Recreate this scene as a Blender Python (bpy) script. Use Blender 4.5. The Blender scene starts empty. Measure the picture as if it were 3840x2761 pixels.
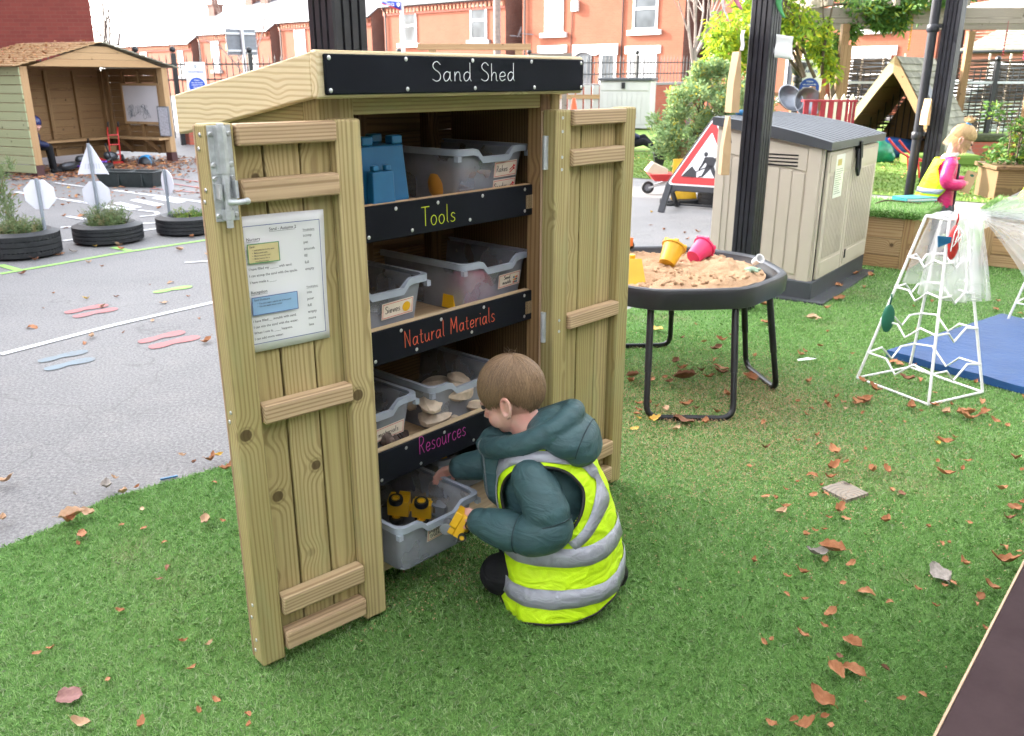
import bpy, bmesh, math, random
import numpy as np
from math import sin, cos, pi, radians
from mathutils import Vector, Matrix, Euler, noise as mnoise
random.seed(7)
S = bpy.context.scene
COL = S.collection
# ------------------------------------------------------------------ camera, sky, sun, exposure
cam = bpy.data.objects.new('camera', bpy.data.cameras.new('camera'))
COL.objects.link(cam)
cam.location = (0, 0, 1.4)
cam.rotation_euler = (radians(90 - 18.7), 0, 0)
cam.data.sensor_width = 36.0
cam.data.lens = 30.206
cam.data.clip_start = 0.05
cam.data.clip_end = 600
cam.data.dof.use_dof = True
cam.data.dof.focus_distance = 2.3
cam.data.dof.aperture_fstop = 8.0
S.camera = cam
SUN_H = (-0.90, 0.43)
SUN_EL = 24.0
w = bpy.data.worlds.new('World')
S.world = w
w.use_nodes = True
wn = w.node_tree
bg = wn.nodes['Background']
sky = wn.nodes.new('ShaderNodeTexSky')
sky.sky_type = 'NISHITA'
sky.sun_disc = False
sky.sun_elevation = radians(SUN_EL)
sky.sun_rotation = math.atan2(SUN_H[0], SUN_H[1])
sky.air_density = 1.0
sky.dust_density = 2.5
sky.ozone_density = 1.0
hs = wn.nodes.new('ShaderNodeHueSaturation')       # thin high cloud: a paler sky
hs.inputs['Saturation'].default_value = 0.3
wn.links.new(sky.outputs[0], hs.inputs['Color'])
wn.links.new(hs.outputs[0], bg.inputs[0])
bg.inputs[1].default_value = 0.15
sd = bpy.data.lights.new('sun', 'SUN')
sd.energy = 2.0
sd.angle = radians(0.53)
sd.color = (1.0, 0.94, 0.85)
sun = bpy.data.objects.new('sun', sd)
COL.objects.link(sun)
e_ = radians(SUN_EL)
sv = Vector((SUN_H[0] * cos(e_), SUN_H[1] * cos(e_), sin(e_)))
sun.rotation_euler = sv.to_track_quat('Z', 'Y').to_euler()
S.view_settings.view_transform = 'Standard'
S.view_settings.look = 'None'
S.view_settings.exposure = 3.25
S.view_settings.gamma = 1.0
S.render.film_transparent = False
S.cycles.max_bounces = 8
S.cycles.transparent_max_bounces = 16
S.cycles.sample_clamp_indirect = 6
try:
    S.cycles.use_denoising = True
except Exception:
    pass

# ------------------------------------------------------------------ object helpers
def tag(o, label=None, cat=None, group=None, kind=None):
    if label: o['label'] = label
    if cat: o['category'] = cat
    if group: o['group'] = group
    if kind: o['kind'] = kind
    return o

def thing(name, label, cat, loc=(0, 0, 0), rz=0.0, group=None):
    o = bpy.data.objects.new(name, None)
    o.empty_display_size = 0.1
    COL.objects.link(o)
    o.location = loc
    o.rotation_euler = (0, 0, rz)
    return tag(o, label, cat, group)

def dup(root, loc=None, rz=None, label=None):
    r = root.copy(); COL.objects.link(r)
    if loc is not None: r.location = loc
    if rz is not None: r.rotation_euler = (0, 0, rz)
    if label: r['label'] = label
    for ch in list(root.children):
        c = ch.copy(); COL.objects.link(c); c.parent = r
        for g in list(ch.children):
            d = g.copy(); COL.objects.link(d); d.parent = c
    return r

class MB:
    """collects boxes, tubes, prisms... into one mesh, with a 'gc' grain coordinate and a 'rnd' value per vertex"""
    def __init__(s):
        s.v = []; s.f = []; s.g = []; s.r = []; s.m = []
        s.M = Matrix.Identity(4)
    def add(s, vs, fs, gc=None, rnd=None, mi=0):
        b = len(s.v)
        if rnd is None: rnd = random.random()
        if gc is None: gc = vs
        M = s.M
        for p in vs: s.v.append(tuple(M @ Vector(p)))
        for p in gc: s.g.append(tuple(p))
        s.r += [rnd] * len(vs)
        for f in fs:
            s.f.append([b + i for i in f]); s.m.append(mi)
        return b
    def box(s, a, b, axis=None, R=None, c=None, rnd=None, mi=0, taper=None):
        """box from corner a to corner b (rotated by matrix R about point c)"""
        x0, y0, z0 = a; x1, y1, z1 = b
        vs = [(x, y, z) for z in (z0, z1) for y in (y0, y1) for x in (x0, x1)]
        if taper:
            cx, cy = (x0 + x1) / 2, (y0 + y1) / 2
            vs = [(cx + (x - cx) * taper, cy + (y - cy) * taper, z) if z == z1 else (x, y, z) for x, y, z in vs]
        d = [abs(x1 - x0), abs(y1 - y0), abs(z1 - z0)]
        if axis is None: axis = d.index(max(d))
        o = [i for i in range(3) if i != axis]
        off = (random.uniform(0, 60), random.uniform(-.05, .05), random.uniform(.015, .09))
        mid = [(a[i] + b[i]) / 2 for i in range(3)]
        gc = [(p[axis] + off[0], p[o[0]] - mid[o[0]] + off[1], p[o[1]] - mid[o[1]] + off[2]) for p in vs]
        if R is not None:
            cc = Vector(c if c is not None else mid)
            vs = [tuple(R @ (Vector(p) - cc) + cc) for p in vs]
        s.add(vs, [(0, 2, 3, 1), (4, 5, 7, 6), (0, 1, 5, 4), (2, 6, 7, 3), (0, 4, 6, 2), (1, 3, 7, 5)], gc, rnd, mi)
    def beam(s, p0, p1, w, h, up=(0, 0, 1), rnd=None, mi=0):
        p0 = Vector(p0); p1 = Vector(p1); d = p1 - p0; L = d.length; d.normalize()
        u = Vector(up); sx = d.cross(u)
        if sx.length < 1e-4: sx = d.cross(Vector((0, 1, 0)))
        sx.normalize(); u = sx.cross(d)
        off = (random.uniform(0, 60), random.uniform(-.05, .05), random.uniform(.015, .09))
        vs = []; gc = []
        for t in (0, L):
            for a, b in ((-1, -1), (1, -1), (1, 1), (-1, 1)):
                vs.append(tuple(p0 + d * t + sx * (a * w / 2) + u * (b * h / 2)))
                gc.append((t + off[0], a * w / 2 + off[1], b * h / 2 + off[2]))
        s.add(vs, [(3, 2, 1, 0), (4, 5, 6, 7), (0, 1, 5, 4), (1, 2, 6, 5), (2, 3, 7, 6), (3, 0, 4, 7)], gc, rnd, mi)
    def tube(s, pts, r, n=8, closed=False, cap=True, rnd=None, mi=0, flat=1.0):
        P = [Vector(p) for p in pts]; N = len(P)
        rr = r if isinstance(r, (list, tuple)) else [r] * N
        t0 = (P[1] - P[0]).normalized()
        ref = Vector((0, 0, 1)) if abs(t0.z) < .9 else Vector((1, 0, 0))
        nx = t0.cross(ref).normalized()
        vs = []; gc = []; L = 0
        for i in range(N):
            if closed: t = (P[(i + 1) % N] - P[i - 1])
            else: t = P[min(i + 1, N - 1)] - P[max(i - 1, 0)]
            if t.length < 1e-9: t = t0
            t.normalize()
            nx = (nx - t * nx.dot(t))
            if nx.length < 1e-6: nx = t.cross(Vector((0, 1, 0.1)))
            nx.normalize(); ny = t.cross(nx)
            if i: L += (P[i] - P[i - 1]).length
            for k in range(n):
                a = 2 * pi * k / n
                vs.append(tuple(P[i] + (nx * cos(a) + ny * sin(a) * flat) * rr[i]))
                gc.append((L, cos(a) * rr[i], sin(a) * rr[i]))
        fs = []
        for i in range(N if closed else N - 1):
            j = (i + 1) % N
            for k in range(n):
                k2 = (k + 1) % n
                fs.append((i * n + k, i * n + k2, j * n + k2, j * n + k))
        if cap and not closed:
            fs.append(tuple(reversed(range(n)))); fs.append(tuple((N - 1) * n + k for k in range(n)))
        s.add(vs, fs, gc, rnd, mi)
    def lathe(s, prof, n=24, c=(0, 0, 0), R=None, rnd=None, mi=0, close=False, a0=0, cap=True):
        vs = []; fs = []; m = len(prof)
        for k in range(n):
            a = a0 + 2 * pi * k / n
            for r, z in prof: vs.append((r * cos(a), r * sin(a), z))
        for k in range(n):
            k2 = (k + 1) % n
            for i in range(m - 1 if not close else m):
                i2 = (i + 1) % m
                fs.append((k * m + i, k2 * m + i, k2 * m + i2, k * m + i2))
        if not close and cap:
            if prof[0][0] > 1e-6: fs.append(tuple(reversed([k * m for k in range(n)])))
            if prof[-1][0] > 1e-6: fs.append(tuple(k * m + m - 1 for k in range(n)))
        cc = Vector(c)
        if R is not None: vs = [tuple(R @ Vector(p) + cc) for p in vs]
        else: vs = [tuple(Vector(p) + cc) for p in vs]
        s.add(vs, fs, None, rnd, mi)
    def prism(s, outline, h, O=(0, 0, 0), U=(1, 0, 0), V=(0, 1, 0), rnd=None, mi=0, h0=0.0):
        """extrude 2-D outline (ccw in U,V) from h0 to h along U x V"""
        O = Vector(O); U = Vector(U); V = Vector(V); W = U.cross(V).normalized(); n = len(outline)
        off = random.uniform(0, 40)
        vs = [tuple(O + U * a + V * b + W * z) for z in (h0, h) for a, b in outline]
        gc = [(a + off, b + .03, z) for z in (h0, h) for a, b in outline]
        fs = [tuple(reversed(range(n))), tuple(range(n, 2 * n))]
        fs += [(i, (i + 1) % n, n + (i + 1) % n, n + i) for i in range(n)]
        s.add(vs, fs, gc, rnd, mi)
    def quad(s, a, b, c, d, gc=None, rnd=None, mi=0):
        s.add([a, b, c, d], [(0, 1, 2, 3)], gc, rnd, mi)
    def ball(s, c, r, n=12, m=8, rnd=None, mi=0, R=None):
        r = r if isinstance(r, (list, tuple)) else (r, r, r)
        vs = []; fs = []
        for i in range(m + 1):
            th = pi * i / m
            for k in range(n):
                a = 2 * pi * k / n
                p = Vector((r[0] * sin(th) * cos(a), r[1] * sin(th) * sin(a), r[2] * cos(th)))
                if R is not None: p = R @ p
                vs.append(tuple(p + Vector(c)))
        for i in range(m):
            for k in range(n):
                k2 = (k + 1) % n
                fs.append((i * n + k, (i + 1) * n + k, (i + 1) * n + k2, i * n + k2))
        s.add(vs, fs, None, rnd, mi)
    def loft(s, rings, cap=True, rnd=None, mi=0, gc=None):
        n = len(rings[0]); vs = [tuple(p) for r in rings for p in r]; fs = []
        for i in range(len(rings) - 1):
            for k in range(n):
                k2 = (k + 1) % n
                fs.append((i * n + k, i * n + k2, (i + 1) * n + k2, (i + 1) * n + k))
        if cap:
            fs.append(tuple(reversed(range(n)))); fs.append(tuple((len(rings) - 1) * n + k for k in range(n)))
        s.add(vs, fs, gc, rnd, mi)
    def mesh(s, name):
        me = bpy.data.meshes.new(name)
        me.from_pydata(s.v, [], s.f)
        a = me.attributes.new('gc', 'FLOAT_VECTOR', 'POINT'); a.data.foreach_set('vector', np.array(s.g, 'f').ravel())
        a = me.attributes.new('rnd', 'FLOAT', 'POINT'); a.data.foreach_set('value', np.array(s.r, 'f'))
        me.polygons.foreach_set('material_index', s.m)
        return me
    def build(s, name, mats, parent=None, smooth=None, bevel=0, seg=2, loc=None):
        me = s.mesh(name)
        for m in (mats if isinstance(mats, (list, tuple)) else [mats]): me.materials.append(m)
        if smooth is not None:
            me.shade_smooth()
            if smooth < 180: me.set_sharp_from_angle(angle=radians(smooth))
        o = bpy.data.objects.new(name, me); COL.objects.link(o)
        if parent: o.parent = parent
        if loc: o.location = loc
        if bevel:
            b = o.modifiers.new('bevel', 'BEVEL'); b.width = bevel; b.segments = seg; b.limit_method = 'ANGLE'; b.angle_limit = radians(40)
            b.harden_normals = False
            if smooth is None: me.shade_smooth(); me.set_sharp_from_angle(angle=radians(35))
        return o

def RZ(a): return Matrix.Rotation(a, 3, 'Z')
def RX(a): return Matrix.Rotation(a, 3, 'X')
def RY(a): return Matrix.Rotation(a, 3, 'Y')
def lerp(a, b, t): return a + (b - a) * t
def crom(pts, k=5, closed=False):
    P = [Vector(p) for p in pts]; n = len(P); out = []
    for i in range(n if closed else n - 1):
        p0 = P[i - 1] if (i or closed) else P[0]; p1 = P[i]; p2 = P[(i + 1) % n]
        p3 = P[(i + 2) % n] if (closed or i + 2 < n) else P[-1]
        for j in range(k):
            t = j / k
            out.append(.5 * ((2 * p1) + (p2 - p0) * t + (2 * p0 - 5 * p1 + 4 * p2 - p3) * t * t + (3 * p1 - p0 - 3 * p2 + p3) * t ** 3))
    if not closed: out.append(P[-1])
    return out

def remesh(mb, voxel, iters=4, fac=0.5, name='tmp', subdiv=0):
    """fuse overlapping closed shapes into one continuous surface"""
    me = mb.mesh(name); o = bpy.data.objects.new(name, me); COL.objects.link(o)
    m = o.modifiers.new('r', 'REMESH'); m.mode = 'VOXEL'; m.voxel_size = voxel
    if iters:
        q = o.modifiers.new('s', 'SMOOTH'); q.iterations = iters; q.factor = fac
    dg = bpy.context.evaluated_depsgraph_get(); dg.update()
    res = bpy.data.meshes.new_from_object(o.evaluated_get(dg))
    bpy.data.objects.remove(o); bpy.data.meshes.remove(me)
    res.shade_smooth()
    return res

def mesh_obj(name, me, mats, parent=None):
    me.name = name; me.materials.clear()
    for m in (mats if isinstance(mats, (list, tuple)) else [mats]): me.materials.append(m)
    o = bpy.data.objects.new(name, me); COL.objects.link(o)
    if parent: o.parent = parent
    return o

def printed(mb, txt, size, O, U, V, align='LEFT', mi=0, lift=0.0):
    """text in the built-in font, added flat to mb: origin O, writing along U, up along V"""
    cu = bpy.data.curves.new('t', 'FONT'); cu.body = txt; cu.size = size; cu.align_x = align; cu.resolution_u = 2; cu.offset = size * .012
    o = bpy.data.objects.new('t', cu); COL.objects.link(o)
    dg = bpy.context.evaluated_depsgraph_get(); dg.update()
    me = bpy.data.meshes.new_from_object(o.evaluated_get(dg))
    O = Vector(O); U = Vector(U).normalized(); V = Vector(V).normalized(); W = U.cross(V)
    mb.add([tuple(O + U * v.co.x + V * v.co.y + W * lift) for v in me.vertices], [tuple(p.vertices) for p in me.polygons], mi=mi)
    bpy.data.objects.remove(o); bpy.data.meshes.remove(me); bpy.data.curves.remove(cu)

GL = {  # hand-lettering: strokes in units of x-height
 'S': (1.1, [[(.95,1.7),(.6,2.0),(.2,1.85),(.08,1.5),(.3,1.2),(.7,.95),(.95,.6),(.85,.15),(.45,0),(.02,.2)]]),
 'a': (1.15, [[(.8,.85),(.5,1),(.15,.8),(.05,.4),(.25,.02),(.55,.1),(.8,.5),(.84,1)], [(.84,1),(.84,.2),(1,0)]]),
 'n': (1.0, [[(.1,1),(.1,0)], [(.1,.5),(.35,.95),(.65,.92),(.74,.6),(.74,.15),(.9,0)]]),
 'd': (1.15, [[(.8,.85),(.5,1),(.15,.8),(.05,.4),(.25,.02),(.55,.1),(.8,.5),(.84,.9)], [(.84,2),(.84,.2),(1,0)]]),
 'h': (1.0, [[(.1,2),(.1,0)], [(.1,.5),(.35,.95),(.65,.92),(.74,.6),(.74,.15),(.9,0)]]),
 'e': (.95, [[(.06,.5),(.5,.5),(.8,.62),(.7,.92),(.4,1),(.1,.75),(.08,.3),(.35,0),(.8,.2)]]),
 'T': (1.15, [[(0,2),(1.15,2)], [(.55,2),(.55,0)]]),
 'o': (1.0, [[(.45,1),(.12,.8),(.06,.4),(.3,0),(.65,.05),(.85,.45),(.72,.88),(.45,1)]]),
 'l': (.45, [[(.12,2),(.12,.2),(.3,0)]]),
 's': (.85, [[(.7,.85),(.4,1),(.12,.8),(.3,.55),(.6,.4),(.65,.15),(.35,0),(.04,.12)]]),
 'N': (1.3, [[(.05,0),(.05,2)], [(.05,2),(.95,0)], [(.95,0),(.95,2)]]),
 't': (.75, [[(.25,1.6),(.25,.25),(.42,0),(.62,.1)], [(0,1.05),(.55,1.05)]]),
 'u': (1.05, [[(.06,1),(.08,.3),(.3,0),(.6,.15),(.78,.5)], [(.78,1),(.78,.2),(.95,0)]]),
 'r': (.75, [[(.1,1),(.1,0)], [(.1,.5),(.3,.9),(.62,.98)]]),
 'M': (1.6, [[(.05,0),(.12,2)], [(.12,2),(.65,.6)], [(.65,.6),(1.2,2)], [(1.2,2),(1.3,0)]]),
 'i': (.4, [[(.12,1),(.12,.2),(.25,0)], [(.12,1.42),(.13,1.5)]]),
 'R': (1.15, [[(.05,0),(.05,2)], [(.05,2),(.5,2),(.85,1.75),(.8,1.3),(.45,1.02),(.05,.98)], [(.35,1),(.95,0)]]),
 'c': (.9, [[(.8,.85),(.5,1),(.15,.8),(.05,.45),(.25,.05),(.55,0),(.82,.2)]]),
 'k': (.95, [[(.1,2),(.1,0)], [(.75,1),(.12,.5)], [(.3,.62),(.85,0)]]),
 'p': (1.05, [[(.1,1),(.1,-.8)], [(.1,.6),(.4,1),(.8,.75),(.8,.25),(.4,0),(.1,.3)]]),
 'v': (.9, [[(.05,1),(.4,0)], [(.4,0),(.8,1)]]),
 'm': (1.5, [[(.1,1),(.1,0)], [(.1,.5),(.3,.95),(.55,.9),(.6,.5),(.6,0)], [(.6,.5),(.85,.95),(1.1,.9),(1.18,.5),(1.18,.1),(1.3,0)]]),
 'D': (1.25, [[(.05,0),(.05,2)], [(.05,2),(.6,1.85),(1.0,1.3),(.95,.6),(.55,.1),(.05,0)]]),
 'g': (1.05, [[(.8,.85),(.5,1),(.15,.8),(.05,.4),(.25,.05),(.55,.1),(.8,.5)], [(.84,1),(.84,-.4),(.55,-.8),(.15,-.65)]]),
 '&': (1.3, [[(1.1,0),(.4,1.3),(.45,1.8),(.75,1.8),(.75,1.4),(.15,.7),(.15,.2),(.5,0),(.95,.35),(1.1,.8)]]),
 ' ': (.8, []),
}
def handwrite(mb, txt, xh, O, U, V, r=.0016, squeeze=1.0, wob=0.03, mi=0, n=5):
    O = Vector(O); U = Vector(U).normalized(); V = Vector(V).normalized(); x = 0
    for ch in txt:
        wd, st = GL[ch]
        sc = 1 + random.uniform(-wob, wob)
        for s_ in st:
            pts = [Vector((p[0], p[1], 0)) for p in s_]
            if len(pts) > 3: pts = crom(pts, 3)
            mb.tube([O + U * ((x + p.x * squeeze) * xh) + V * (p.y * xh * sc) for p in pts], r, n, mi=mi)
        x += (wd + .18) * squeeze
    return x * xh
# ------------------------------------------------------------------ materials
class NT:
    def __init__(s, name):
        s.mat = bpy.data.materials.new(name); s.mat.use_nodes = True
        s.t = s.mat.node_tree; s.b = s.t.nodes['Principled BSDF']; s.out = s.t.nodes['Material Output']
    def n(s, typ, ins=None, **pr):
        x = s.t.nodes.new('ShaderNode' + typ)
        for k, v in pr.items(): setattr(x, k, v)
        for k, v in (ins or {}).items(): s.set(x.inputs[k], v)
        return x
    def set(s, inp, v):
        if hasattr(v, 'is_output'): s.t.links.new(v, inp)
        elif hasattr(v, 'outputs'): s.t.links.new(v.outputs[0], inp)
        else:
            if isinstance(v, (tuple, list)) and len(v) == 3 and inp.type == 'RGBA': v = (*v, 1)
            inp.default_value = v
    def bs(s, **kw):
        for k, v in kw.items(): s.set(s.b.inputs[k.replace('_', ' ')], v)
    def math(s, op, a, b=0.0, c=0.0): return s.n('Math', {0: a, 1: b, 2: c}, operation=op)
    def vmul(s, v, k): return s.n('VectorMath', {0: v, 1: k}, operation='MULTIPLY')
    def mix(s, f, a, b, mode='MIX'):
        x = s.n('Mix', data_type='RGBA', blend_type=mode)
        s.set(x.inputs[0], f); s.set(x.inputs[6], a); s.set(x.inputs[7], b)
        return x.outputs[2]
    def ramp(s, f, a, b, lo=0.0, hi=1.0):
        return s.n('MapRange', {0: f, 1: a, 2: b, 3: lo, 4: hi}, interpolation_type='SMOOTHSTEP').outputs[0]
    def noise(s, vec, scale, detail=3.0, rough=.55):
        x = s.n('TexNoise', {'Scale': scale, 'Detail': detail, 'Roughness': rough})
        if vec is not None: s.set(x.inputs['Vector'], vec)
        return x.outputs[0]
    def attr(s, nm): return s.n('Attribute', attribute_name=nm)
    def bump(s, h, st=.3, d=.01):
        b = s.n('Bump', {'Strength': st, 'Distance': d, 'Height': h}); s.set(s.b.inputs['Normal'], b)

def pm(name, col, rough=.6, metal=0.0, var=.12, scale=12.0, bump=0.0, bd=.003, spec=None, coat=0.0, obj=True):
    """plain material with mild uneven colour"""
    N = NT(name)
    tc = N.n('TexCoord').outputs['Object'] if obj else N.attr('gc').outputs['Vector']
    f = N.noise(tc, scale)
    rv = N.attr('rnd').outputs['Fac']
    k = N.math('ADD', N.math('MULTIPLY', f, 1.2), N.math('MULTIPLY', rv, .35))
    c = N.mix(N.ramp(k, .35, 1.2), [x * (1 - var) for x in col], [min(1, x * (1 + var)) for x in col])
    N.bs(Base_Color=c, Roughness=rough, Metallic=metal)
    if spec is not None: N.bs(Specular_IOR_Level=spec)
    if coat: N.bs(Coat_Weight=coat, Coat_Roughness=.2)
    if bump: N.bump(N.noise(tc, scale * 8, 4), bump, bd)
    return N.mat

def wood(name, light, dark, alt=None, ring=110.0, knots=True, rough=.62, contrast=.7, stain=None):
    N = NT(name)
    at = N.attr('gc'); v = at.outputs['Vector']; rv = N.attr('rnd').outputs['Fac']
    sp = N.n('SeparateXYZ', {0: v})
    yz = N.n('CombineXYZ', {0: 0.0, 1: sp.outputs[1], 2: sp.outputs[2]})
    r = N.n('VectorMath', {0: yz}, operation='LENGTH').outputs['Value']
    wv = N.n('VectorMath', {0: v, 1: (1.3, 5.0, 5.0)}, operation='MULTIPLY')
    wf = N.noise(wv, 1.0, 2.0, .5)
    vo = N.n('TexVoronoi', {'Vector': v, 'Scale': 6.0, 'Randomness': .9})
    d = vo.outputs['Distance']
    bend = N.ramp(d, 0.0, .42, 1.0, 0.0)
    k = N.math('ADD', N.math('MULTIPLY', r, ring), N.math('MULTIPLY', wf, 2.0))
    if knots: k = N.math('ADD', k, N.math('MULTIPLY', N.math('MULTIPLY', bend, bend), 2.2))
    sn = N.math('SINE', N.math('MULTIPLY', k, 6.2832))
    ringf = N.ramp(sn, -.3, 1.0)
    fib = N.noise(N.n('VectorMath', {0: v, 1: (4., 260., 260.)}, operation='MULTIPLY'), 1.0, 2.0)
    big = N.noise(N.n('VectorMath', {0: v, 1: (1.6, 7., 7.)}, operation='MULTIPLY'), 1.3, 2.0)
    alt = alt or [min(1, light[0] * 1.12), light[1] * .9, light[2] * .8]
    base = N.mix(N.ramp(N.math('ADD', N.math('MULTIPLY', rv, .7), N.math('MULTIPLY', big, .6)), .3, .95), light, alt)
    c = N.mix(N.math('MULTIPLY', ringf, contrast), base, dark)
    c = N.mix(N.ramp(fib, .3, .75, 0.0, .22), c, dark)
    if knots:
        c = N.mix(N.ramp(d, .075, .10, .85, 0.0), c, [dark[0] * .3, dark[1] * .26, dark[2] * .22])
        c = N.mix(N.ramp(N.math('ABSOLUTE', N.math('SUBTRACT', d, .115)), 0.0, .03, .35, 0.0), c, [dark[0] * .5, dark[1] * .55, dark[2] * .4])
    if stain:
        sf = N.noise(N.n('VectorMath', {0: v, 1: (.5, 1.6, 1.6)}, operation='MULTIPLY'), 7.0, 4.0)
        c = N.mix(N.ramp(sf, .52, .72, 0.0, .5), c, stain)
    N.bs(Base_Color=c, Roughness=rough, Specular_IOR_Level=.3)
    N.bump(N.math('ADD', N.math('MULTIPLY', ringf, -.5), N.math('MULTIPLY', fib, .6)), .25, .0015)
    return N.mat

def brick(name, c1, c2, mortar, bw=.225, rh=.075, ms=.008, rough=.85, var=.5):
    N = NT(name)
    v = N.attr('gc').outputs['Vector']
    b = N.n('TexBrick', {'Vector': v, 'Color1': c1, 'Color2': c2, 'Mortar': mortar, 'Scale': 1.0, 'Mortar Size': ms, 'Mortar Smooth': .1,
                         'Bias': -.1, 'Brick Width': bw, 'Row Height': rh}, offset=.5)
    f = N.noise(v, 1.2, 5.0, .65)
    c = N.mix(N.ramp(f, .3, .75, 0.0, var), b.outputs[0], [x * .72 for x in c1])
    f2 = N.noise(v, 30.0, 2.0)
    c = N.mix(N.ramp(f2, .4, .8, 0.0, .25), c, [min(1, x * 1.25) for x in c2])
    N.bs(Base_Color=c, Roughness=rough, Specular_IOR_Level=.2)
    N.bump(b.outputs['Fac'], -.3, .006)
    return N.mat

def glassy(name, col=(.03, .035, .04), rough=.12):
    N = NT(name)
    f = N.noise(N.n('TexCoord').outputs['Object'], .8, 2.0)
    N.bs(Base_Color=N.mix(N.ramp(f, .3, .7), col, [x * 2.4 + .02 for x in col]), Roughness=rough, Specular_IOR_Level=.2)
    return N.mat

def foliage(name, cols, trans=.35, rough=.5):
    N = NT(name)
    rv = N.attr('rnd').outputs['Fac']
    rp = N.n('ValToRGB', {0: rv}); cr = rp.color_ramp
    cr.elements[0].position = 0; cr.elements[0].color = (*cols[0], 1)
    cr.elements[1].position = 1; cr.elements[1].color = (*cols[-1], 1)
    for i, c in enumerate(cols[1:-1]):
        e = cr.elements.new((i + 1) / (len(cols) - 1)); e.color = (*c, 1)
    N.bs(Base_Color=rp.outputs[0], Roughness=rough, Specular_IOR_Level=.35)
    tr = N.n('BsdfTranslucent', {0: rp.outputs[0]})
    mx = N.n('MixShader', {0: trans, 1: N.b.outputs[0], 2: tr.outputs[0]})
    N.t.links.new(mx.outputs[0], N.out.inputs[0])
    return N.mat

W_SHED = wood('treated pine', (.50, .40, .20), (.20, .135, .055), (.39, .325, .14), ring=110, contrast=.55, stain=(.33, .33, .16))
W_RAIL = wood('fresh sawn pine', (.50, .38, .225), (.25, .16, .08), (.53, .375, .235), ring=130, knots=False)
W_ROOF = wood('pale roof pine', (.66, .56, .37), (.46, .34, .18), (.68, .57, .36), ring=80)
W_DARKENED = wood('pine darkened for shade', (.17, .105, .052), (.075, .042, .02), (.19, .125, .06), ring=90)  # same shed pine, darkened so the interior shade sits in its colour
W_EDGE = wood('door edge pine', (.52, .36, .24), (.36, .23, .14), (.54, .37, .25), ring=200, knots=False, contrast=.3)
W_PLY = wood('plywood', (.50, .39, .25), (.36, .26, .15), None, ring=60, knots=False, contrast=.35)
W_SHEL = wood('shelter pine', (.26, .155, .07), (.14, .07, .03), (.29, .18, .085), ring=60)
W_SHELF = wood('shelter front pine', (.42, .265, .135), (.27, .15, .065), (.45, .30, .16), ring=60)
W_GREEN = wood('green tinted cladding', (.36, .40, .23), (.26, .29, .16), (.38, .41, .25), ring=60, contrast=.5)
W_GREY = wood('weathered grey beam', (.25, .22, .185), (.15, .125, .10), (.28, .24, .20), ring=60, rough=.8)
W_PLANT = wood('planter pine', (.40, .25, .125), (.22, .125, .06), (.44, .30, .17), ring=60)
CHALK = pm('chalkboard paint', (.0075, .009, .014), .75, var=.25, scale=6, spec=.15)
STEEL = pm('galvanised steel', (.50, .52, .54), .42, .35, var=.2, scale=60)
ZINC = pm('zinc screw head', (.60, .61, .62), .35, .9, var=.2, scale=90)
BLACKP = pm('black painted post', (.013, .015, .021), .42, var=.3, scale=20, bump=.15)
BLACKM = pm('black metal', (.015, .016, .018), .35, .2, var=.2)
BLACKPL = pm('black plastic', (.022, .023, .027), .38, var=.25, scale=14)
RUBBER = pm('tyre rubber', (.010, .011, .013), .6, var=.35, scale=18, bump=.25)
WHITEP = pm('white paint', (.78, .78, .78), .5, var=.05)
WHITEPL = pm('white sign back', (.74, .74, .80), .45, var=.04)
WHITEW = pm('white coated wire', (.80, .79, .80), .35, var=.06, scale=25)
PAPER = pm('paper', (.74, .74, .76), .35, var=.03, scale=5, coat=.3)
INK = pm('black ink', (.03, .03, .035), .6, var=.1)
BLUEINK = pm('blue ink', (.03, .06, .25), .6, var=.1)
REDP = pm('red paint', (.55, .03, .03), .4, var=.15)
REDPL = pm('red plastic', (.26, .014, .025), .5, var=.2)
YEL = pm('yellow plastic', (.72, .40, .012), .4, var=.12)
PINKPL = pm('pink plastic', (.72, .03, .14), .4, var=.12)
BLUEPL = pm('blue plastic', (.008, .12, .27), .4, var=.15)
ORANGE = pm('orange plastic', (.65, .16, .02), .45, var=.15)
GREYPL = pm('grey plastic', (.16, .17, .19), .5, var=.12)
BEIGE = pm('beige resin', (.54, .475, .395), .55, var=.06, scale=3, bump=.05)
BEIGE2 = pm('pale grey resin', (.50, .49, .48), .55, var=.06, scale=3)
LIDG = pm('dark grey resin lid', (.055, .06, .07), .5, var=.15, scale=5)
BLUEMAT = pm('blue vinyl mat', (.008, .052, .175), .5, var=.18, scale=4, bump=.25, bd=.02)
BLUEHOOP = pm('blue hoop', (.02, .25, .55), .4)
KRAFT = pm('kraft paper', (.52, .35, .20), .7, var=.1, scale=6)
GREENBAG = pm('green foil bag', (.015, .22, .11), .25, var=.4, scale=8)
GREENF = pm('green felt', (.01, .12, .07), .7, var=.2, scale=10)
TARP = pm('blue tarpaulin', (.01, .06, .22), .4, var=.4, scale=4)
SLATE = pm('roof slate', (.085, .085, .095), .6, var=.3, scale=1.2, bump=.2)
TILE = pm('timber roof shingle', (.23, .225, .17), .8, var=.35, scale=5)
STONEW = pm('white painted stone', (.62, .61, .60), .6, var=.05, scale=2)
GREYST = pm('grey lintel', (.18, .18, .19), .7, var=.15, scale=2)
UPVC = pm('white window frame', (.80, .80, .80), .3, var=.03)
PANE = glassy('window pane')
PANEB = pm('window blind', (.30, .30, .31), .5, var=.2, scale=6)
DARKDOOR = pm('dark house door', (.03, .035, .045), .4, var=.2)
BRICK_H = brick('smooth red house brick', (.27, .088, .05), (.235, .075, .043), (.22, .105, .075), ms=.006)
BRICK_S = brick('dark common brick', (.17, .075, .055), (.12, .055, .045), (.22, .17, .15), ms=.010)
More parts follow.
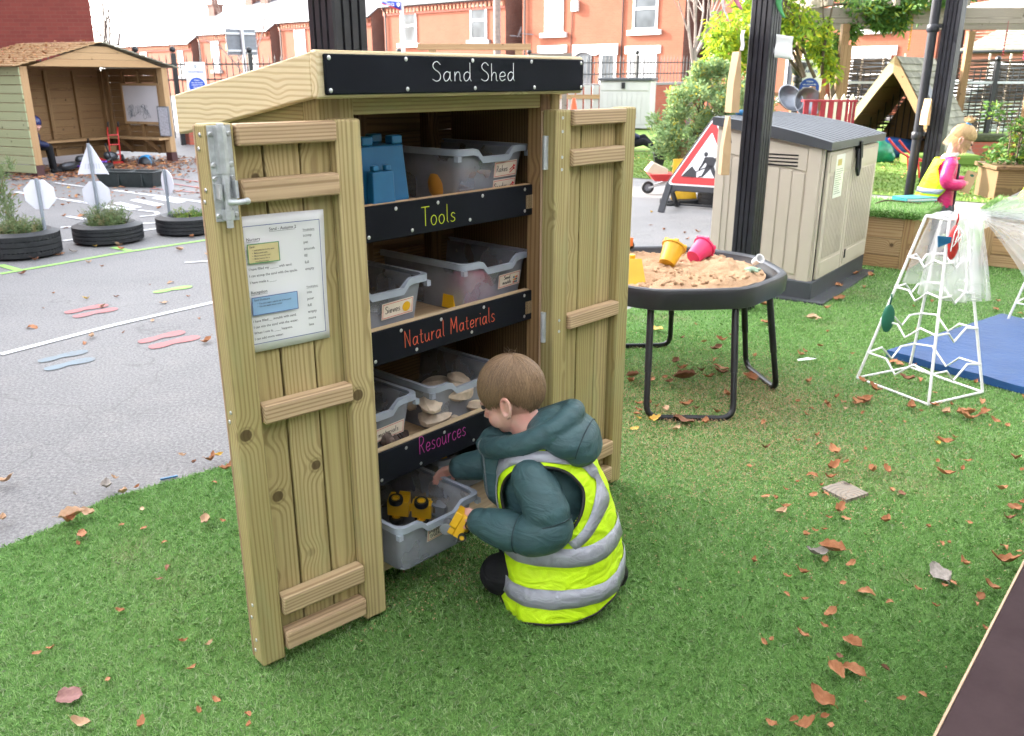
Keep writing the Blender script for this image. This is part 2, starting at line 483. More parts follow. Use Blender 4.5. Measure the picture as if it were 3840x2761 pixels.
BRICK_L = brick('school red brick', (.22, .055, .042), (.18, .045, .036), (.20, .075, .062), ms=.006)
BRICK_W = brick('garden wall brick', (.40, .11, .07), (.34, .09, .06), (.26, .14, .11), ms=.008)
BRANCH = pm('bare bark', (.20, .16, .14), .85, var=.3, scale=10)
BARK = pm('brown bark', (.10, .07, .045), .85, var=.3, scale=10)
TREELEAF = foliage('climber leaves', [(.09, .18, .02), (.20, .34, .03), (.38, .46, .03), (.58, .54, .03)], .45)
CLIMB = foliage('pergola leaves', [(.035, .09, .018), (.06, .15, .03), (.10, .2, .03), (.30, .32, .03)], .35)
BUSHLEAF = foliage('bush leaves', [(.10, .17, .06), (.18, .29, .11), (.27, .39, .18), (.35, .46, .20), (.60, .50, .06)], .35)
HERB = foliage('planter herbs', [(.10, .16, .06), (.16, .24, .09), (.24, .30, .14), (.28, .22, .10)], .3)
WEED = foliage('low weeds', [(.06, .14, .02), (.12, .22, .03), (.30, .32, .05)], .3)
SOIL = pm('soil', (.06, .04, .028), .95, var=.4, scale=20, bump=.5)
SKIN = NT('skin')
_f = SKIN.noise(SKIN.n('TexCoord').outputs['Object'], 14.0, 2.0)
SKIN.bs(Base_Color=SKIN.mix(SKIN.ramp(_f, .35, .65), (.60, .36, .29), (.62, .29, .235)), Roughness=.5, Subsurface_Weight=.12, Subsurface_Radius=(.01, .004, .002))
SKIN = SKIN.mat
def clear_plastic(name, tint, alpha=.62):
    N = NT(name)
    tc = N.n('TexCoord').outputs['Object']
    f = N.noise(tc, 9.0, 3.0, .5)
    N.bs(Base_Color=tint, Roughness=.32, Specular_IOR_Level=.5)
    tr = N.n('BsdfTransparent', {0: (.78, .80, .84, 1)})
    mx = N.n('MixShader', {0: N.ramp(f, .3, .75, alpha - .05, alpha + .05), 1: tr.outputs[0], 2: N.b.outputs[0]})
    N.t.links.new(mx.outputs[0], N.out.inputs[0])
    return N.mat
CLEAR = clear_plastic('translucent tray plastic', (.52, .54, .60), .34)
CLEARRIM = clear_plastic('translucent tray rim', (.52, .57, .66), .55)
def netting(name):
    N = NT(name)
    v = N.attr('gc').outputs['Vector']
    f = N.noise(v, 1.5, 1.0)
    N.bs(Base_Color=(.86, .86, .88), Roughness=.8)
    tr = N.n('BsdfTransparent')
    tl = N.n('BsdfTranslucent', {0: (.86, .86, .88, 1)})
    m0 = N.n('MixShader', {0: .4, 1: N.b.outputs[0], 2: tl.outputs[0]})
    mx = N.n('MixShader', {0: N.ramp(f, .25, .8, .24, .34), 1: tr.outputs[0], 2: m0.outputs[0]})
    N.t.links.new(mx.outputs[0], N.out.inputs[0])
    return N.mat
NET = netting('white tulle')

def fabric(name, col, rough=.75, wr=.35, sc=9.0, spec=.3):
    """puffy cloth: long wrinkles in the bump"""
    N = NT(name)
    tc = N.n('TexCoord').outputs['Object']
    f1 = N.n('TexNoise', {'Vector': N.n('VectorMath', {0: tc, 1: (1.0, 1.0, 1.9)}, operation='MULTIPLY'), 'Scale': sc, 'Detail': 2.5, 'Roughness': .45, 'Distortion': 2.2}).outputs[0]
    f2 = N.noise(tc, 260.0, 2.0)
    c = N.mix(N.ramp(f1, .3, .7), [x * .9 for x in col], [x * 1.1 for x in col])
    N.bs(Base_Color=c, Roughness=rough, Specular_IOR_Level=spec)
    N.bump(N.math('ADD', f1, N.math('MULTIPLY', f2, .06)), wr, .02)
    return N.mat
COAT = fabric('teal puffer cloth', (.042, .090, .100), .5, .30, 13)
COATD = fabric('dark coat lining', (.018, .034, .040), .7)
TROUS = fabric('black trousers', (.010, .010, .012), .85)
SHOE = fabric('black shoe', (.012, .012, .014), .6)
HIVIS = fabric('fluorescent yellow mesh cloth', (.55, .82, .012), .6, .75, 9)
TAPE = fabric('grey reflective tape', (.30, .31, .36), .35, .3, 14, .6)
PIPING = pm('black binding', (.008, .008, .009), .6)
PINKC = fabric('pink raincoat', (.62, .02, .16), .35, .4, 9, .5)
GREYC = fabric('grey school skirt', (.07, .075, .085), .8)
WHITEC = fabric('white collar', (.75, .76, .80), .8)
NAVY = fabric('navy starry cloth', (.012, .018, .06), .5)
def hairmat(name, a, b):
    N = NT(name)
    v = N.attr('gc').outputs['Vector']
    f = N.noise(N.n('VectorMath', {0: v, 1: (3.0, 1.0, 1.0)}, operation='MULTIPLY'), 2.0, 3.0)
    rv = N.attr('rnd').outputs['Fac']
    N.bs(Base_Color=N.mix(N.math('MULTIPLY', N.math('ADD', rv, f), .5), a, b), Roughness=.42, Specular_IOR_Level=.4)
    return N.mat
HAIR = hairmat('light brown hair', (.075, .042, .023), (.40, .26, .15))
HAIRB = hairmat('blonde hair', (.36, .22, .10), (.72, .52, .28))
# ------------------------------------------------------------------ ground
def ground_mat():
    N = NT('worn tarmac')
    v = N.n('TexCoord').outputs['Object']
    big = N.noise(v, .55, 4.0, .6); mid = N.noise(v, 5.0, 5.0, .7); fine = N.noise(v, 75.0, 4.0, .85)
    vo = N.n('TexVoronoi', {'Vector': v, 'Scale': 190.0}).outputs['Color']
    c = N.mix(N.ramp(big, .35, .65), (.150, .145, .144), (.205, .198, .194))
    c = N.mix(N.ramp(mid, .45, .8, 0, .5), c, (.25, .235, .215))
    c = N.mix(.34, c, N.mix(N.ramp(fine, .35, .68), (.045, .045, .047), (.46, .45, .44)))
    cr = N.n('TexVoronoi', {'Vector': N.n('VectorMath', {0: v, 1: N.n('VectorMath', {0: N.n('TexNoise', {'Vector': v, 'Scale': 2.5}).outputs[1], 1: (.6, .6, .6)}, operation='MULTIPLY')}), 'Scale': .42}, feature='DISTANCE_TO_EDGE').outputs[0]
    c = N.mix(N.ramp(cr, .0, .004, .3, 0), c, (.08, .075, .07))
    wet = N.ramp(N.noise(v, .22, 2.0), .45, .7)
    N.bs(Base_Color=c, Roughness=N.mix(wet, (.85, .85, .85), (.6, .6, .6)), Specular_IOR_Level=.3)
    N.bump(fine, .5, .004)
    return N.mat
TARMAC = ground_mat()
def turf_mat(name, a, b, sand):
    N = NT(name)
    v = N.n('TexCoord').outputs['Object']
    big = N.noise(v, 1.1, 4.0, .6); f = N.noise(v, 90.0, 3.0, .8)
    c = N.mix(N.ramp(f, .3, .75), a, b)
    c = N.mix(N.ramp(big, .55, .75, 0, .75), c, sand)
    N.bs(Base_Color=c, Roughness=.85, Specular_IOR_Level=.2)
    N.bump(f, .6, .01)
    return N.mat
TURF = turf_mat('turf backing', (.06, .14, .032), (.12, .23, .055), (.20, .17, .09))
TURF2 = turf_mat('far turf', (.085, .16, .03), (.17, .26, .05), (.26, .25, .08))
def paint_mat(name, col, wear=.45):
    N = NT(name)
    v = N.n('TexCoord').outputs['Object']
    f = N.noise(v, 60.0, 4.0, .8); g = N.noise(v, 4.0, 3.0)
    k = N.math('ADD', f, N.math('MULTIPLY', g, .6))
    c = N.mix(N.ramp(k, .75, 1.05, 0, wear), col, (.22, .21, .21))
    N.bs(Base_Color=c, Roughness=.8, Specular_IOR_Level=.2)
    N.bump(f, .4, .003)
    return N.mat
P_W = paint_mat('worn white line paint', (.72, .72, .72))
P_G = paint_mat('lime line paint', (.30, .55, .14))
P_R = paint_mat('faded red paint', (.46, .18, .175), .85)
P_B = paint_mat('faded pale blue paint', (.21, .255, .28), .9)
def flat(name, polys, z, m):
    mb = MB()
    for p in polys:
        a = sum(p[i][0] * p[(i + 1) % len(p)][1] - p[(i + 1) % len(p)][0] * p[i][1] for i in range(len(p)))
        q = p if a > 0 else p[::-1]
        mb.add([(x, y, z) for x, y in q], [tuple(range(len(q)))])
    return tag(mb.build(name, m), kind='structure')
flat('playground_tarmac', [[(-150, -60), (150, -60), (150, 200), (-150, 200)]], 0.0, TARMAC)
TURFP = [(-4, -2), (-3.4, .6), (-2.2, 1.85), (-1.6, 2.358), (-1.493, 2.515), (-1.423, 2.69), (-1.062, 2.984), (-.2, 4.09), (.715, 5.252), (1.607, 6.454), (2.457, 7.4), (3.6, 8.8), (9, 8.8), (9, -2)]
flat('artificial_lawn', [TURFP], .006, TURF)
FARP = [(1.62, 12.9), (3.6, 11.6), (5.6, 10.1), (9, 8.8), (22, 8.8), (22, 30), (.2, 30), (1.2, 14.5)]
flat('far_lawn', [FARP], .008, TURF2)
LINES=[
('g',0.055,[(-3.84,6.33),(-3.59,6.69),(-3.32,7.11),(-2.75,7.77),(-1.9,8.9)]),
('g',0.060,[(-4.02,6.65),(-3.77,6.46)]),('g',0.060,[(-3.46,7.39),(-3.23,7.22)]),
('w',0.050,[(-2.72,4.35),(-2.37,4.92),(-1.94,5.49),(-1.2,6.5)]),
('w',0.070,[(-6.37,11.18),(-5.06,10.22)]),('w',0.080,[(-5.01,10.19),(-4.2,9.6)]),
('w',0.080,[(-5.18,11.35),(-3.57,10.17),(-2.9,9.7)]),('w',0.060,[(-4.43,8.43),(-3.0,8.9)]),
('w',0.060,[(-4.04,7.69),(-3.1,8.75)]),('w',0.050,[(-4.14,9.58),(-3.89,9.43),(-3.82,9.32),(-3.82,9.19),(-3.93,9.11)]),
('w',0.060,[(-4.70,9.12),(-4.43,8.93)]),('w',0.030,[(-2.60,6.73),(-2.40,6.80)]),('w',0.050,[(-6.38,12.18),(-5.75,11.72)]),
('r',0.040,[(-4.78,11.53),(-3.87,11.01),(-3.2,10.6)]),('r',0.040,[(-5.09,12.39),(-4.07,11.53),(-3.3,10.9)]),('r',0.040,[(-5.03,12.83),(-4.27,12.18),(-3.3,11.4)])]
BARS=[[(-4.58,10.39),(-4.54,10.52),(-4.02,10.03),(-4.09,9.91)],[(-4.40,10.58),(-4.36,10.68),(-3.86,10.27),(-3.91,10.14)],[(-4.68,10.13),(-4.63,10.25),(-4.20,9.83),(-4.27,9.74)],[(-4.85,9.99),(-4.79,10.10),(-4.37,9.68),(-4.44,9.59)]]
FEET=[('r',(-2.80,5.20),(-2.62,5.41)),('r',(-2.70,5.10),(-2.52,5.32)),('r',(-2.08,4.57),(-1.90,4.79)),('r',(-1.98,4.47),(-1.78,4.69)),
('g',(-2.46,5.74),(-2.26,5.93)),('b',(-2.46,4.23),(-2.29,4.42)),('b',(-2.36,4.10),(-2.19,4.29))]
PM = dict(g=P_G, w=P_W, r=P_R, b=P_B)
zl = .004
for c, wd, pts in LINES:
    polys = []
    for a, b in zip(pts[:-1], pts[1:]):
        dx, dy = b[0] - a[0], b[1] - a[1]; L = math.hypot(dx, dy); nx, ny = -dy / L * wd / 2, dx / L * wd / 2
        polys.append([(a[0] - nx, a[1] - ny), (b[0] - nx, b[1] - ny), (b[0] + nx, b[1] + ny), (a[0] + nx, a[1] + ny)])
    flat('painted_line', polys, zl, PM[c]); zl += .0003
flat('zebra_crossing', BARS, .004, P_W)
SOLE = [(0, -.02), (.02, -.045), (.08, -.05), (.14, -.032), (.2, -.05), (.26, -.055), (.3, -.035), (.315, 0), (.3, .04), (.25, .055), (.18, .05), (.12, .04), (.06, .042), (.015, .03)]
for c, a, b in FEET:
    d = Vector((b[0] - a[0], b[1] - a[1])); L = d.length / .315; d.normalize(); n_ = Vector((-d.y, d.x))
    pts = crom([(x, y, 0) for x, y in SOLE], 3, True)
    flat('painted_footprint', [[(a[0] + d.x * p.x * L + n_.x * p.y * L, a[1] + d.y * p.x * L + n_.y * p.y * L) for p in pts]], .0045, PM[c])
# low brown paving strip behind the lawn
flat('paving_strip', [[(3.6, 8.86), (9, 8.86), (5.55, 9.99), (3.5, 11.4), (2.6, 10.2)]], .005, pm('pinkish paving', (.30, .24, .21), .85, var=.3, scale=3))

# ------------------------------------------------------------------ houses
DH = Vector((.75068789, -.66065702, 0)); W0 = Vector((2.07648, 46, 0)); AH = math.atan2(-.66065702, .75068789)
def house(k0, k1, eave, label, wins, depth=6.5, base=-.6, chim=(), ridge_up=2.1, extra=None):
    t = thing('brick_house', label, 'house', W0 + DH * k0, AH, 'terraced houses across the street')
    L = k1 - k0
    mb = MB()
    mb.add([(0, 0, base), (L, 0, base), (L, 0, eave), (0, 0, eave)], [(0, 1, 2, 3)], [(k0, base, 0), (k1, base, 0), (k1, eave, 0), (k0, eave, 0)])
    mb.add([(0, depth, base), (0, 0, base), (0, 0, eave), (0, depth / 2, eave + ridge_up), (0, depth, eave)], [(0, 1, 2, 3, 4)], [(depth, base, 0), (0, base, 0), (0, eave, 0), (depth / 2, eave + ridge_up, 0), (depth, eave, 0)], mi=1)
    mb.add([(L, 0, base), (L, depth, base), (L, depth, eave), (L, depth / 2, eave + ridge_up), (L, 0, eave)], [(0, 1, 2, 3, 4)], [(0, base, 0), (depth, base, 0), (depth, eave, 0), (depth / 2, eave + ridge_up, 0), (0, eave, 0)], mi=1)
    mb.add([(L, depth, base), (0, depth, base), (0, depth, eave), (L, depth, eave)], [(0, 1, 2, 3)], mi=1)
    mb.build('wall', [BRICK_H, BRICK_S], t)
    mb = MB(); ov = .28; s_ = ridge_up / (depth / 2)
    for sgn in (0, 1):
        y0, y1 = (-ov, depth / 2) if not sgn else (depth / 2, depth + ov)
        z0, z1 = (eave - ov * s_, eave + ridge_up) if not sgn else (eave + ridge_up, eave - ov * s_)
        th = .10
        mb.add([(-.15, y0, z0 + .03), (L + .15, y0, z0 + .03), (L + .15, y1, z1 + .03), (-.15, y1, z1 + .03), (-.15, y0, z0 + th), (L + .15, y0, z0 + th), (L + .15, y1, z1 + th), (-.15, y1, z1 + th)],
               [(3, 2, 1, 0), (4, 5, 6, 7), (0, 1, 5, 4), (2, 3, 7, 6), (1, 2, 6, 5), (3, 0, 4, 7)])
    r = mb.build('roof', SLATE, t)
    for ck, ch in chim:
        m2 = MB(); x = ck - k0
        m2.box((x - .45, depth / 2 - .4, eave + ridge_up - .5), (x + .45, depth / 2 + .4, eave + ridge_up + ch))
        m2.box((x - .52, depth / 2 - .47, eave + ridge_up + ch), (x + .52, depth / 2 + .47, eave + ridge_up + ch + .14))
        for q in (-.22, .22): m2.lathe([(.13, 0), (.11, .45)], 8, (x + q, depth / 2, eave + ridge_up + ch + .14))
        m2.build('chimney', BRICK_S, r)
    mb = MB()
    mb.box((0, -.07, eave - .62), (L, -.002, eave - .5), mi=0)
    x = .1
    while x < L - .2:
        mb.box((x, -.14, eave - .5), (x + .13, -.002, eave - .28), mi=1); x += .29
    mb.box((0, -.16, eave - .28), (L, -.002, eave - .16), mi=0)
    mb.build('dentil_band', [pm('dark brick course', (.30, .09, .06), .8), pm('pale corbel brick', (.50, .24, .15), .8)], t)
    mb = MB()
    mb.tube([(-.1, -.3, eave - .16), (L + .1, -.3, eave - .16)], .07, 6)
    mb.tube([(.22, -.26, eave - .2), (.22, -.08, eave - .5), (.22, -.08, base)], .045, 6)
    mb.build('gutter', BLACKM, t)
    for wk in wins:
        a, b, z0, z1, style = wk[:5]; a -= k0; b -= k0
        if style[0] == 'd':      # door
            m = MB(); m.box((a, -.05, z0), (b, -.004, z1)); dr = m.build('door', DARKDOOR if 'k' in style else UPVC, t)
            m = MB(); m.box((a + .16, -.066, (z0 + z1) / 2), (b - .16, -.051, z1 - .12)); m.build('door_pane', PANE, dr)
            continue
        m = MB(); fw = .09
        for q in ((a, z0, a + fw, z1), (b - fw, z0, b, z1), (a + fw, z0, b - fw, z0 + fw), (a + fw, z1 - fw, b - fw, z1)): m.box((q[0], -.06, q[1]), (q[2], -.004, q[3]))
        if 'h' in style: m.box((a + fw, -.06, lerp(z0, z1, .56) - .05), (b - fw, -.004, lerp(z0, z1, .56) + .05))
        if 'v' in style: m.box(((a + b) / 2 - .06, -.058, z0 + fw), ((a + b) / 2 + .06, -.004, z1 - fw))
        fr = m.build('window', UPVC, t)
        m = MB(); m.box((a + .03, -.03, z0 + .03), (b - .03, -.005, z1 - .03)); m.build('pane', PANEB if 'b' in style else PANE, fr)
        lm = STONEW if 'w' in style else GREYST
        m = MB(); m.box((a - .2, -.05, z1 + .003), (b + .2, -.004, z1 + .34)); m.build('lintel', lm, fr)
        m = MB(); m.box((a - .24, -.16, z0 - .22), (b + .24, -.004, z0 - .003)); m.build('sill', STONEW if 'w' in style else GREYST, fr)
    if extra: extra(t, k0)
    return t
house(-49.1, -34.95, 3.95, 'furthest terraced house at the left, half hidden by the timber shelter', [(-37.0, -36.3, 1.5, 3.3, 'h'), (-43, -42, 1.5, 3.3, 'h')], chim=((-36.5, .6),))
def ex2(t, k0):
    m = MB(); m.box((-29.95 - k0, -.16, 3.22), (-29.6 - k0, -.004, 3.62)); m.build('alarm_box', YEL, t)
house(-33.84, -24.56, 4.5, 'terraced house with a yellow alarm box behind the grey sign backs', [(-32.1, -31.1, 1.9, 3.85, 'hb'), (-27.4, -26.2, 1.9, 3.85, 'hbw')], chim=((-31.2, .9), (-29.2, 1.0)), extra=ex2)
house(-23.45, -13.97, 4.95, 'terraced house cut in two by the nearest black canopy post', [(-21.72, -20.6, 2.5, 4.42, 'hbw'), (-17, -15.8, 2.5, 4.42, 'hw')], chim=((-23.0, 1.0),))
house(-12.81, -3.21, 5.42, 'terraced house behind the blue pennant, white window with an open light', [(-11.35, -10.0, 3.25, 4.95, 'hw'), (-5.72, -4.52, 3.3, 5.05, 'h'), (-5.9, -4.4, .7, 2.15, 'h'), (-11.4, -9.9, .7, 2.2, 'vw')], chim=((-13.5 + 1.0, 1.0),))
def arch(m, a, b, z0, z1, zt):
    """white door head: slab with a shallow arch cut below"""
    n = 8; ol = [(a, zt), (a, z0)]
    for i in range(n + 1):
        u = i / n; ol.append((lerp(a + .12, b - .12, u), z0 + (z1 - z0) * sin(pi * u)))
    ol += [(b, z0), (b, zt)]
    m.prism(ol[::-1] if False else ol, .06, (0, -.07, 0), (1, 0, 0), (0, 0, 1))
def ex5(t, k0):
    m = MB(); arch(m, 1.30 - k0, 2.62 - k0, 2.40, 2.56, 2.9); arch(m, 2.62 - k0 + .002, 3.98 - k0, 2.40, 2.56, 2.9)
    m.build('door_head', STONEW, t)
    m = MB(); m.box((1.2 - k0, -.18, 4.43), (1.55 - k0, -.004, 4.9)); m.build('alarm_box', WHITEP, t)
    m = MB(); R_ = RZ(radians(-50)) @ RX(radians(70))
    m.lathe([(.02, .02), (.2, .05), (.3, .10), (.31, .10), (.2, .03), (.02, 0)], 16, (-1.72 - k0, -.5, 3.55), R_)
    m.beam((-1.72 - k0, -.45, 3.5), (-1.3 - k0, -.02, 3.45), .04, .04)
    m.beam((-1.72 - k0, -.45, 3.35), (-2.0 - k0, -.95, 3.4), .03, .03); m.build('satellite_dish', GREYPL, t, smooth=40)
    m = MB(); m.tube([(1.15 - k0, -.03, 5.4), (1.17 - k0, -.03, 4.0), (1.12 - k0, -.03, 2.9), (1.15 - k0, -.03, 1.2)], .018, 5)
    m.build('wall_cable', BLACKM, t); m = MB(); m.tube([(4.15 - k0, -.04, 5.4), (4.15 - k0, -.04, .5)], .03, 5); m.build('drain_pipe', BLACKM, t)
house(-2.05, 7.44, 5.85, 'terraced house with twin white door arches behind the grey storage chest', [(-.55, .62, 3.5, 5.15, 'hbw'), (4.72, 6.05, 3.46, 5.1, 'hw'), (-.8, .68, .8, 2.57, 'hw'), (4.55, 6.1, .9, 2.44, 'vbw'), (1.47, 2.44, .2, 2.52, 'dk'), (2.91, 3.88, .2, 2.52, 'dw')], extra=ex5)
house(8.7, 18.2, 5.85, 'terraced house seen under the pergola beam with white lintels', [(15.1, 16.6, .6, 2.2, 'hw'), (12.4, 14.3, .6, 2.2, 'vw'), (15.3, 16.3, 3.2, 4.9, 'hw'), (10.2, 11.4, 3.2, 4.9, 'hw')])
def ex7(t, k0):
    m = MB()
    m.add([(.6, -2.6, 2.2), (7, -2.6, 2.2), (7, -.01, 3.1), (1.4, -.01, 3.1), (.6, -2.6, 2.28), (7, -2.6, 2.28), (7, -.01, 3.18), (1.4, -.01, 3.18)], [(3, 2, 1, 0), (4, 5, 6, 7), (0, 1, 5, 4), (1, 2, 6, 5), (2, 3, 7, 6), (3, 0, 4, 7)])
    for i in range(8): m.box((.62, -2.6 + i * .33, 2.3 + i * .114), (7, -2.57 + i * .33, 2.33 + i * .114))
    m.build('lean_to_roof', TILE, t)
    m = MB(); m.box((.9, -2.5, -.6), (7, -.01, 2.19)); m.build('bay_wall', BRICK_H, t)
    m = MB(); m.tube([(.5, -2.68, 2.2), (7, -2.68, 2.2)], .06, 6); m.build('lean_to_gutter', BLACKM, t)
    m = MB(); m.box((1.6, -2.56, .7), (5, -2.502, 1.9)); f = m.build('bay_window', UPVC, t)
    m = MB(); m.box((1.75, -2.58, .82), (4.85, -2.562, 1.8)); m.build('pane', PANE, f)
house(19.1, 29, 5.85, 'terraced house at the right edge with a tiled lean-to bay', [(22, 23.2, 3.6, 5.1, 'hw')], extra=ex7)

# ------------------------------------------------------------------ school hall and an added sun-blocking wing at the left
def brick_block(name, label, pts, h, m, top=None):
    t = thing(name, label, 'building', (0, 0, 0))
    mb = MB(); L = 0
    for a, b in zip(pts, pts[1:] + pts[:1]):
        d = math.hypot(b[0] - a[0], b[1] - a[1])
        mb.add([(a[0], a[1], 0), (b[0], b[1], 0), (b[0], b[1], h), (a[0], a[1], h)], [(0, 1, 2, 3)], [(L, 0, 0), (L + d, 0, 0), (L + d, h, 0), (L, h, 0)]); L += d
    mb.build('wall', m, t)
    mb = MB(); mb.prism(pts, h + .2, h0=h); mb.build('flat_roof', LIDG, t)
    return t
brick_block('school_hall', 'tall plain red brick wall rising behind the timber shelter', [(-27, 19.2), (-8.72, 19.2), (-13, 26), (-27, 26)], 7.5, BRICK_L)
brick_block('added_shade_wing', 'unseen red brick wing added to keep the sun off the playground', [(-20, -9), (-12.8, -9), (-12.8, 17.6), (-20, 17.6)], 8.5, BRICK_L)  # unseen block added to cut off the sun; its end sets the shadow edge
# school wall behind the photographer and the canopy over the lawn (both outside the frame)
ES = Vector((.6615, .75, 0)); NS = Vector((.75, -.6615, 0))      # along the canopy, and towards the school
def ln(o, s, t): p = Vector(o) + ES * s + NS * t; return (p.x, p.y)
OC = (-.55, 2.92, 0)
brick_block('school_building', 'unseen school building behind the canopy, toned pale to bounce light', [ln(OC, -9, 4.3), ln(OC, -9, 9), ln(OC, 13, 9), ln(OC, 13, 4.3)], 4.5, pm('pale bounce render', (.30, .29, .275), .8, var=.06, scale=2))  # unseen wall; its pale tone is picked to bounce fill onto the lawn
CH = 2.75
can = thing('canopy_roof', 'flat canopy roof resting on the black posts', 'canopy', (0, 0, 0))
mb = MB(); mb.prism([ln(OC, -8, -.35), ln(OC, -8, 4.25), ln(OC, 12, 4.25), ln(OC, 12, -.35)], CH + .06, h0=CH)
RS = NT('opal polycarbonate sheet')
RS.bs(Base_Color=(.8, .8, .8), Roughness=.4)
_t = RS.n('BsdfTranslucent', {0: (.80, .81, .83, 1)}); _m = RS.n('MixShader', {0: .78, 1: RS.b.outputs[0], 2: _t.outputs[0]})
RS.t.links.new(_m.outputs[0], RS.out.inputs[0])
mb.build('roof_sheet', RS.mat, can)
mb = MB(); mb.beam(Vector(ln(OC, -8, 0) + (CH - .09,)), Vector(ln(OC, 12, 0) + (CH - .09,)), .14, .18); mb.build('edge_beam', BLACKP, can)
def post(s, t, label, pipe=False):
    x, y = ln(OC, s, t)
    p = thing('canopy_post', label, 'post', (x, y, 0), math.atan2(ES.y, ES.x), 'black grooved canopy posts')
    mb = MB(); a = .066; n = 4; ol = []
    for i in range(4):       # square section with three grooves in each face
        c, s_ = [(1, 0), (0, 1), (-1, 0), (0, -1)][i]
        def P(u, v): return (c * u - s_ * v, s_ * u + c * v)
        ol.append(P(a, -a + .006))
        for g in (-.032, 0, .032): ol += [P(a, g - .005), P(a - .008, g - .003), P(a - .008, g + .003), P(a, g + .005)]
        ol.append(P(a, a - .006))
    mb.prism(ol, CH - .19); mb.build('grooved_shaft', BLACKP, p)
    if pipe:
        mb = MB(); mb.tube([(-.075, .13, 0), (-.075, .13, CH - .2)], .038, 12)
        for z in (.9, 1.75, 2.4): mb.lathe([(.044, 0), (.05, .01), (.05, .05), (.044, .06)], 12, (-.075, .13, z))
        for z in (.93, 1.78): mb.box((-.09, .06, z), (-.06, .1, z + .03))
        mb.build('downpipe', BLACKP, p, smooth=40)
    return p
post(0, 0, 'black grooved post rising behind the sand shed roof')
post(3.12, -.075, 'black grooved post between the sand tray and the beige storage shed')
post(6.2, .06, 'black grooved post with a downpipe, left of the girl in pink', True)
# ------------------------------------------------------------------ the sand shed
SO = (-.3489, 2.0408, 0); SA = math.atan2(.75, .6615)
shed = thing('sand_shed', 'open wooden storage cupboard on the lawn with chalkboard headed Sand Shed', 'shed', SO, SA)
def SW(x, y, z): p = Vector(SO) + ES * x - NS * y; return (p.x, p.y, z)     # shed frame -> world
# frame posts, header, walls, floor, roof (x along the front, y into the shed)
mb = MB(); mb.box((-.089, .031, .03), (.011, .09, 1.40)); mb.build('front_post', W_SHED, shed, bevel=.004)
mb = MB(); mb.box((.737, .031, .03), (.777, .09, 1.40)); mb.build('front_post', W_SHED, shed, bevel=.004)
mb = MB(); mb.box((.692, .034, .06), (.7365, .085, 1.395)); mb.build('inner_stud', W_SHEL, shed, bevel=.003)
mb = MB(); mb.box((.0115, .036, 1.3165), (.6915, .085, 1.395)); mb.build('header_rail', W_SHED, shed, bevel=.003)
for nm, x0, x1 in (('side_wall', -.089, -.072), ('side_wall', .760, .777)):
    mb = MB(); z = .04
    while z < 1.34:
        mb.box((x0, .0905, z), (x1, .50, min(z + .118, 1.385)), axis=1); z += .12
    mb.box((x0 - .004 if x0 > 0 else x1, .0905, .045), (x0 if x0 > 0 else x1 + .004, .469, 1.345)); mb.build(nm, W_DARKENED if x0 > 0 else W_SHED, shed, bevel=.002)
mb = MB(); z = .04
while z < 1.34:
    mb.box((-.0715, .47, z), (.7595, .488, min(z + .118, 1.372)), axis=0); z += .12
for x in (.0, .33, .62): mb.box((x, .43, .06), (x + .045, .4695, 1.33))
mb.box((-.0675, .4885, .045), (.7555, .494, 1.335)); mb.build('back_wall', W_DARKENED, shed, bevel=.002)
mb = MB(); mb.box((-.071, .085, .055), (.7365, .469, .09), axis=0); mb.build('floor', W_PLY, shed, bevel=.002)
# roof: sloping deck with fascia and bargeboards
slope = math.atan2(1.452 - 1.358, .60)
mb = MB()
for i in range(5):
    y0 = -.012 + i * .118
    mb.box((-.106, y0, 1.408), (.76, y0 + .1215, 1.440), axis=0)
Rr = RX(-slope); cc = Vector((0, -.045, 1.444))
mb.v = [tuple(Rr @ (Vector(v) - cc) + cc) for v in mb.v]
rf = mb.build('roof', W_ROOF, shed, bevel=.002)
def bargeboard(x0, x1):
    m = MB()
    ol = [(-.012, 1.359), (.578, 1.259), (.578, 1.357), (-.012, 1.451)]
    m.prism(ol, x1 - x0, (x0, 0, 0), (0, 1, 0), (0, 0, 1))
    return m
bargeboard(-.134, -.1065).build('bargeboard', W_ROOF, rf, bevel=.004)
bargeboard(.7605, .787).build('bargeboard', W_ROOF, rf, bevel=.004)
mb = MB(); mb.box((-.136, -.040, 1.356), (.789, -.0125, 1.455)); mb.build('fascia', W_ROOF, rf, bevel=.006)

def chalkboard(name, x0, x1, y, z0, z1, txt, xh, col, tx, tz, screws, tilt=0.0, sq=1.0):
    m = MB(); m.box((x0, y - .009, z0), (x1, y, z1), mi=0)
    for x, z in screws: m.lathe([(.0001, -.004), (.0062, -.004), (.006, -.001), (.004, .0012), (.0001, .0004)], 10, (x, y - .0095, z), RX(pi / 2), mi=1)
    o = m.build(name, [CHALK, ZINC], shed, bevel=.003)
    t_ = MB(); handwrite(t_, txt, xh, (tx, y - .0100, tz), (1, 0, tilt), (-.0, 0, 1), r=.00095, squeeze=sq)
    t_.build('chalk_lettering', pm('chalk ' + txt, col, .9, var=.15, scale=400), o)
    return o
chalkboard('sign_board', -.123, .780, -.0405, 1.364, 1.447, 'Sand Shed', .0215, (.80, .82, .84), .186, 1.391,
           [(-.112, 1.439), (.105, 1.439), (.325, 1.439), (.55, 1.439), (.768, 1.438), (-.112, 1.373), (.107, 1.374), (.333, 1.374), (.563, 1.374), (.770, 1.373)], sq=1.28)
SH = [('Tools', 1.008, 1.098, .0245, (.62, .72, .03), .238, 1.0, 1.028), ('Natural Materials', .683, .776, .0235, (.75, .13, .06), .162, .83, .712), ('Resources', .342, .436, .0265, (.50, .05, .33), .200, .72, .386)]
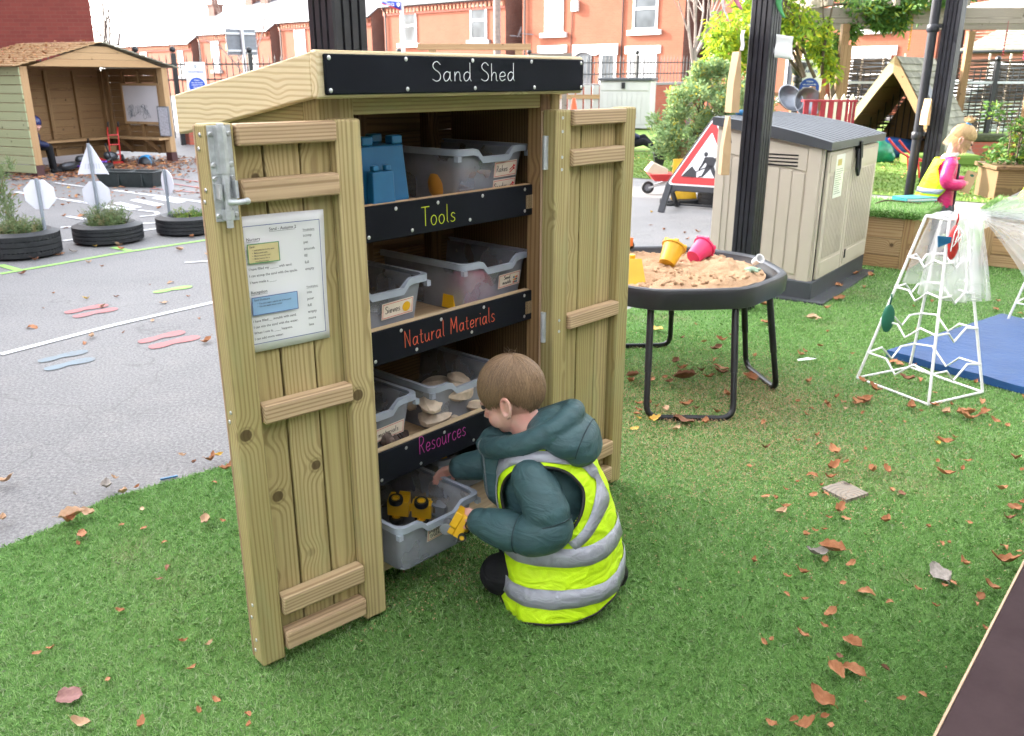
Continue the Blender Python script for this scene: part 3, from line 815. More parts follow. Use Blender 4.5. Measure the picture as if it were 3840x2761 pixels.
for i, (txt, z0, z1, xh, col, tx, sq_, tz_) in enumerate(SH):
    chalkboard('shelf_board', -.01, .69, .0705, z0, z1, txt, xh, col, tx, tz_, [(.02, z1 - .014), (.152, z1 - .014), (.30, z1 - .014), (.473, z1 - .013), (.655, z1 - .012), (.06, z0 + .014), (.205, z0 + .014), (.421, z0 + .016), (.655, z0 + .015)], .0, sq_)
    m = MB(); m.box((-.01, .0715, z0 + .0), (.69, .092, z1 + .001)); m.build('shelf_edge', W_PLY, shed)
    m = MB(); m.box((-.071, .0925, z0 + .035), (.691, .469, z0 + .052), axis=0); m.build('shelf', W_PLY, shed)
    m = MB(); m.box((.66, .0615, z0 + .02), (.70, .070, z0 + .06)); m.build('batten', W_RAIL, shed)

# ---- doors: two stiles, three planks, five rails; opened right round beside the shed
def door(sgn, Wd):
    """local frame: hinge edge at x=0, door runs to sgn*x, face towards -y"""
    d = thing('door', None, None, (0, 0, 0)); d.parent = shed
    z0, z1 = .022, 1.312
    def X(a, b): return (a * sgn, b * sgn) if sgn > 0 else (b * sgn, a * sgn)
    for a, b in ((0, .066), (Wd - .062, Wd)):
        x0, x1 = X(a, b); m = MB(); m.box((x0, -.052, z0), (x1, .002, z1), axis=2)
        for z in (1.285, 1.255, 1.17, 1.14, .21, .18, .12, .06):    # screw heads on the outer edge
            pass
        st = m.build('stile', W_SHED, d, bevel=.006, seg=2)
    m = MB(); a = .067; ws = [w_ * (Wd - .13) / .265 for w_ in (.088, .098, .079)]
    for k, wd in enumerate(ws):
        x0, x1 = X(a, a + wd - .0045); m.box((x0, -.022 - .002 * (k % 2), z0 + .012), (x1, -.002, z1 - .012), axis=2); a += wd
    m.build('plank_panel', W_SHED, d, bevel=.003)
    x0, x1 = X(.068, Wd - .064)
    for za, zb in ((1.266, 1.3105), (1.15, 1.198), (.652, .698), (.145, .196), (.046, .096)):
        m = MB(); m.box((x0, -.062, za), (x1, -.0245, zb), axis=0); m.build('rail', W_RAIL, d, bevel=.005)
    x0, x1 = X(.0, Wd)
    m = MB(); m.box((x0, .003, z0 + .004), (x1, .008, z1 - .004), axis=2); m.build('back_panel', W_EDGE, d, bevel=.002)
    m = MB()
    zs = [1.29, 1.262, 1.18, 1.155, .69, .665, .19, .15, .09, .055]
    for q, xe in ((0, .026), (1, Wd - .03)):
        for i, z in enumerate(zs):
            if q == 1 and sgn < 0: 
                m.lathe([(.0001, 0), (.005, 0), (.004, .002), (.0001, .001)], 8, (-Wd - .0005, -.028 + .012 * (i % 2), z), RY(-pi / 2))
            else: m.lathe([(.0001, 0), (.005, 0), (.004, .002), (.0001, .001)], 8, (xe * sgn, -.0525, z - .01 * (i % 2)), RX(pi / 2)) if q == 0 and sgn > 0 else None
    m.build('screw_heads', ZINC, d)
    return d
dl = door(-1, .362); dl.location = (-.013, .022, 0); dl.rotation_euler = (0, 0, -math.atan2(.050, .395)); 
dr = door(1, .388); dr.location = (.687, .022, 0); dr.rotation_euler = (0, 0, -.03)
# hinges on the right post, bolt on the left door
for z0 in (1.145, .62, .2):
    m = MB(); m.lathe([(.009, 0), (.009, .095)], 12, (.683, .008, z0)); m.lathe([(.0095, .033), (.0095, .036)], 12, (.683, .008, z0)); m.box((.69, .0285, z0 + .01), (.735, .0305, z0 + .085)); m.build('hinge', STEEL, shed, smooth=40)
m = MB()
bx = -.334
m.box((bx - .024, -.0555, 1.118), (bx + .025, -.0525, 1.309))
m.tube([(bx, -.064, 1.312), (bx, -.064, 1.105)], .0072, 12)
for z0, z1, wd in ((1.215, 1.306, .0125), (1.122, 1.142, .0125)):
    ol = [(-wd, -.0555), (wd, -.0555), (wd * .75, -.069), (0, -.074), (-wd * .75, -.069)]
    m.prism(ol[::-1], z1 - z0, (bx, 0, z0), (1, 0, 0), (0, 1, 0))
m.box((bx - .02, -.075, 1.165), (bx - .014, -.0556, 1.195)); m.box((bx + .015, -.075, 1.165), (bx + .021, -.0556, 1.200))
m.tube([(bx, -.07, 1.158), (bx + .014, -.080, 1.157), (bx + .032, -.084, 1.159)], .0058, 10); m.ball((bx + .033, -.084, 1.159), .0072, 10, 6)
bo = m.build('sliding_bolt', STEEL, dl, smooth=40)
m = MB()
for z in (1.292, 1.232, 1.205, 1.13):
    for x in (-.0185, .0195): m.lathe([(.0001, .003), (.0035, .003), (.0055, .001), (.0058, 0)][::-1], 10, (bx + x, -.0557, z), RX(pi / 2))
m.build('bolt_screws', ZINC, bo)

# ---- laminated lesson sheet on the left door
po = thing('laminated_sheet', 'laminated white lesson sheet titled Sand - Autumn 2 fixed to the left shed door', 'poster', SO, SA)
th = -math.atan2(.050, .395)
U = Vector((cos(th), sin(th), -.012)).normalized(); N_ = Vector((sin(th), -cos(th), 0)); V = N_.cross(U) * -1
if V.z < 0: V = -V
O = Vector((-.013, .022, 0)) + Vector((cos(th), sin(th), 0)) * -.316 + N_ * .0275 + Vector((0, 0, .818))
Wp, Hp = .212, .302
def PP(u, v, l=0): return tuple(O + U * u + V * v + N_ * l)
m = MB(); nu, nv = 10, 14; vs = []; fs = []
for j in range(nv + 1):
    for i in range(nu + 1):
        u, v = i / nu * Wp, j / nv * Hp
        l = .0035 * sin(u * 21 + v * 9) * (.4 + v / Hp) + .002 * mnoise.noise((u * 14, v * 14, 2)) + .004
        vs.append(PP(u, v, l))
for j in range(nv):
    for i in range(nu): q = j * (nu + 1) + i; fs.append((q, q + 1, q + nu + 2, q + nu + 1))
m.add(vs, fs)
sh_ = m.build('sheet', PAPER, po, smooth=180); sl = sh_.modifiers.new('solid', 'SOLIDIFY'); sl.thickness = .001
LIFT = .0115
def frame(mb, u0, v0, u1, v1, wd):
    for a in ((u0, v0, u1, v0 + wd), (u0, v1 - wd, u1, v1), (u0, v0, u0 + wd, v1), (u1 - wd, v0, u1, v1)):
        mb.quad(PP(a[0], a[1], LIFT), PP(a[2], a[1], LIFT), PP(a[2], a[3], LIFT), PP(a[0], a[3], LIFT))
m = MB(); m.quad(PP(.022, .200, LIFT - .0004), PP(.096, .200, LIFT - .0004), PP(.096, .243, LIFT - .0004), PP(.022, .243, LIFT - .0004)); m.build('yellow_panel', pm('cream panel', (.62, .52, .27), .5), po)
m = MB(); m.quad(PP(.022, .085, LIFT - .0004), PP(.132, .085, LIFT - .0004), PP(.132, .126, LIFT - .0004), PP(.022, .126, LIFT - .0004)); m.build('blue_panel', pm('pale blue panel', (.26, .42, .62), .5), po)
m = MB(); frame(m, .015, .02, .198, .282, .0014); frame(m, .022, .085, .132, .126, .0014); m.build('blue_border', BLUEINK, po)
m = MB(); frame(m, .022, .200, .096, .243, .0016); m.build('green_border', pm('green ink', (.02, .25, .08), .6), po)
m = MB()
def pt(t, sz, u, v, al='LEFT'): printed(m, t, sz, PP(u, v, LIFT + .0003), U, V, al)
def ul(u0, u1, v): m.quad(PP(u0, v, LIFT + .0003), PP(u1, v, LIFT + .0003), PP(u1, v + .0007, LIFT + .0003), PP(u0, v + .0007, LIFT + .0003))
pt('Sand - Autumn 2', .0095, .075, .268); ul(.075, .137, .2655)
pt('Nursery', .0095, .021, .250); ul(.021, .051, .2475)
pt('Sand', .006, .027, .2345)
for i, t in enumerate(('Leaf pictures in the sand', 'Make sand owls', 'Make nests for owl', 'Make homes for a', 'woodland scene')): pt('•  ' + t if i < 4 else '    ' + t, .0048, .032, .2275 - i * .0062)
for i, t in enumerate(('I have filled my _____ with sand.', 'I can scoop the sand with the spade.', 'I have made a ____.')): pt(t, .0078, .021, .186 - i * .0145)
pt('Reception', .0095, .021, .134); ul(.021, .06, .1315)
pt('Sand Outdoors', .006, .027, .1175)
for i, t in enumerate(('Can you make a planet out of the sand?', 'Can you make moon rocks?')): pt('•  ' + t, .0048, .034, .1095 - i * .0065)
for i, t in enumerate(('I have filled __ moulds with sand.', 'I can mix the sand with the water.', 'When I mix it, ____ happens.', 'I can add more water.')): pt(t, .0078, .021, .070 - i * .0133)
for v0, ws_ in ((.260, ('scoop', 'pat', 'smooth', 'fill', 'full', 'empty')), (.130, ('mix', 'pour', 'full', 'empty', 'more', 'less'))):
    pt('Vocabulary:', .0062, .155, v0); ul(.155, .185, v0 - .0018)
    for i, t in enumerate(ws_): pt(t, .0088, .155, v0 - .0135 - i * .0152)
m.build('printed_text', INK, po)

# ---- translucent trays
TW, TD, TH = .312, .427, .150
def tray_root(label, x, y, z, rz=0.0, parent_mesh=[]):
    p = SW(x, y, z)
    t = thing('storage_tray', label, 'tray', p, SA + rz, 'translucent trays in the sand shed')
    if parent_mesh:
        for me, nm, mt in parent_mesh:
            o = bpy.data.objects.new(nm, me); COL.objects.link(o); o.parent = t
        return t
    def ring(x0, y0, x1, y1, r, z):
        out = []
        for cx, cy, a in ((x1 - r, y1 - r, 0), (x0 + r, y1 - r, 90), (x0 + r, y0 + r, 180), (x1 - r, y0 + r, 270)):
            for k in range(4):
                q = radians(a + k * 30); out.append((cx + r * cos(q), cy + r * sin(q), z))
        return out
    rim0 = 0.012
    m = MB()
    def zt(p):     # front and back rims dip in the middle
        x_, y_, z_ = p
        if z_ < .1: return p
        if (y_ < .02 or y_ > TD - .02):
            u = abs(x_ - TW / 2)
            dip = .024 * (1 - min(1, max(0, (u - .055) / .022)))
            return (x_, y_, z_ - dip)
        return p
    def dense(r):
        out = []
        for a, b in zip(r, r[1:] + r[:1]):
            L = math.dist(a, b); k = max(1, int(L / .012))
            for i in range(k): out.append(tuple(lerp(a[j], b[j], i / k) for j in range(3)))
        return out
    R0 = [dense(ring(.012 + .022 * (1 - h), .010 + .022 * (1 - h), TW - .012 - .022 * (1 - h), TD - .010 - .022 * (1 - h), .025, TH * h)) for h in (0, .03)]
    base = ring
    lv = [0.0, .03, .35, .7, .93]
    n0 = None; rings = []
    for h in lv:
        i_ = .012 + .020 * (1 - h)
        r = ring(i_, i_, TW - i_, TD - i_, .025, TH * h)
        out = []
        for j, (a, b) in enumerate(zip(r, r[1:] + r[:1])):
            k = 14 if j % 4 == 3 else 1
            for i in range(k): out.append(tuple(lerp(a[q], b[q], i / k) for q in range(3)))
        rings.append([zt(p) if h > .9 else p for p in out])
    m.loft(rings, cap=False)
    m.add(rings[0], [tuple(range(len(rings[0])))])
    body = m.build('tray_body', CLEAR, t, smooth=50)
    so = body.modifiers.new('solid', 'SOLIDIFY'); so.thickness = .0025
    m = MB()
    def rr(i_, z):
        r = ring(i_, i_, TW - i_, TD - i_, .027, z); out = []
        for j, (a, b) in enumerate(zip(r, r[1:] + r[:1])):
            k = 14 if j % 4 == 3 else 1
            for i in range(k): out.append(zt(tuple(lerp(a[q], b[q], i / k) for q in range(3))))
        return out
    m.loft([rr(.0125, TH), rr(.0, TH), rr(.0, TH - .018), rr(.003, TH - .018), rr(.003, TH - .003), rr(.0125, TH - .003), rr(.0125, TH)], cap=False)
    for cx, cy in ((.0, .0), (TW - .016, .0), (0, TD - .016), (TW - .016, TD - .016)): m.box((cx + .001, cy + .001, TH - .034), (cx + .015, cy + .015, TH - .0185))
    m.build('tray_rim', CLEARRIM, t, smooth=40)
    return t
def sticker(t, x, z, wd, ht, texts, pics, xh, rot=.03):
    """paper label with red rounded border on the tray front"""
    m = MB(); sl = .020 / TH
    O_ = Vector((x, .0245 - .020 * (z / TH) + .0065, z)); U_ = Vector((1, 0, rot)).normalized(); V_ = Vector((0, -sl, 1)).normalized(); N2 = U_.cross(V_)
    def Q(u, v, l=0): return tuple(O_ + U_ * u + V_ * v + N2 * l)
    b = .0015
    m.quad(Q(0, 0, .004), Q(wd, 0, .004), Q(wd, ht, .004), Q(0, ht, .004), mi=0)
    for a in ((.003, .003, wd - .003, .003 + b), (.003, ht - .003 - b, wd - .003, ht - .003), (.003, .003, .003 + b, ht - .003), (wd - .003 - b, .003, wd - .003, ht - .003)):
        m.quad(Q(a[0], a[1], .0045), Q(a[2], a[1], .0045), Q(a[2], a[3], .0045), Q(a[0], a[3], .0045), mi=1)
    for tx, u, v in texts: handwrite(m, tx, xh, Q(u, v, .0048), U_, V_, r=.0008, squeeze=.9, mi=2, n=4)
    for kind, u, v, s_, mi in pics:
        if kind == 'sun': m.prism([(s_ * cos(a * pi / 8), s_ * sin(a * pi / 8)) for a in range(16)], .0008, Q(u, v, .0045), U_, V_, mi=mi)
        if kind == 'tool':
            for k in (0, 1):
                a = Vector(Q(u - s_, v + .008 * k - s_ * .7, .0052)); b_ = Vector(Q(u + s_ * .6, v + .008 * k + s_ * .3, .0052)); m.beam(a, b_, .0024, .0008, N2, mi=mi)
                m.beam(Vector(Q(u + s_ * .3, v + .008 * k + s_ * .5, .0054)), Vector(Q(u + s_ * .9, v + .008 * k + s_ * .1, .0054)), .0052, .0008, N2, mi=mi)
        if kind == 'sq': m.quad(Q(u - s_, v - s_, .0049), Q(u + s_, v - s_, .0049), Q(u + s_, v + s_, .0049), Q(u - s_, v + s_, .0049), mi=mi)
    m.build('tray_label', [pm('label card', (.70, .62, .52), .5, var=.04), REDP, INK, YEL, REDP, BLUEPL, GREENF], t)
t0 = tray_root('translucent tray behind the Tools board, labelled Rakes and Spades', .416, .10, 1.061)
meshes = [(c.data, c.name.split('.')[0], None) for c in t0.children]
def tray(label, x, y, z, rz=0.0):
    t = dup(t0, SW(x, y, z), SA + rz, label); return t
trays = {}
trays['nat'] = tray('translucent tray labelled Sand moulds holding a pink mould', .433, .10, .737)
trays['sieve'] = tray('translucent tray labelled Sieves with a yellow disc picture', -.012, .097, .737)
trays['shell'] = tray('translucent tray full of shells behind the Resources board', .297, .105, .396)
trays['cone'] = tray('translucent tray of pine cones and pebbles, label ending in materials', -.068, .10, .402)
trays['digger'] = tray('translucent tray pulled out at the bottom, labelled Diggers & trucks', .022, -.045, .104, -.02)
trays['lowr'] = tray('translucent tray at the bottom right of the shed behind the boy\'s hand', .40, .185, .101)
sticker(t0, .165, .060, .098, .046, [('Rakes', .010, .016)], [('tool', .078, .018, .011, 4)], .0092)
sticker(t0, .165, .008, .098, .046, [('Spades', .006, .018)], [('tool', .080, .019, .011, 4)], .0085)
sticker(trays['nat'], .165, .048, .100, .044, [('Sand', .025, .026), ('moulds', .020, .011)], [('sq', .070 + .007 * (i % 3), .010 + .008 * (i // 3), .003, [4, 6, 5, 3, 4, 6, 5, 3, 4][i]) for i in range(9)], .0062)
sticker(trays['sieve'], .145, .046, .112, .046, [('Sieves', .012, .016)], [('sun', .087, .022, .014, 3)], .0098)
sticker(trays['cone'], .160, .036, .105, .042, [('materials', .012, .014)], [], .0085)
sticker(trays['digger'], .112, .062, .112, .046, [('Diggers &', .006, .027), ('trucks', .012, .010)], [('sq', .080, .018, .005, 3), ('sq', .090, .030, .005, 4), ('sq', .098, .019, .005, 5)], .0078)
# ---- what lies in the trays
castle = thing('castle_mould', 'blue castle bucket mould standing left of the Rakes tray', 'sand mould', SW(.172, .17, 1.061), SA)
m = MB(); m.box((-.095, -.06, 0), (.075, .08, .175), taper=.86)
for x in (-.07, .028): m.box((x, -.05, .176), (x + .035, -.02, .198)); m.box((x, .03, .176), (x + .035, .06, .198))
m.build('bucket', BLUEPL, castle, bevel=.004)
m = MB(); m.box((-.075, -.088, .0), (.0, -.062, .115), taper=.9)
for x in (-.066, -.026): m.box((x, -.084, .116), (x + .018, -.068, .13))
m.build('gatehouse', BLUEPL, castle, bevel=.003)
def inbox(name, label, cat, x, y, z, mb, mt, group=None, smooth=40):
    o = mb.build(name, mt, None, smooth=smooth); o.location = SW(x, y, z); o.rotation_euler = (0, 0, SA)
    return tag(o, label, cat, group)
m = MB(); m.lathe([(.0, .0), (.03, .0), (.043, .02), (.046, .045), (.04, .07), (.02, .085), (0, .09)], 20); inbox('toy_ball', 'orange ball at the left end of the Rakes tray', 'ball', .475, .22, 1.066, m, pm('dull orange', (.50, .22, .03), .5))
m = MB(); m.tube([(0, 0, .06), (.16, -.04, .05)], .013, 10); m.box((.15, -.075, .035), (.23, -.005, .045)); inbox('toy_spade', 'orange handled toy spade lying in the Rakes tray', 'toy spade', .50, .25, 1.07, m, ORANGE)
m = MB(); m.box((0, 0, 0), (.12, .05, .012)); [m.box((i * .02, -.03, 0), (i * .02 + .01, 0, .012)) for i in range(6)]; m.tube([(.06, .05, .006), (.08, .18, .03)], .008, 8); inbox('toy_rake', 'red toy rake lying in the Rakes tray', 'toy rake', .53, .18, 1.07, m, REDPL)
m = MB(); m.box((0, 0, 0), (.14, .12, .05)); inbox('toy_sieve', 'dark blue sieve lying at the back of the Rakes tray', 'toy sieve', .55, .30, 1.067, m, TARP)
m = MB(); m.lathe([(.085, 0), (.083, .03), (.07, .065), (.045, .09), (.0, .098)], 20); m.lathe([(.1, 0), (.1, .008), (.085, .009)], 20); inbox('dome_mould', 'pink dome mould in the Sand moulds tray', 'sand mould', .58, .225, .742, m, PINKPL)
m = MB(); m.box((0, 0, 0), (.05, .05, .05), taper=.8); inbox('cube_mould', 'yellow mould beside the pink dome in the Sand moulds tray', 'sand mould', .455, .17, .742, m, YEL)
def shell(L, seed):
    m = MB(); rr = random.Random(seed); n = 14; rings = []
    for i in range(9):
        u = i / 8; r = L * .36 * (sin(pi * min(1, u * .93 + .05)) ** .7)
        rings.append([((u - .5) * L, r * cos(2 * pi * k / n) * (1 + .08 * cos(7 * 2 * pi * k / n)), r * .62 * sin(2 * pi * k / n) * (1 + .08 * cos(7 * 2 * pi * k / n))) for k in range(n)])
    m.loft(rings); return m
SHELLM = pm('pale shell', (.50, .40, .30), .5, var=.25, scale=40)
sh0 = None
spots = [(.36, .16, .03, .13, .2), (.44, .14, .09, .12, .1), (.40, .17, .02, .09, 1.2), (.50, .15, .03, .10, -.3), (.33, .15, .08, .10, .9), (.55, .17, .05, .08, .6), (.47, .19, .04, .10, 2.), (.36, .24, .06, .12, .5), (.52, .22, .09, .09, 1.6), (.43, .27, .05, .12, .2), (.57, .14, .02, .05, .3), (.50, .30, .06, .11, 2.4), (.35, .135, .015, .06, .3), (.41, .135, .012, .05, -.5)]
SHN = ['long ribbed', 'upright ribbed', 'small rounded', 'flat pale', 'curved', 'little round', 'ribbed', 'large', 'short', 'wide', 'tiny', 'back', 'pebble like', 'pebble sized']
for i, (x, y, z, L, a) in enumerate(spots):
    m = shell(L, i); o = inbox('sea_shell', 'pale sea shell lying among others in the shell tray', 'shell', x, y, .401 + z, m, SHELLM, 'shells in the tray'); o.rotation_euler = (random.uniform(-.4, .4), random.uniform(-.5, .5), SA + a)
CONEM = pm('pine cone', (.10, .07, .06), .8, var=.4, scale=50)
for i in range(12):
    m = MB(); L = random.uniform(.03, .05)
    for k in range(5): m.lathe([(L * .2, k * L * .2), (L * (.5 - abs(k - 1.6) * .1), k * L * .2 + .002), (L * .15, k * L * .2 + L * .18)], 8, a0=k * .4)
    o = inbox('pine_cone', 'small dark pine cone among others in the cone tray', 'pine cone', .13 + (i % 4) * .025 + random.uniform(-.01, .01), .14 + (i // 4) * .04, .41 + random.uniform(0, .045), m, CONEM, 'pine cones in the tray'); o.rotation_euler = (random.uniform(0, 2), random.uniform(0, 2), i)
# toy loader lying on its side in the pulled-out tray
def wheel(m, c, R, r, w):
    m.lathe([(r * .45, -w / 2), (r * .95, -w / 2), (r, -w * .3), (r, w * .3), (r * .95, w / 2), (r * .45, w / 2)], 18, c, R, mi=1, close=True)
    m.lathe([(.0001, -w * .3), (r * .25, -w * .3), (r * .3, -w * .45), (r * .58, -w * .52), (r * .58, w * .52), (r * .3, w * .45), (r * .25, w * .3), (.0001, w * .3)], 14, c, R, mi=0)
def loader(name, label, loc, eul):
    t = thing(name, label, 'toy vehicle', loc); t.rotation_euler = eul
    m = MB(); m.box((-.07, -.028, .022), (-.005, .028, .058)); m.box((.005, -.026, .022), (.065, .026, .05)); m.box((-.045, -.022, .058), (-.01, .022, .085)); m.box((-.068, -.03, .03), (-.052, .03, .066)); m.box((-.01, -.01, .03), (.008, .01, .045))
    m.box((.01, -.03, .045), (.06, -.024, .056)); m.box((.01, .024, .045), (.06, .03, .056)); m.build('chassis', YEL, t, bevel=.002)
    m = MB(); m.beam((.05, -.02, .045), (.085, -.02, .03), .008, .01); m.beam((.05, .02, .045), (.085, .02, .03), .008, .01); m.prism([(-.0, 0), (.03, -.004), (.034, .01), (.008, .034), (.0, .03)], .075, (.08, .0375, .01), (1, 0, 0), (0, 0, 1)); m.build('bucket', GREYPL, t, bevel=.001)
    for x in (-.042, .036):
        for s_ in (-1, 1):
            m = MB(); wheel(m, (x, s_ * .036, .022), RX(pi / 2), .022, .017); m.build('wheel', [YEL, RUBBER], t, smooth=40)
    return t
p = SW(.225, .150, .150)
loader('toy_loader', 'yellow toy wheel loader lying on its side in the pulled-out tray', p, (radians(-78), radians(4), SA - .95))
p = SW(.48, .30, .135)
loader('toy_digger', 'orange and red toy digger in the dark bottom right tray', p, (.2, 0, SA + 1.0))
# ------------------------------------------------------------------ the boy kneeling at the shed
def hermite(tbl, z):
    if z <= tbl[0][0]: return tbl[0][1:]
    for a, b in zip(tbl[:-1], tbl[1:]):
        if z <= b[0]:
            t = (z - a[0]) / (b[0] - a[0]); t = t * t * (3 - 2 * t) * .5 + t * .5
            return tuple(lerp(a[i], b[i], t) for i in range(1, len(a)))
    return tbl[-1][1:]
def capsule(mb, p0, p1, r0, r1, n=14):
    p0 = Vector(p0); p1 = Vector(p1); d = (p1 - p0); L = d.length; pts = []; rs = []
    for k in range(4): a = pi / 2 * k / 4; pts.append(p0 - d / L * r0 * cos(a)); rs.append(max(.0005, r0 * sin(a)))
    for k in range(5): pts.append(p0 + d * k / 4); rs.append(lerp(r0, r1, k / 4))
    for k in range(1, 5): a = pi / 2 * k / 4; pts.append(p1 + d / L * r1 * sin(a)); rs.append(max(.0005, r1 * cos(a)))
    mb.tube(pts, rs, n)
def chain(mb, pts, rs):
    for a, b, ra, rb in zip(pts[:-1], pts[1:], rs[:-1], rs[1:]): capsule(mb, a, b, ra, rb)
def hand(mb, wrist, fdir, palm, thumb_side, s=1.0, curl=.9):
    """palm and five bent fingers; fdir = finger direction, palm = direction the palm faces"""
    wrist = Vector(wrist); f = Vector(fdir).normalized(); pn = Vector(palm); pn = (pn - f * pn.dot(f)).normalized(); sd = f.cross(pn) * thumb_side
    for k in range(4):
        o = (k - 1.5) * .0105 * s
        b0 = wrist + sd * o * .7; kn = wrist + f * (.044 * s) + sd * o
        capsule(mb, b0, kn, .0105 * s, .0085 * s, 8)
        L = (.028, .032, .030, .024)[3 - k] * s
        a1 = curl * .55; a2 = curl * 1.25
        q1 = kn + (f * cos(a1) + pn * sin(a1)) * L * .95
        q2 = q1 + (f * cos(a2) + pn * sin(a2)) * L * .8
        capsule(mb, kn, q1, .0075 * s, .0066 * s, 8); capsule(mb, q1, q2, .0064 * s, .0052 * s, 8)
    t0 = wrist + f * .012 * s + sd * .016 * s; t1 = t0 + (f * .6 + sd * .6 + pn * .5).normalized() * .026 * s; t2 = t1 + (f * .75 + pn * .6).normalized() * .022 * s
    capsule(mb, t0, t1, .0095 * s, .0075 * s, 8); capsule(mb, t1, t2, .0072 * s, .0056 * s, 8)
def head_parts(mb, C, R, s=1.0):
    """skull, jaw, cheeks, nose, lips, brows, ears; local x forward, y left, z up"""
    def P(x, y, z): return tuple(Vector(C) + R @ Vector((x * s, y * s, z * s)))
    mb.ball(P(-.008, 0, .018), (.092 * s, .077 * s, .090 * s), 24, 16, R=R)
    mb.ball(P(.028, 0, -.045), (.058 * s, .058 * s, .062 * s), 20, 12, R=R)
    mb.ball(P(.052, 0, -.082), (.026 * s, .03 * s, .022 * s), 14, 8, R=R)
    for y in (-1, 1):
        mb.ball(P(.048, y * .034, -.050), (.032 * s, .027 * s, .030 * s), 14, 10, R=R)
        mb.ball(P(.070, y * .030, .006), (.018 * s, .022 * s, .009 * s), 12, 8, R=R)
        mb.ball(P(.070, y * .030, -.018), (.014 * s, .017 * s, .008 * s), 12, 8, R=R)
    capsule(mb, P(.080, 0, -.008), P(.096, 0, -.038), .008 * s, .0125 * s, 10)
    for y in (-1, 1): mb.ball(P(.087, y * .010, -.041), .0085 * s, 8, 6)
    mb.ball(P(.078, 0, -.058), (.012 * s, .020 * s, .006 * s), 10, 6, R=R); mb.ball(P(.074, 0, -.067), (.012 * s, .018 * s, .007 * s), 10, 6, R=R)
    for y in (-1, 1):
        ear = [P(-.012 + .016 * cos(a) - .006 * sin(a), y * (.077 + .010 * (1 - cos(a)) * .6 + .004), -.018 + .027 * sin(a)) for a in [i * 2 * pi / 12 for i in range(12)]]
        mb.tube(ear, .0056 * s, 8, closed=True)
        mb.ball(P(-.012, y * .074, -.018), (.013 * s, .007 * s, .019 * s), 10, 8, R=R); mb.ball(P(-.006, y * .076, -.044), (.007 * s, .006 * s, .009 * s), 8, 6, R=R)
def strands(mb, C, R, edge, n, rad, s=1.0, crown=(-.35, 0, .93), th=.0011, jit=.06, out=1.05, seed=3):
    """hair: fine strands that run from the crown over the skull down to the hair line edge(azimuth) -> elevation"""
    rr = random.Random(seed); cr = Vector(crown).normalized(); ph_ = [rr.uniform(0, 6.28) for _ in range(4)]
    ax = cr.orthogonal().normalized(); ay = cr.cross(ax)
    for i in range(n):
        a = rr.uniform(0, 2 * pi); dirv = ax * cos(a) + ay * sin(a)
        lay = rr.random(); o0 = rr.uniform(.0, .9) ** 1.0
        pts = []; rs = []
        col = min(1, max(0, .5 + .28 * sin(a * 13 + ph_[0]) + .2 * sin(a * 29 + ph_[1]) + rr.uniform(-.35, .35)))
        tmax = pi
        k = 0; t = o0 * 1.1 * rr.random(); sw = rr.uniform(-.25, .25)
        while k < 16 and t < tmax:
            aa = a + sw * t + .12 * sin(3 * t + i)
            dv = ax * cos(aa) + ay * sin(aa)
            d = (cr * cos(t) + dv * sin(t))
            az = math.atan2(d.y, d.x); el = math.asin(max(-1, min(1, d.z)))
            e_ = edge(az) + (lay - .5) * .34 + .05 * sin(az * 11 + seed)
            if el < e_ and t > .35: break
            r_ = out + .035 * lay + .012 * sin(6 * t + i * 1.7)
            p = Vector((d.x * rad[0] * r_ - .008, d.y * rad[1] * r_, d.z * rad[2] * r_ + .018)) * s
            pts.append(Vector(C) + R @ p); rs.append(th * s * (1.15 - .5 * k / 15)); k += 1; t += .13
        if len(pts) > 2:
            rs[-1] *= .3
            mb.tube(pts, rs, 3, cap=False, rnd=col)
BF = math.atan2(.31, -.95)
boy = thing('person', 'small boy kneeling at the open shed in a teal padded coat and yellow hi-vis vest', 'boy', (.135, 2.15, 0), BF)
SEC = [(0.0, -.022, .154, .176), (.08, -.016, .156, .172), (.16, -.008, .152, .156), (.24, .008, .148, .146), (.32, .022, .141, .140), (.39, .036, .122, .130), (.44, .048, .092, .110), (.475, .055, .070, .078)]
def vs_(th, z, off=0.0):
    cf, a, b = hermite(SEC, z)
    ct, st = cos(th), sin(th); e = .88
    x = abs(ct) ** e * (1 if ct > 0 else -1); y = abs(st) ** e * (1 if st > 0 else -1)
    fold = .0042 * sin(th * 5 + z * 13) * max(0, 1 - z / .42) + .0014 * sin(th * 17 - z * 30) * max(0, 1 - z / .4)
    k = max(0, 1 - z / .15) * max(0, cos(th - radians(65)))
    return Vector((cf + (a + off + fold) * x + .012 * k, (b + off + fold) * y + .018 * k, z))
# coat
mb = MB()
rings = []
for z in (.02, .08, .14, .19, .20, .25, .29, .30, .34, .38, .42, .45, .47):
    cf, a, b = hermite(SEC, z); pinch = -.008 if z in (.19, .20, .29, .30) else .0
    rings.append([(cf + .020 + (a + .004 + pinch) * cos(q), (b - .016 + pinch) * sin(q), z) for q in [2 * pi * i / 32 for i in range(32)]])
mb.loft(rings)
loop = crom([(-.03, 0, .55), (.00, .07, .525), (.08, .092, .482), (.155, .07, .452), (.200, .025, .432), (.200, -.025, .432), (.155, -.07, .452), (.08, -.092, .482), (.0, -.07, .525)], 4, True)
mb.tube(loop, .032, 12, closed=True)
mb.ball((-.022, 0, .486), (.086, .110, .060), 22, 14, R=RY(radians(-14)))
mb.ball((-.056, 0, .456), (.056, .090, .050), 18, 12)
mb.ball((.02, 0, .50), (.075, .11, .05), 18, 12)
capsule(mb, (.192, 0, .435), (.165, 0, .30), .046, .058); capsule(mb, (.205, .012, .452), (.225, .02, .432), .022, .018)
SEAMS = []
Rs = RY(radians(-14))
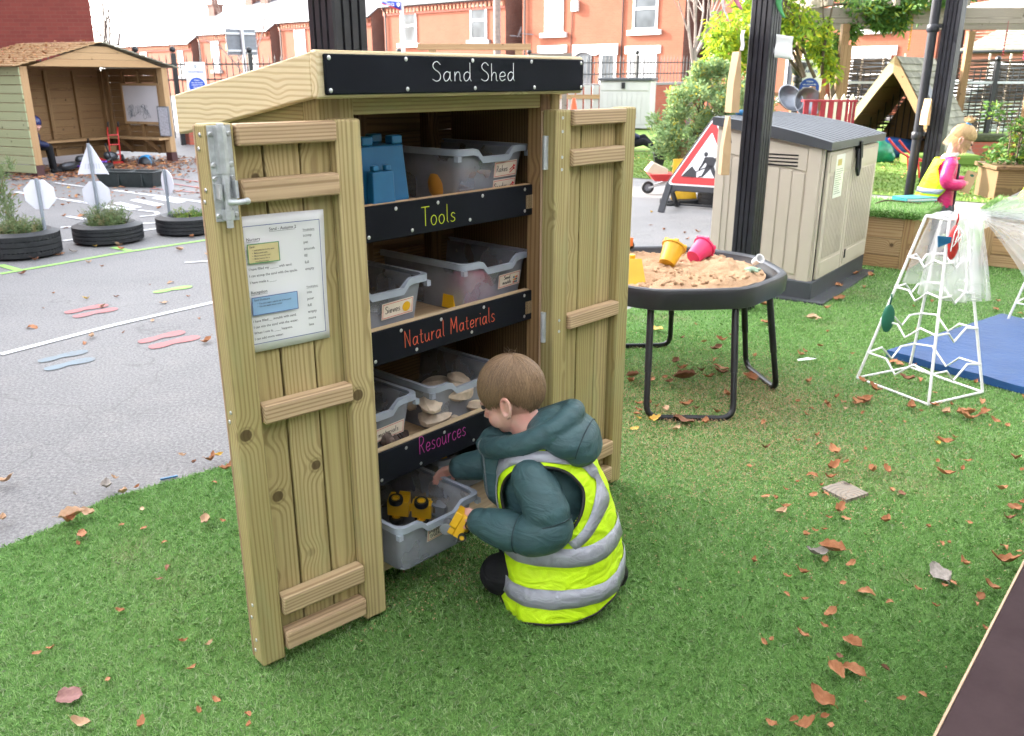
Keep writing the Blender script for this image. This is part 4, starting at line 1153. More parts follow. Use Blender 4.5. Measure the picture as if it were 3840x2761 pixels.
for xl in (-.045, .035):
    k = math.sqrt(1 - (xl / .086) ** 2)
    SEAMS.append([Vector((-.022, 0, .486)) + Rs @ Vector((xl, .1105 * k * cos(q), .0605 * k * sin(q))) for q in [2 * pi * s / 40 for s in range(40)]])
# left (near) arm with quilting pinches, right (far) arm
def sleeve(pts, rs, k=3, amp=.005):
    P = crom(pts, 6); n = len(P); R_ = []
    for i in range(n):
        u = i / (n - 1) * (len(rs) - 1); j = min(int(u), len(rs) - 2); r = lerp(rs[j], rs[j + 1], u - j)
        q = (i / (n - 1) * k) % 1.0
        R_.append(r - amp * (1.6 * max(0, 1 - min(q, 1 - q) * 7)))
    mb.tube(P, R_, 18)
    for j in range(1, k):
        i = int(round((n - 1) * j / k)); t = (P[min(n - 1, i + 1)] - P[i - 1]).normalized(); a = t.orthogonal().normalized(); b = t.cross(a); SEAMS.append([P[i] + (a * cos(q) + b * sin(q)) * (R_[i] + .0018) for q in [2 * pi * s / 28 for s in range(28)]])
    mb.ball(P[0], rs[0]); mb.ball(P[-1], rs[-1] * .98)
sleeve([(.05, .115, .395), (.005, .150, .342), (-.018, .162, .288), (.042, .166, .258), (.12, .158, .258), (.183, .150, .263)], [.058, .060, .062, .060, .054, .040], 3, .005)
sleeve([(.07, -.10, .395), (.15, -.135, .35), (.24, -.125, .31), (.338, -.105, .287)], [.058, .056, .050, .040], 3)
coat_me = remesh(mb, .0055, 6, .5)
coat = mesh_obj('coat', coat_me, COAT, boy)
mb = MB()
for sm in SEAMS: mb.tube(sm, .0016, 5, closed=True)
mb.build('seam', COATD, coat, smooth=180)
# body: head, neck, core and both hands in one surface
HP = Vector((.145, -.004, .582)); HR = (RZ(radians(-4)) @ RY(radians(24)))
mb = MB(); head_parts(mb, HP, HR, .96)
capsule(mb, (.06, 0, .43), (.125, 0, .54), .05, .046)
capsule(mb, (.0, 0, .15), (.06, 0, .42), .09, .08)
chain(mb, [(.05, .11, .39), (-.015, .165, .275), (.185, .150, .265)], [.04, .035, .022]); chain(mb, [(.06, -.11, .39), (.2, -.13, .32), (.345, -.105, .287)], [.04, .03, .02])
hand(mb, (.190, .149, .268), (.9, -.25, .10), (-.05, -.5, -.8), 1, .92, 1.0)
hand(mb, (.352, -.105, .283), (.85, .15, -.35), (-.1, .75, -.5), -1, .90, .7)
me = remesh(mb, .0034, 3, .5)
body = mesh_obj('body', me, SKIN, boy)
m = MB()
for y in (-1, 1): m.ball(HP + HR @ (Vector((.0835, y * .030, -.007)) * .96), .0075, 8, 6)
m.build('eyes', INK, boy, smooth=180)
# hair
def edge(az):
    a = abs(az)
    if a < 1.0: return lerp(-.20, -.27, a)
    if a < 1.75: return lerp(-.27, -.22, (a - 1.0) / .75)
    return lerp(-.22, -.92, min(1, (a - 1.75) / .6))
mb = MB()
nb, mb_ = 36, 14; vs = []; fs = []
for i in range(nb):
    az = -pi + 2 * pi * i / nb; e0 = edge(az) + .10
    for j in range(mb_ + 1):
        el = lerp(pi / 2, e0, j / mb_); d = Vector((cos(el) * cos(az), cos(el) * sin(az), sin(el)))
        p = Vector((d.x * .092 * 1.035 - .008, d.y * .077 * 1.035, d.z * .09 * 1.035 + .018)) * .96
        vs.append(tuple(HP + HR @ p))
for i in range(nb):
    for j in range(mb_): a = i * (mb_ + 1) + j; b = ((i + 1) % nb) * (mb_ + 1) + j; fs.append((a, a + 1, b + 1, b))
mb.add(vs, fs, rnd=.05)
strands(mb, HP, HR, edge, 5200, (.092, .077, .090), .96, crown=(-.45, .05, .89), th=.0009)
rr = random.Random(5)
for i in range(12):          # loose hairs at the crown
    b = HP + HR @ (Vector((-.045 + rr.uniform(-.02, .02), rr.uniform(-.02, .02), .105)) * .96); d = Vector((rr.uniform(-.5, .5), rr.uniform(-.5, .5), 1)).normalized()
    L = rr.uniform(.010, .022); mb.tube([b, b + d * L * .6, b + d * L + Vector((rr.uniform(-.012, .012), rr.uniform(-.01, .01), 0))], [.0005, .0004, .0002], 3, cap=False)
mb.build('hair', HAIR, boy, smooth=180)
# vest: open shell with an armhole, tapes and binding
AX, AZ, ARX, ARZ = .022, .338, .112, .098      # armhole ellipse on the near side
mb = MB(); nt, nz = 132, 90; T0, T1 = radians(28), radians(332); vs = []; fs = []; keep = []
def hemz(th):
    q = max(0, min(1, (th - radians(62)) / radians(120))); return .004 + .055 * q * q * (3 - 2 * q) + .006 * sin(th * 5) + .03 * max(0, (radians(50) - th))
for j in range(nz + 1):
    for i in range(nt + 1):
        th = lerp(T0, T1, i / nt); z0 = hemz(th); z = lerp(z0, .474, j / nz)
        p = vs_(th, z, .012); vs.append(tuple(p)); keep.append(((p.x - AX) / ARX) ** 2 + ((p.z - AZ) / ARZ) ** 2)
for j in range(nz):
    for i in range(nt):
        q = [j * (nt + 1) + i, j * (nt + 1) + i + 1, (j + 1) * (nt + 1) + i + 1, (j + 1) * (nt + 1) + i]
        if max(keep[k] for k in q) < 1.03: continue
        fs.append(tuple(q))
mb.add(vs, fs)
vest = mb.build('vest', HIVIS, boy, smooth=180)
so = vest.modifiers.new('solid', 'SOLIDIFY'); so.thickness = .003
def side(x, z, off, sgn=1):
    cf, a, b = hermite(SEC, z); c = max(-1, min(1, (x - cf) / (a + off)))
    th = math.acos(math.copysign(abs(c) ** (1 / .88), c)); p = vs_(th * sgn, z, off); return p
mb = MB()
for z0, z1, ta, tb in ((.172, .222, T0 + .15, T1 - .1), (.062, .112, T0 + .02, T1 - .1)):
    vs = []; n = 110
    for i in range(n + 1):
        th = lerp(ta, tb, i / n)
        for z in (z0, (z0 + z1) / 2, z1): vs.append(tuple(vs_(th, z - .012 * cos(th), .0172)))
    mb.add(vs, [(3 * i + k, 3 * i + 3 + k, 3 * i + 4 + k, 3 * i + 1 + k) for i in range(n) for k in (0, 1)])
vs = []; n = 60
for i in range(n + 1):
    ph = lerp(radians(-42), radians(232), i / n)
    for s_ in (1.22, 1.36, 1.50):
        z = min(.470, AZ + ARZ * s_ * sin(ph) * (1.0 if sin(ph) < 0 else .93)); vs.append(tuple(side(AX + ARX * s_ * cos(ph), z, .0172)))
mb.add(vs, [(3 * i + k, 3 * i + 3 + k, 3 * i + 4 + k, 3 * i + 1 + k) for i in range(n) for k in (0, 1)])
tp = mb.build('reflective_tape', TAPE, vest, smooth=180)
so = tp.modifiers.new('solid', 'SOLIDIFY'); so.thickness = .002
mb = MB()
mb.tube([side(AX + ARX * cos(a), AZ + ARZ * sin(a), .013) for a in [2 * pi * i / 48 for i in range(48)]], .0048, 8, closed=True)
mb.tube([vs_(lerp(T0, T1, i / 90), hemz(lerp(T0, T1, i / 90)), .012) for i in range(91)], .0032, 6)
mb.build('binding', PIPING, vest, smooth=180)
# zip down the chin guard, laid on the coat surface
from mathutils.bvhtree import BVHTree
bt = BVHTree.FromPolygons([v.co[:] for v in coat_me.vertices], [tuple(p.vertices) for p in coat_me.polygons])
mb = MB()
for i in range(40):
    t = i / 39; hit = bt.ray_cast(Vector((.5, .14, lerp(.455, .285, t))), Vector((-1, -.36 + .04 * t, 0)).normalized())[0]
    if hit: mb.box(hit - Vector((.0024, .0024, .0012)), hit + Vector((.0024, .0024, .0012)))
mb.build('zip', GREYPL, boy)
# trousers and shoes
mb = MB()
for y in (-1, 1):
    chain(mb, [(-.03, y * .07, .12), (.150, y * .080, .068)], [.085, .060]); chain(mb, [(.150, y * .080, .060), (-.09, y * .06, .050)], [.056, .042])
me = remesh(mb, .007, 4); mesh_obj('trousers', me, TROUS, boy)
for y in (-1, 1):
    dx = .065 if y > 0 else 0; mb = MB(); capsule(mb, (-.10 + dx, y * .06, .045), (-.150 + dx, y * .062, .042), .038, .040); capsule(mb, (-.155 + dx, y * .062, .03), (-.130 + dx, y * .06, .085), .032, .03)
    me = remesh(mb, .005, 3); mesh_obj('shoe', me, SHOE, boy)
# the toy in his near hand
q = Matrix.Rotation(BF, 3, 'Z') @ Vector((.236, .140, .240)) + Vector((.135, 2.15, 0))
tt = thing('toy_truck', 'yellow toy tipper gripped in the boy\'s near hand', 'toy vehicle', q); tt.rotation_euler = (radians(10), radians(62), BF + .3)
m = MB(); m.box((-.035, -.022, -.012), (.035, .022, .012)); m.box((-.036, -.024, .012), (.012, .024, .034)); m.box((.016, -.02, .012), (.036, .02, .030)); m.build('chassis', YEL, tt, bevel=.003)
m = MB(); m.lathe([(.0, -.02), (.017, -.018), (.017, .018), (.0, .02)], 14, (.03, 0, .036), RX(pi / 2)); m.build('drum', GREYPL, tt, smooth=40)
for x in (-.02, .022):
    for s_ in (-1, 1):
        m = MB(); wheel(m, (x, s_ * .026, -.014), RX(pi / 2), .012, .009); m.build('wheel', [YEL, RUBBER], tt, smooth=40)
# ------------------------------------------------------------------ sand tray on its stand
tr = thing('sand_tray', 'black octagonal play tray of sand on tubular legs beside the shed', 'sand table', (.757, 4.033, 0), radians(5))
def octo(k, z, bulge=.007):
    out = []
    for i in range(8):
        a0 = radians(-112.5 + 45 * i)
        for j in range(6):
            a = a0 + radians(45) * j / 6; u = (j / 6 - .5) * 2
            r = .497 / cos(a - a0 - radians(22.5)) + bulge * (1 - u * u) - .010 * (abs(u) > .95)
            out.append((r * k * cos(a), r * k * sin(a), z))
    return out
mb = MB()
mb.loft([octo(.985, .462), octo(1.0, .466), octo(1.012, .53), octo(1.0, .548), octo(.985, .553), octo(.95, .552), octo(.93, .545), octo(.90, .495), octo(.87, .478)], cap=False)
b_ = octo(.87, .478); mb.add(b_, [tuple(range(len(b_)))])
b_ = octo(.985, .462); mb.add(b_, [tuple(reversed(range(len(b_))))])
mb.build('tray', BLACKPL, tr, smooth=28)
def uleg(a, b, c, d, r=.06):
    """upright a-b, ground bar b-c, upright c-d, with bent corners"""
    A, B_, C_, D = [Vector(p) - Vector((.757, 4.033, 0)) for p in (a, b, c, d)]
    Rm = Matrix.Rotation(radians(-5), 3, 'Z'); A, B_, C_, D = [Rm @ p for p in (A, B_, C_, D)]
    pts = [A, A.lerp(B_, .5)]
    for P0, P, P1 in ((A, B_, C_), (B_, C_, D)):
        u = (P0 - P).normalized(); v = (P1 - P).normalized()
        for k in range(6):
            t = k / 5; pts.append(P + u * r * (1 - t) ** 2 + v * r * t ** 2)
    pts += [C_.lerp(D, .5), D]
    m = MB(); m.tube(pts, .0135, 12)
    for P0, P1 in ((A, B_), (D, C_)):
        m.tube([P0, P0.lerp(P1, .60)], .0158, 12)
    m.build('leg', BLACKM, tr, smooth=40)
uleg((.600, 3.60, .47), (.575, 3.425, .017), (.945, 3.41, .017), (.965, 3.60, .47))
uleg((1.125, 4.09, .47), (1.185, 4.13, .017), (1.235, 3.77, .017), (1.165, 3.79, .47))
uleg((.84, 4.40, .47), (.86, 4.475, .017), (.50, 4.45, .017), (.52, 4.38, .47))
uleg((.36, 4.20, .47), (.29, 4.24, .017), (.27, 3.87, .017), (.36, 3.90, .47))
def sand_mat():
    N = NT('damp play sand'); v = N.n('TexCoord').outputs['Object']
    f = N.noise(v, 18.0, 4.0, .7); g = N.noise(v, 260.0, 2.0)
    c = N.mix(N.ramp(f, .3, .7), (.47, .285, .16), (.60, .39, .24))
    c = N.mix(N.ramp(g, .35, .75, 0, .45), c, (.66, .47, .31))
    N.bs(Base_Color=c, Roughness=.95, Specular_IOR_Level=.15); N.bump(N.math('ADD', f, g), .9, .012)
    return N.mat
SAND = sand_mat()
mb = MB(); vs = []; fs = []; nr, na = 46, 120
for i in range(nr + 1):
    for k in range(na):
        a = 2 * pi * k / na; r = i / nr * .438
        x, y = r * cos(a), r * sin(a)
        h = .032 * mnoise.noise((x * 4, y * 4, 1.3)) + .022 * mnoise.noise((x * 11, y * 11, 5)) + .018 * abs(mnoise.noise((x * 26, y * 26, 2))) + .010 * mnoise.noise((x * 55, y * 55, 8))
        h += .02 * math.exp(-((x + .25) ** 2 + (y - .22) ** 2) / .02) + .02 * math.exp(-((x - .25) ** 2 + (y + .05) ** 2) / .02)
        e = min(1, (nr - i) / 6)
        vs.append((x, y, .522 + max(-.015, h + .016) * (.3 + .7 * e)))
for i in range(nr):
    for k in range(na): k2 = (k + 1) % na; fs.append((i * na + k, (i + 1) * na + k, (i + 1) * na + k2, i * na + k2))
mb.add(vs, fs)
for i in range(420):
    a = random.uniform(0, 2 * pi); r = .42 * math.sqrt(random.random()); s_ = random.uniform(.003, .011)
    x, y = r * cos(a), r * sin(a)
    h = .032 * mnoise.noise((x * 4, y * 4, 1.3)) + .022 * mnoise.noise((x * 11, y * 11, 5)) + .018 * abs(mnoise.noise((x * 26, y * 26, 2)))
    mb.ball((x, y, .538 + max(-.03, h) + s_ * .2), (s_, s_ * random.uniform(.7, 1.2), s_ * .8), 6, 4)
so_ = mb.build('play_sand', SAND, None, smooth=60); so_.location = (.757, 4.033, 0)
tag(so_, 'lumpy damp sand filling the black octagonal tray', 'sand', None, 'stuff')
def bucket(name, label, col, loc, eul, s=1.0):
    t = thing(name, label, 'toy bucket', loc); t.rotation_euler = eul
    m = MB(); m.lathe([(.0, 0), (.036 * s, 0), (.05 * s, .088 * s), (.058 * s, .09 * s), (.058 * s, .098 * s), (.048 * s, .098 * s), (.046 * s, .09 * s), (.034 * s, .006 * s), (.0, .006 * s)], 22)
    t.rotation_euler = Vector(eul).to_track_quat('Z', 'Y').to_euler()
    for k in range(6): a = k * pi / 3; m.box((-.008, -.008, .098 * s), (.008, .008, .112 * s), R=RZ(a), c=None) if False else m.box((.05 * s * cos(a) - .009, .05 * s * sin(a) - .009, .096 * s), (.05 * s * cos(a) + .009, .05 * s * sin(a) + .009, .106 * s))
    m.build('bucket_body', col, t, smooth=40)
    return t
bucket('toy_bucket', 'yellow toy bucket tipped over in the sand', YEL, (.735, 4.03, .560), (.42, .55, .72), 1.05)
bucket('toy_bucket', 'pink castle bucket lying upside down in the sand', PINKPL, (.885, 4.15, .565), (.62, .55, .42), 1.02)
sc_ = thing('toy_scoop', 'yellow flat toy scoop stuck in the sand near the door', 'toy scoop', (.555, 3.80, .545), .1)
m = MB(); m.prism([(-.045, -.06), (.045, -.06), (.034, .075), (-.030, .075)], .012, (0, 0, .01), (1, 0, .0), (0, .5, .86)); m.box((-.012, .06, .06), (.012, .09, .09)); m.build('blade', YEL, sc_, bevel=.003)
cu_ = MB(); cu_.lathe([(.0, 0), (.015, 0), (.020, .05), (.024, .052), (.018, .052), (.013, .004), (0, .004)], 14); o = cu_.build('paper_cup', WHITEP, None, smooth=40); o.location = (1.165, 4.08, .555); o.rotation_euler = (.9, .5, 0); tag(o, 'small white cup tipped in the sand', 'cup')
tt = thing('toy_turtle', 'small pale green toy turtle in the sand', 'toy turtle', (1.105, 3.90, .555))
m = MB(); m.ball((0, 0, .004), (.028, .022, .015), 14, 8); m.ball((.034, 0, .004), (.010, .008, .008), 8, 6)
for x in (-.02, .018):
    for y in (-1, 1): m.ball((x, y * .022, 0), (.012, .009, .005), 8, 5)
m.build('shell', pm('pale green plastic', (.30, .42, .30), .5, var=.3, scale=60), tt, smooth=180)
p = (.555, 4.40, .56); loader('toy_digger', 'orange toy digger on the far rim of the sand tray', p, (0, 0, 2.2)); 
for c in bpy.data.objects:
    if c.parent and c.parent.get('label', '').startswith('orange toy digger on the far'):
        if c.name.startswith('chassis'): c.data = c.data.copy(); c.data.materials[0] = ORANGE

# ------------------------------------------------------------------ beige storage shed
KA = math.atan2(.8, .6)
ks = thing('storage_shed', 'beige resin storage shed with a dark grey sloping lid behind the sand tray', 'storage shed', (1.952, 5.505, 0), KA)
KW, KD, KF, KB = 1.15, .72, .975, 1.095
def ktop(y): return lerp(KF, KB, y / KD)
mb = MB()
ol = [(0.0, .10), (KD, .10), (KD, KB), (0, KF)]
mb.prism(ol, .03, (0.0, 0, 0), (0, 1, 0), (0, 0, 1)); mb.prism(ol, .03, (KW - .03, 0, 0), (0, 1, 0), (0, 0, 1))
mb.box((.031, KD - .03, .1), (KW - .031, KD, KB - .002))
for i in range(7):       # side boarding with grooves
    y0 = .11 + i * .083; mb.prism([(y0, .17), (y0 + .075, .17), (y0 + .075, ktop(y0) - .17), (y0, ktop(y0) - .17)], .006, (-.0065, 0, 0), (0, 1, 0), (0, 0, 1))
mb.box((-.014, .015, .11), (-.001, .095, KF + .01)); mb.box((-.014, KD - .07, .11), (-.001, KD - .005, KB - .03))
mb.prism([(.10, ktop(.1) - .16), (KD - .08, ktop(KD - .08) - .16), (KD - .08, ktop(KD - .08) - .02), (.10, ktop(.1) - .02)], .008, (-.0085, 0, 0), (0, 1, 0), (0, 0, 1))
bd_ = mb.build('shed_body', BEIGE, ks, bevel=.006)
mb = MB()
for i in range(4):
    z = KF - .05 - i * .022; mb.box((-.0105, .16, z), (-.0088, .42, z + .009))
mb.build('vent_slots', BLACKM, ks)
for x0, x1, nm in ((.045, .525, 0), (.535, KW - .01, 1)):
    mb = MB(); mb.box((x0, -.02, .14), (x1, -.001, KF - .02))
    n = 13
    for i in range(n):
        xa = lerp(x0 + .05, x1 - .03, i / n); mb.box((xa, -.0245, .27), (xa + (x1 - x0 - .08) / n * .62, -.0205, KF - .17))
    mb.box((x0 + .03, -.025, .16), (x1 - .03, -.0205, .25)); mb.box((x0 + .02, -.026, KF - .15), (x1 - .02, -.0205, KF - .04))
    d = mb.build('door', BEIGE, ks, bevel=.004)
    if nm:
        m = MB(); m.beam((x0 + .03, -.035, KF + .02), (x0 + .05, -.04, KF - .09), .06, .025)
        m.tube([(x0 + .02, -.045, KF - .03), (x0 + .02, -.05, KF - .16), (x0 + .05, -.052, KF - .20), (x0 + .08, -.05, KF - .16), (x0 + .075, -.045, KF - .05)], .012, 10, closed=True); m.build('handle', BLACKM, d, smooth=50)
        m = MB(); m.box((x0 + .05, -.032, .2), (x0 + .07, -.0265, .26)); m.build('lock', BLACKM, d)
mb = MB(); mb.box((-.02, -.015, .0), (KW + .01, KD + .01, .135)); mb.build('plinth', LIDG, ks, bevel=.01)
mb = MB(); vs = []; nx, ny = 12, 14
for j in range(ny + 1):
    for i in range(nx + 1):
        x = lerp(-.035, KW + .035, i / nx); y = lerp(-.05, KD + .03, j / ny)
        vs.append((x, y, ktop(y) + .052 + .022 * sin(pi * j / ny)))
base = len(vs); vs += [(v[0], v[1], v[2] - .05 - .022 * sin(pi * (k // (nx + 1)) / ny)) for k, v in enumerate(vs)]
fs = []
for j in range(ny):
    for i in range(nx): q = j * (nx + 1) + i; fs += [(q, q + 1, q + nx + 2, q + nx + 1), (base + q, base + q + nx + 1, base + q + nx + 2, base + q + 1)]
for i in range(nx): fs += [(i + 1, i, base + i, base + i + 1), (ny * (nx + 1) + i, ny * (nx + 1) + i + 1, base + ny * (nx + 1) + i + 1, base + ny * (nx + 1) + i)]
for j in range(ny): fs += [(j * (nx + 1), (j + 1) * (nx + 1), base + (j + 1) * (nx + 1), base + j * (nx + 1)), ((j + 1) * (nx + 1) + nx, j * (nx + 1) + nx, base + j * (nx + 1) + nx, base + (j + 1) * (nx + 1) + nx)]
mb.add(vs, fs)
for i in range(1, 14):
    x = -.035 + i * (KW + .07) / 14
    mb.tube([(x, lerp(-.05, KD + .03, j / 8), ktop(lerp(-.05, KD + .03, j / 8)) + .053 + .022 * sin(pi * j / 8)) for j in range(9)], .0018, 4)
ld = mb.build('lid', LIDG, ks, smooth=40)
nt_ = thing('paper_notice', 'laminated notice stuck on the left door of the beige storage shed', 'notice', (1.952, 5.505, 0), KA)
m = MB(); m.box((.165, -.0275, .655), (.345, -.0262, .93)); m.build('sheet', PAPER, nt_)
m = MB()
for i in range(12): m.box((.18, -.0285, .68 + i * .014), (.18 + random.uniform(.07, .15), -.0277, .684 + i * .014))
m.build('printed_lines', GREYPL, nt_)
m = MB(); m.box((.20, -.0285, .86), (.28, -.0277, .90)); m.build('picture', pm('ochre print', (.5, .4, .12), .5), nt_)
o = MB(); o.prism([(-.08, -.12), (KW + .03, -.10), (KW + .06, KD + .05), (-.1, KD + .05)], .012); o = o.build('ground_mat', LIDG, None); o.location = (1.952, 5.505, .006); o.rotation_euler = (0, 0, KA); tag(o, 'dark grey mat under the beige storage shed', 'mat')
m = MB(); m.ball((0, 0, 0), (.05, .03, .022), 12, 8); o = m.build('blue_beanbag', BLUEPL, None, smooth=180); o.location = (1.60, 6.22, 1.165); tag(o, 'small blue beanbag on the storage shed lid beside the post', 'beanbag')

# ------------------------------------------------------------------ things fixed to the posts
def sheet(name, label, cat, mt, w_, h_, loc, rz, tilt=0.0, th=.003, extra=None):
    t = thing(name, label, cat, loc, rz); m = MB(); n = 8; vs = []; fs = []
    for j in range(n + 1):
        for i in range(n + 1): u, v = i / n - .5, j / n - .5; vs.append((u * w_, .02 * u * u * w_ * 4 + .004 * sin(v * 7), v * h_ + u * tilt))
    for j in range(n):
        for i in range(n): q = j * (n + 1) + i; fs.append((q, q + 1, q + n + 2, q + n + 1))
    m.add(vs, fs); o = m.build('sheet', mt, t, smooth=180); s_ = o.modifiers.new('solid', 'SOLIDIFY'); s_.thickness = th
    if extra: extra(t)
    return t
SP = ln(OC, 3.12, 0); SR = math.atan2(ES.y, ES.x)
def pxy(s, t): return ln(OC, s, t)
q = pxy(3.06, -.085)
def zig(t):
    m = MB(); m.tube([(-.02, -.012, .0), (.03, -.012, .08), (.03, -.012, -.02), (-.01, -.012, -.02)], .003, 5); m.build('pen_drawing', INK, t)
def paperbag(label, z, h_, s, t, rz, w_=.10, d=.05):
    p_ = pxy(s, t); r = thing('paper_bag', label, 'paper bag', (p_[0], p_[1], z), rz)
    m = MB(); m.loft([[(-w_ / 2, -d / 2, 0), (w_ / 2, -d / 2, 0), (w_ / 2, d / 2, 0), (-w_ / 2, d / 2, 0)], [(-w_ / 2 * .95, -d / 2 * .9, h_ * .5), (w_ / 2, -d / 2 * .7, h_ * .5), (w_ / 2 * .95, d / 2 * .9, h_ * .5), (-w_ / 2, d / 2, h_ * .5)], [(-w_ / 2, -d * .12, h_), (w_ / 2, -d * .12, h_), (w_ / 2, d * .12, h_), (-w_ / 2, d * .12, h_)]])
    m.build('bag', KRAFT, r, bevel=.002)
    m = MB(); m.tube([(-.02, -d / 2 - .003, h_ * .55), (.03, -d / 2 + .004, h_ * .8), (.025, -d / 2 - .001, h_ * .4)], .0025, 5); m.build('pen_drawing', INK, r)
    return r
paperbag('brown paper bag on the post above the storage shed lid', 1.20, .34, 3.035, -.20, SR + .9)
paperbag('brown paper bag hung lower on the post in front of the storage shed side', .84, .34, 3.02, -.215, SR + .7)
sheet('paper_notice', 'white sheet taped high on the middle black post', 'notice', PAPER, .125, .125, (*pxy(3.17, .02), 1.565), SR - .62, -.015)
sheet('paper_card', 'small grey card on the left side of the middle black post', 'card', pm('grey card', (.5, .5, .52), .6), .06, .11, (*pxy(3.035, -.165), 1.60), SR + .8)
paperbag('brown paper bag taped to the downpipe on the post beside the playhouse', 1.02, .21, 6.08, -.02, SR + .9, .12, .03)
def ribbon(name, label, mt, loc, L, wd):
    m = MB(); vs = []; fs = []; n = 12
    for i in range(n + 1):
        t = i / n; c = Vector((.03 * sin(t * 7), .02 * cos(t * 6), -L * t)); s_ = wd * (.4 + .6 * sin(pi * min(1, t * .9 + .1)))
        vs += [tuple(c + Vector((-s_, 0, 0))), tuple(c + Vector((s_, .01, 0)))]
    fs = [(2 * i, 2 * i + 1, 2 * i + 3, 2 * i + 2) for i in range(n)]
    m.add(vs, fs); o = m.build(name, mt, None, smooth=180); o.location = loc; s_ = o.modifiers.new('solid', 'SOLIDIFY'); s_.thickness = .002
    return tag(o, label, 'ribbon')
ribbon('hanging_ribbon', 'pink crepe ribbon hanging left of the middle post', pm('pink crepe', (.75, .25, .40), .7), (1.27, 5.2, 2.0), .24, .022)
ribbon('hanging_ribbon', 'white crepe ribbon hanging beside the pink one', WHITEP, (1.21, 5.22, 2.02), .32, .010)
ribbon('hanging_ribbon', 'green leaf-shaped ribbon hanging right of the middle post', pm('green crepe', (.10, .40, .16), .7), (1.53, 5.25, 2.0), .28, .022)

# ------------------------------------------------------------------ white wire pyramid frames, net and mat
def pyramid(label, c, rz):
    t = thing('wire_pyramid', label, 'climbing frame model', c, rz, 'white wire pyramid frames')
    B = [(-.266, .067), (-.086, -.295), (.240, -.134), (.060, .228)]; T_ = [(-.062, .078), (.012, -.005 + -.01), (.085, .022), (.045, .12)]
    T_ = [(x * .30 + .015, y * .30 + .02) for x, y in B]; ZT = .788
    def P(i, z): k = z / ZT; return Vector((lerp(B[i][0], T_[i][0], k), lerp(B[i][1], T_[i][1], k), z + .008))
    for i in range(4):
        m = MB(); m.tube([P(i, 0), P(i, ZT)], .0068, 8); m.build('upright', WHITEW, t, smooth=60)
    for nm, z in (('base_square', 0), ('top_square', ZT)):
        m = MB()
        for i in range(4): m.tube([P(i, z), P((i + 1) % 4, z)], .0062, 8)
        m.build(nm, WHITEW, t, smooth=60)
    for z in (.13, .295, .455, .60):
        m = MB()
        for i in range(4):
            a, b = P(i, z), P((i + 1) % 4, z); L = (b - a).length; up = Vector((0, 0, 1)); h = L * .17
            m.tube([a, a.lerp(b, .30), a.lerp(b, .47) - up * h, a.lerp(b, .72) + up * h * .25, b], .0050, 8)
        for i in range(4): m.ball(P(i, z), .0085, 8, 6)
        m.build('zigzag_rung', WHITEW, t, smooth=60)
    return t
pyramid('white wire pyramid frame with zigzag rungs and draped net top', (1.947, 3.88, .006), 0)
pyramid('white wire pyramid frame cut by the right edge behind the net', (3.20, 4.88, .006), .15)
matp = [(1.962, 4.288), (2.365, 3.717), (3.36, 4.45), (2.955, 5.019)]
m = MB(); n = 28; vs = []; fs = []
for j in range(n + 1):
    for i in range(n + 1):
        u, v = i / n, j / n; x = lerp(lerp(matp[0][0], matp[1][0], u), lerp(matp[3][0], matp[2][0], u), v); y = lerp(lerp(matp[0][1], matp[1][1], u), lerp(matp[3][1], matp[2][1], u), v)
        vs.append((x, y, .048 + .004 * mnoise.noise((x * 6, y * 6, 0)) + .004 * max(0, mnoise.noise((x * 14 + 3, y * 9, 4)))))
b0 = len(vs); vs += [(v[0], v[1], .012) for v in vs]
for j in range(n):
    for i in range(n): q = j * (n + 1) + i; fs.append((q, q + 1, q + n + 2, q + n + 1))
for k in range(n):
    for a, b in ((k + 1, k), (n * (n + 1) + k, n * (n + 1) + k + 1), (k * (n + 1), (k + 1) * (n + 1)), ((k + 1) * (n + 1) + n, k * (n + 1) + n)): fs.append((a, b, b0 + b, b0 + a))
m.add(vs, fs); o = m.build('play_mat', BLUEMAT, None, smooth=50); tag(o, 'blue vinyl floor mat lying on the lawn behind the wire pyramid', 'mat')
# tulle net: gathered over the pyramid top and drawn out to the right
nt2 = thing('tulle_net', 'white tulle net knotted over the wire pyramid and drawn out to the right', 'net', (1.967, 3.90, 0))
def net_sheet(fn, nu, nv, nm):
    m = MB(); vs = []; gc = []; fs = []
    for j in range(nv + 1):
        for i in range(nu + 1): u, v = i / nu, j / nv; vs.append(tuple(Vector(fn(u, v)) - Vector((1.967, 3.90, 0)))); gc.append((u * 4, v * 2, 0))
    for j in range(nv):
        for i in range(nu): q = j * (nu + 1) + i; fs.append((q, q + 1, q + nu + 2, q + nu + 1))
    m.add(vs, fs, gc); return m.build(nm, NET, nt2, smooth=180)
def skirt(u, v, k=1.0):
    a = lerp(radians(-150), radians(60), u); r = lerp(.085, .165, v ** .8) + .024 * v * sin(u * 38) + .014 * v * sin(u * 23 + 1)
    return (1.985 + r * cos(a) * .92, 3.885 + r * sin(a) * .8, lerp(.815, .475 - .04 * sin(u * 3.0), v) + .012 * sin(pi * min(1, v * 6)))
net_sheet(skirt, 90, 18, 'gathered_skirt')
net_sheet(lambda u, v: (skirt(u, v)[0] + .008, skirt(1 - u, v)[1] - .004, skirt(u, v)[2] * .96 + .03), 70, 14, 'gathered_skirt')
def cap_(u, v):
    a = 2 * pi * u; r = .085 * v; return (1.985 + r * cos(a), 3.885 + r * sin(a) * .85, .826 + .012 * sin(9 * a) * v - .02 * v * v)
net_sheet(cap_, 40, 6, 'gathered_top')
K = Vector((2.115, 3.95, .775))
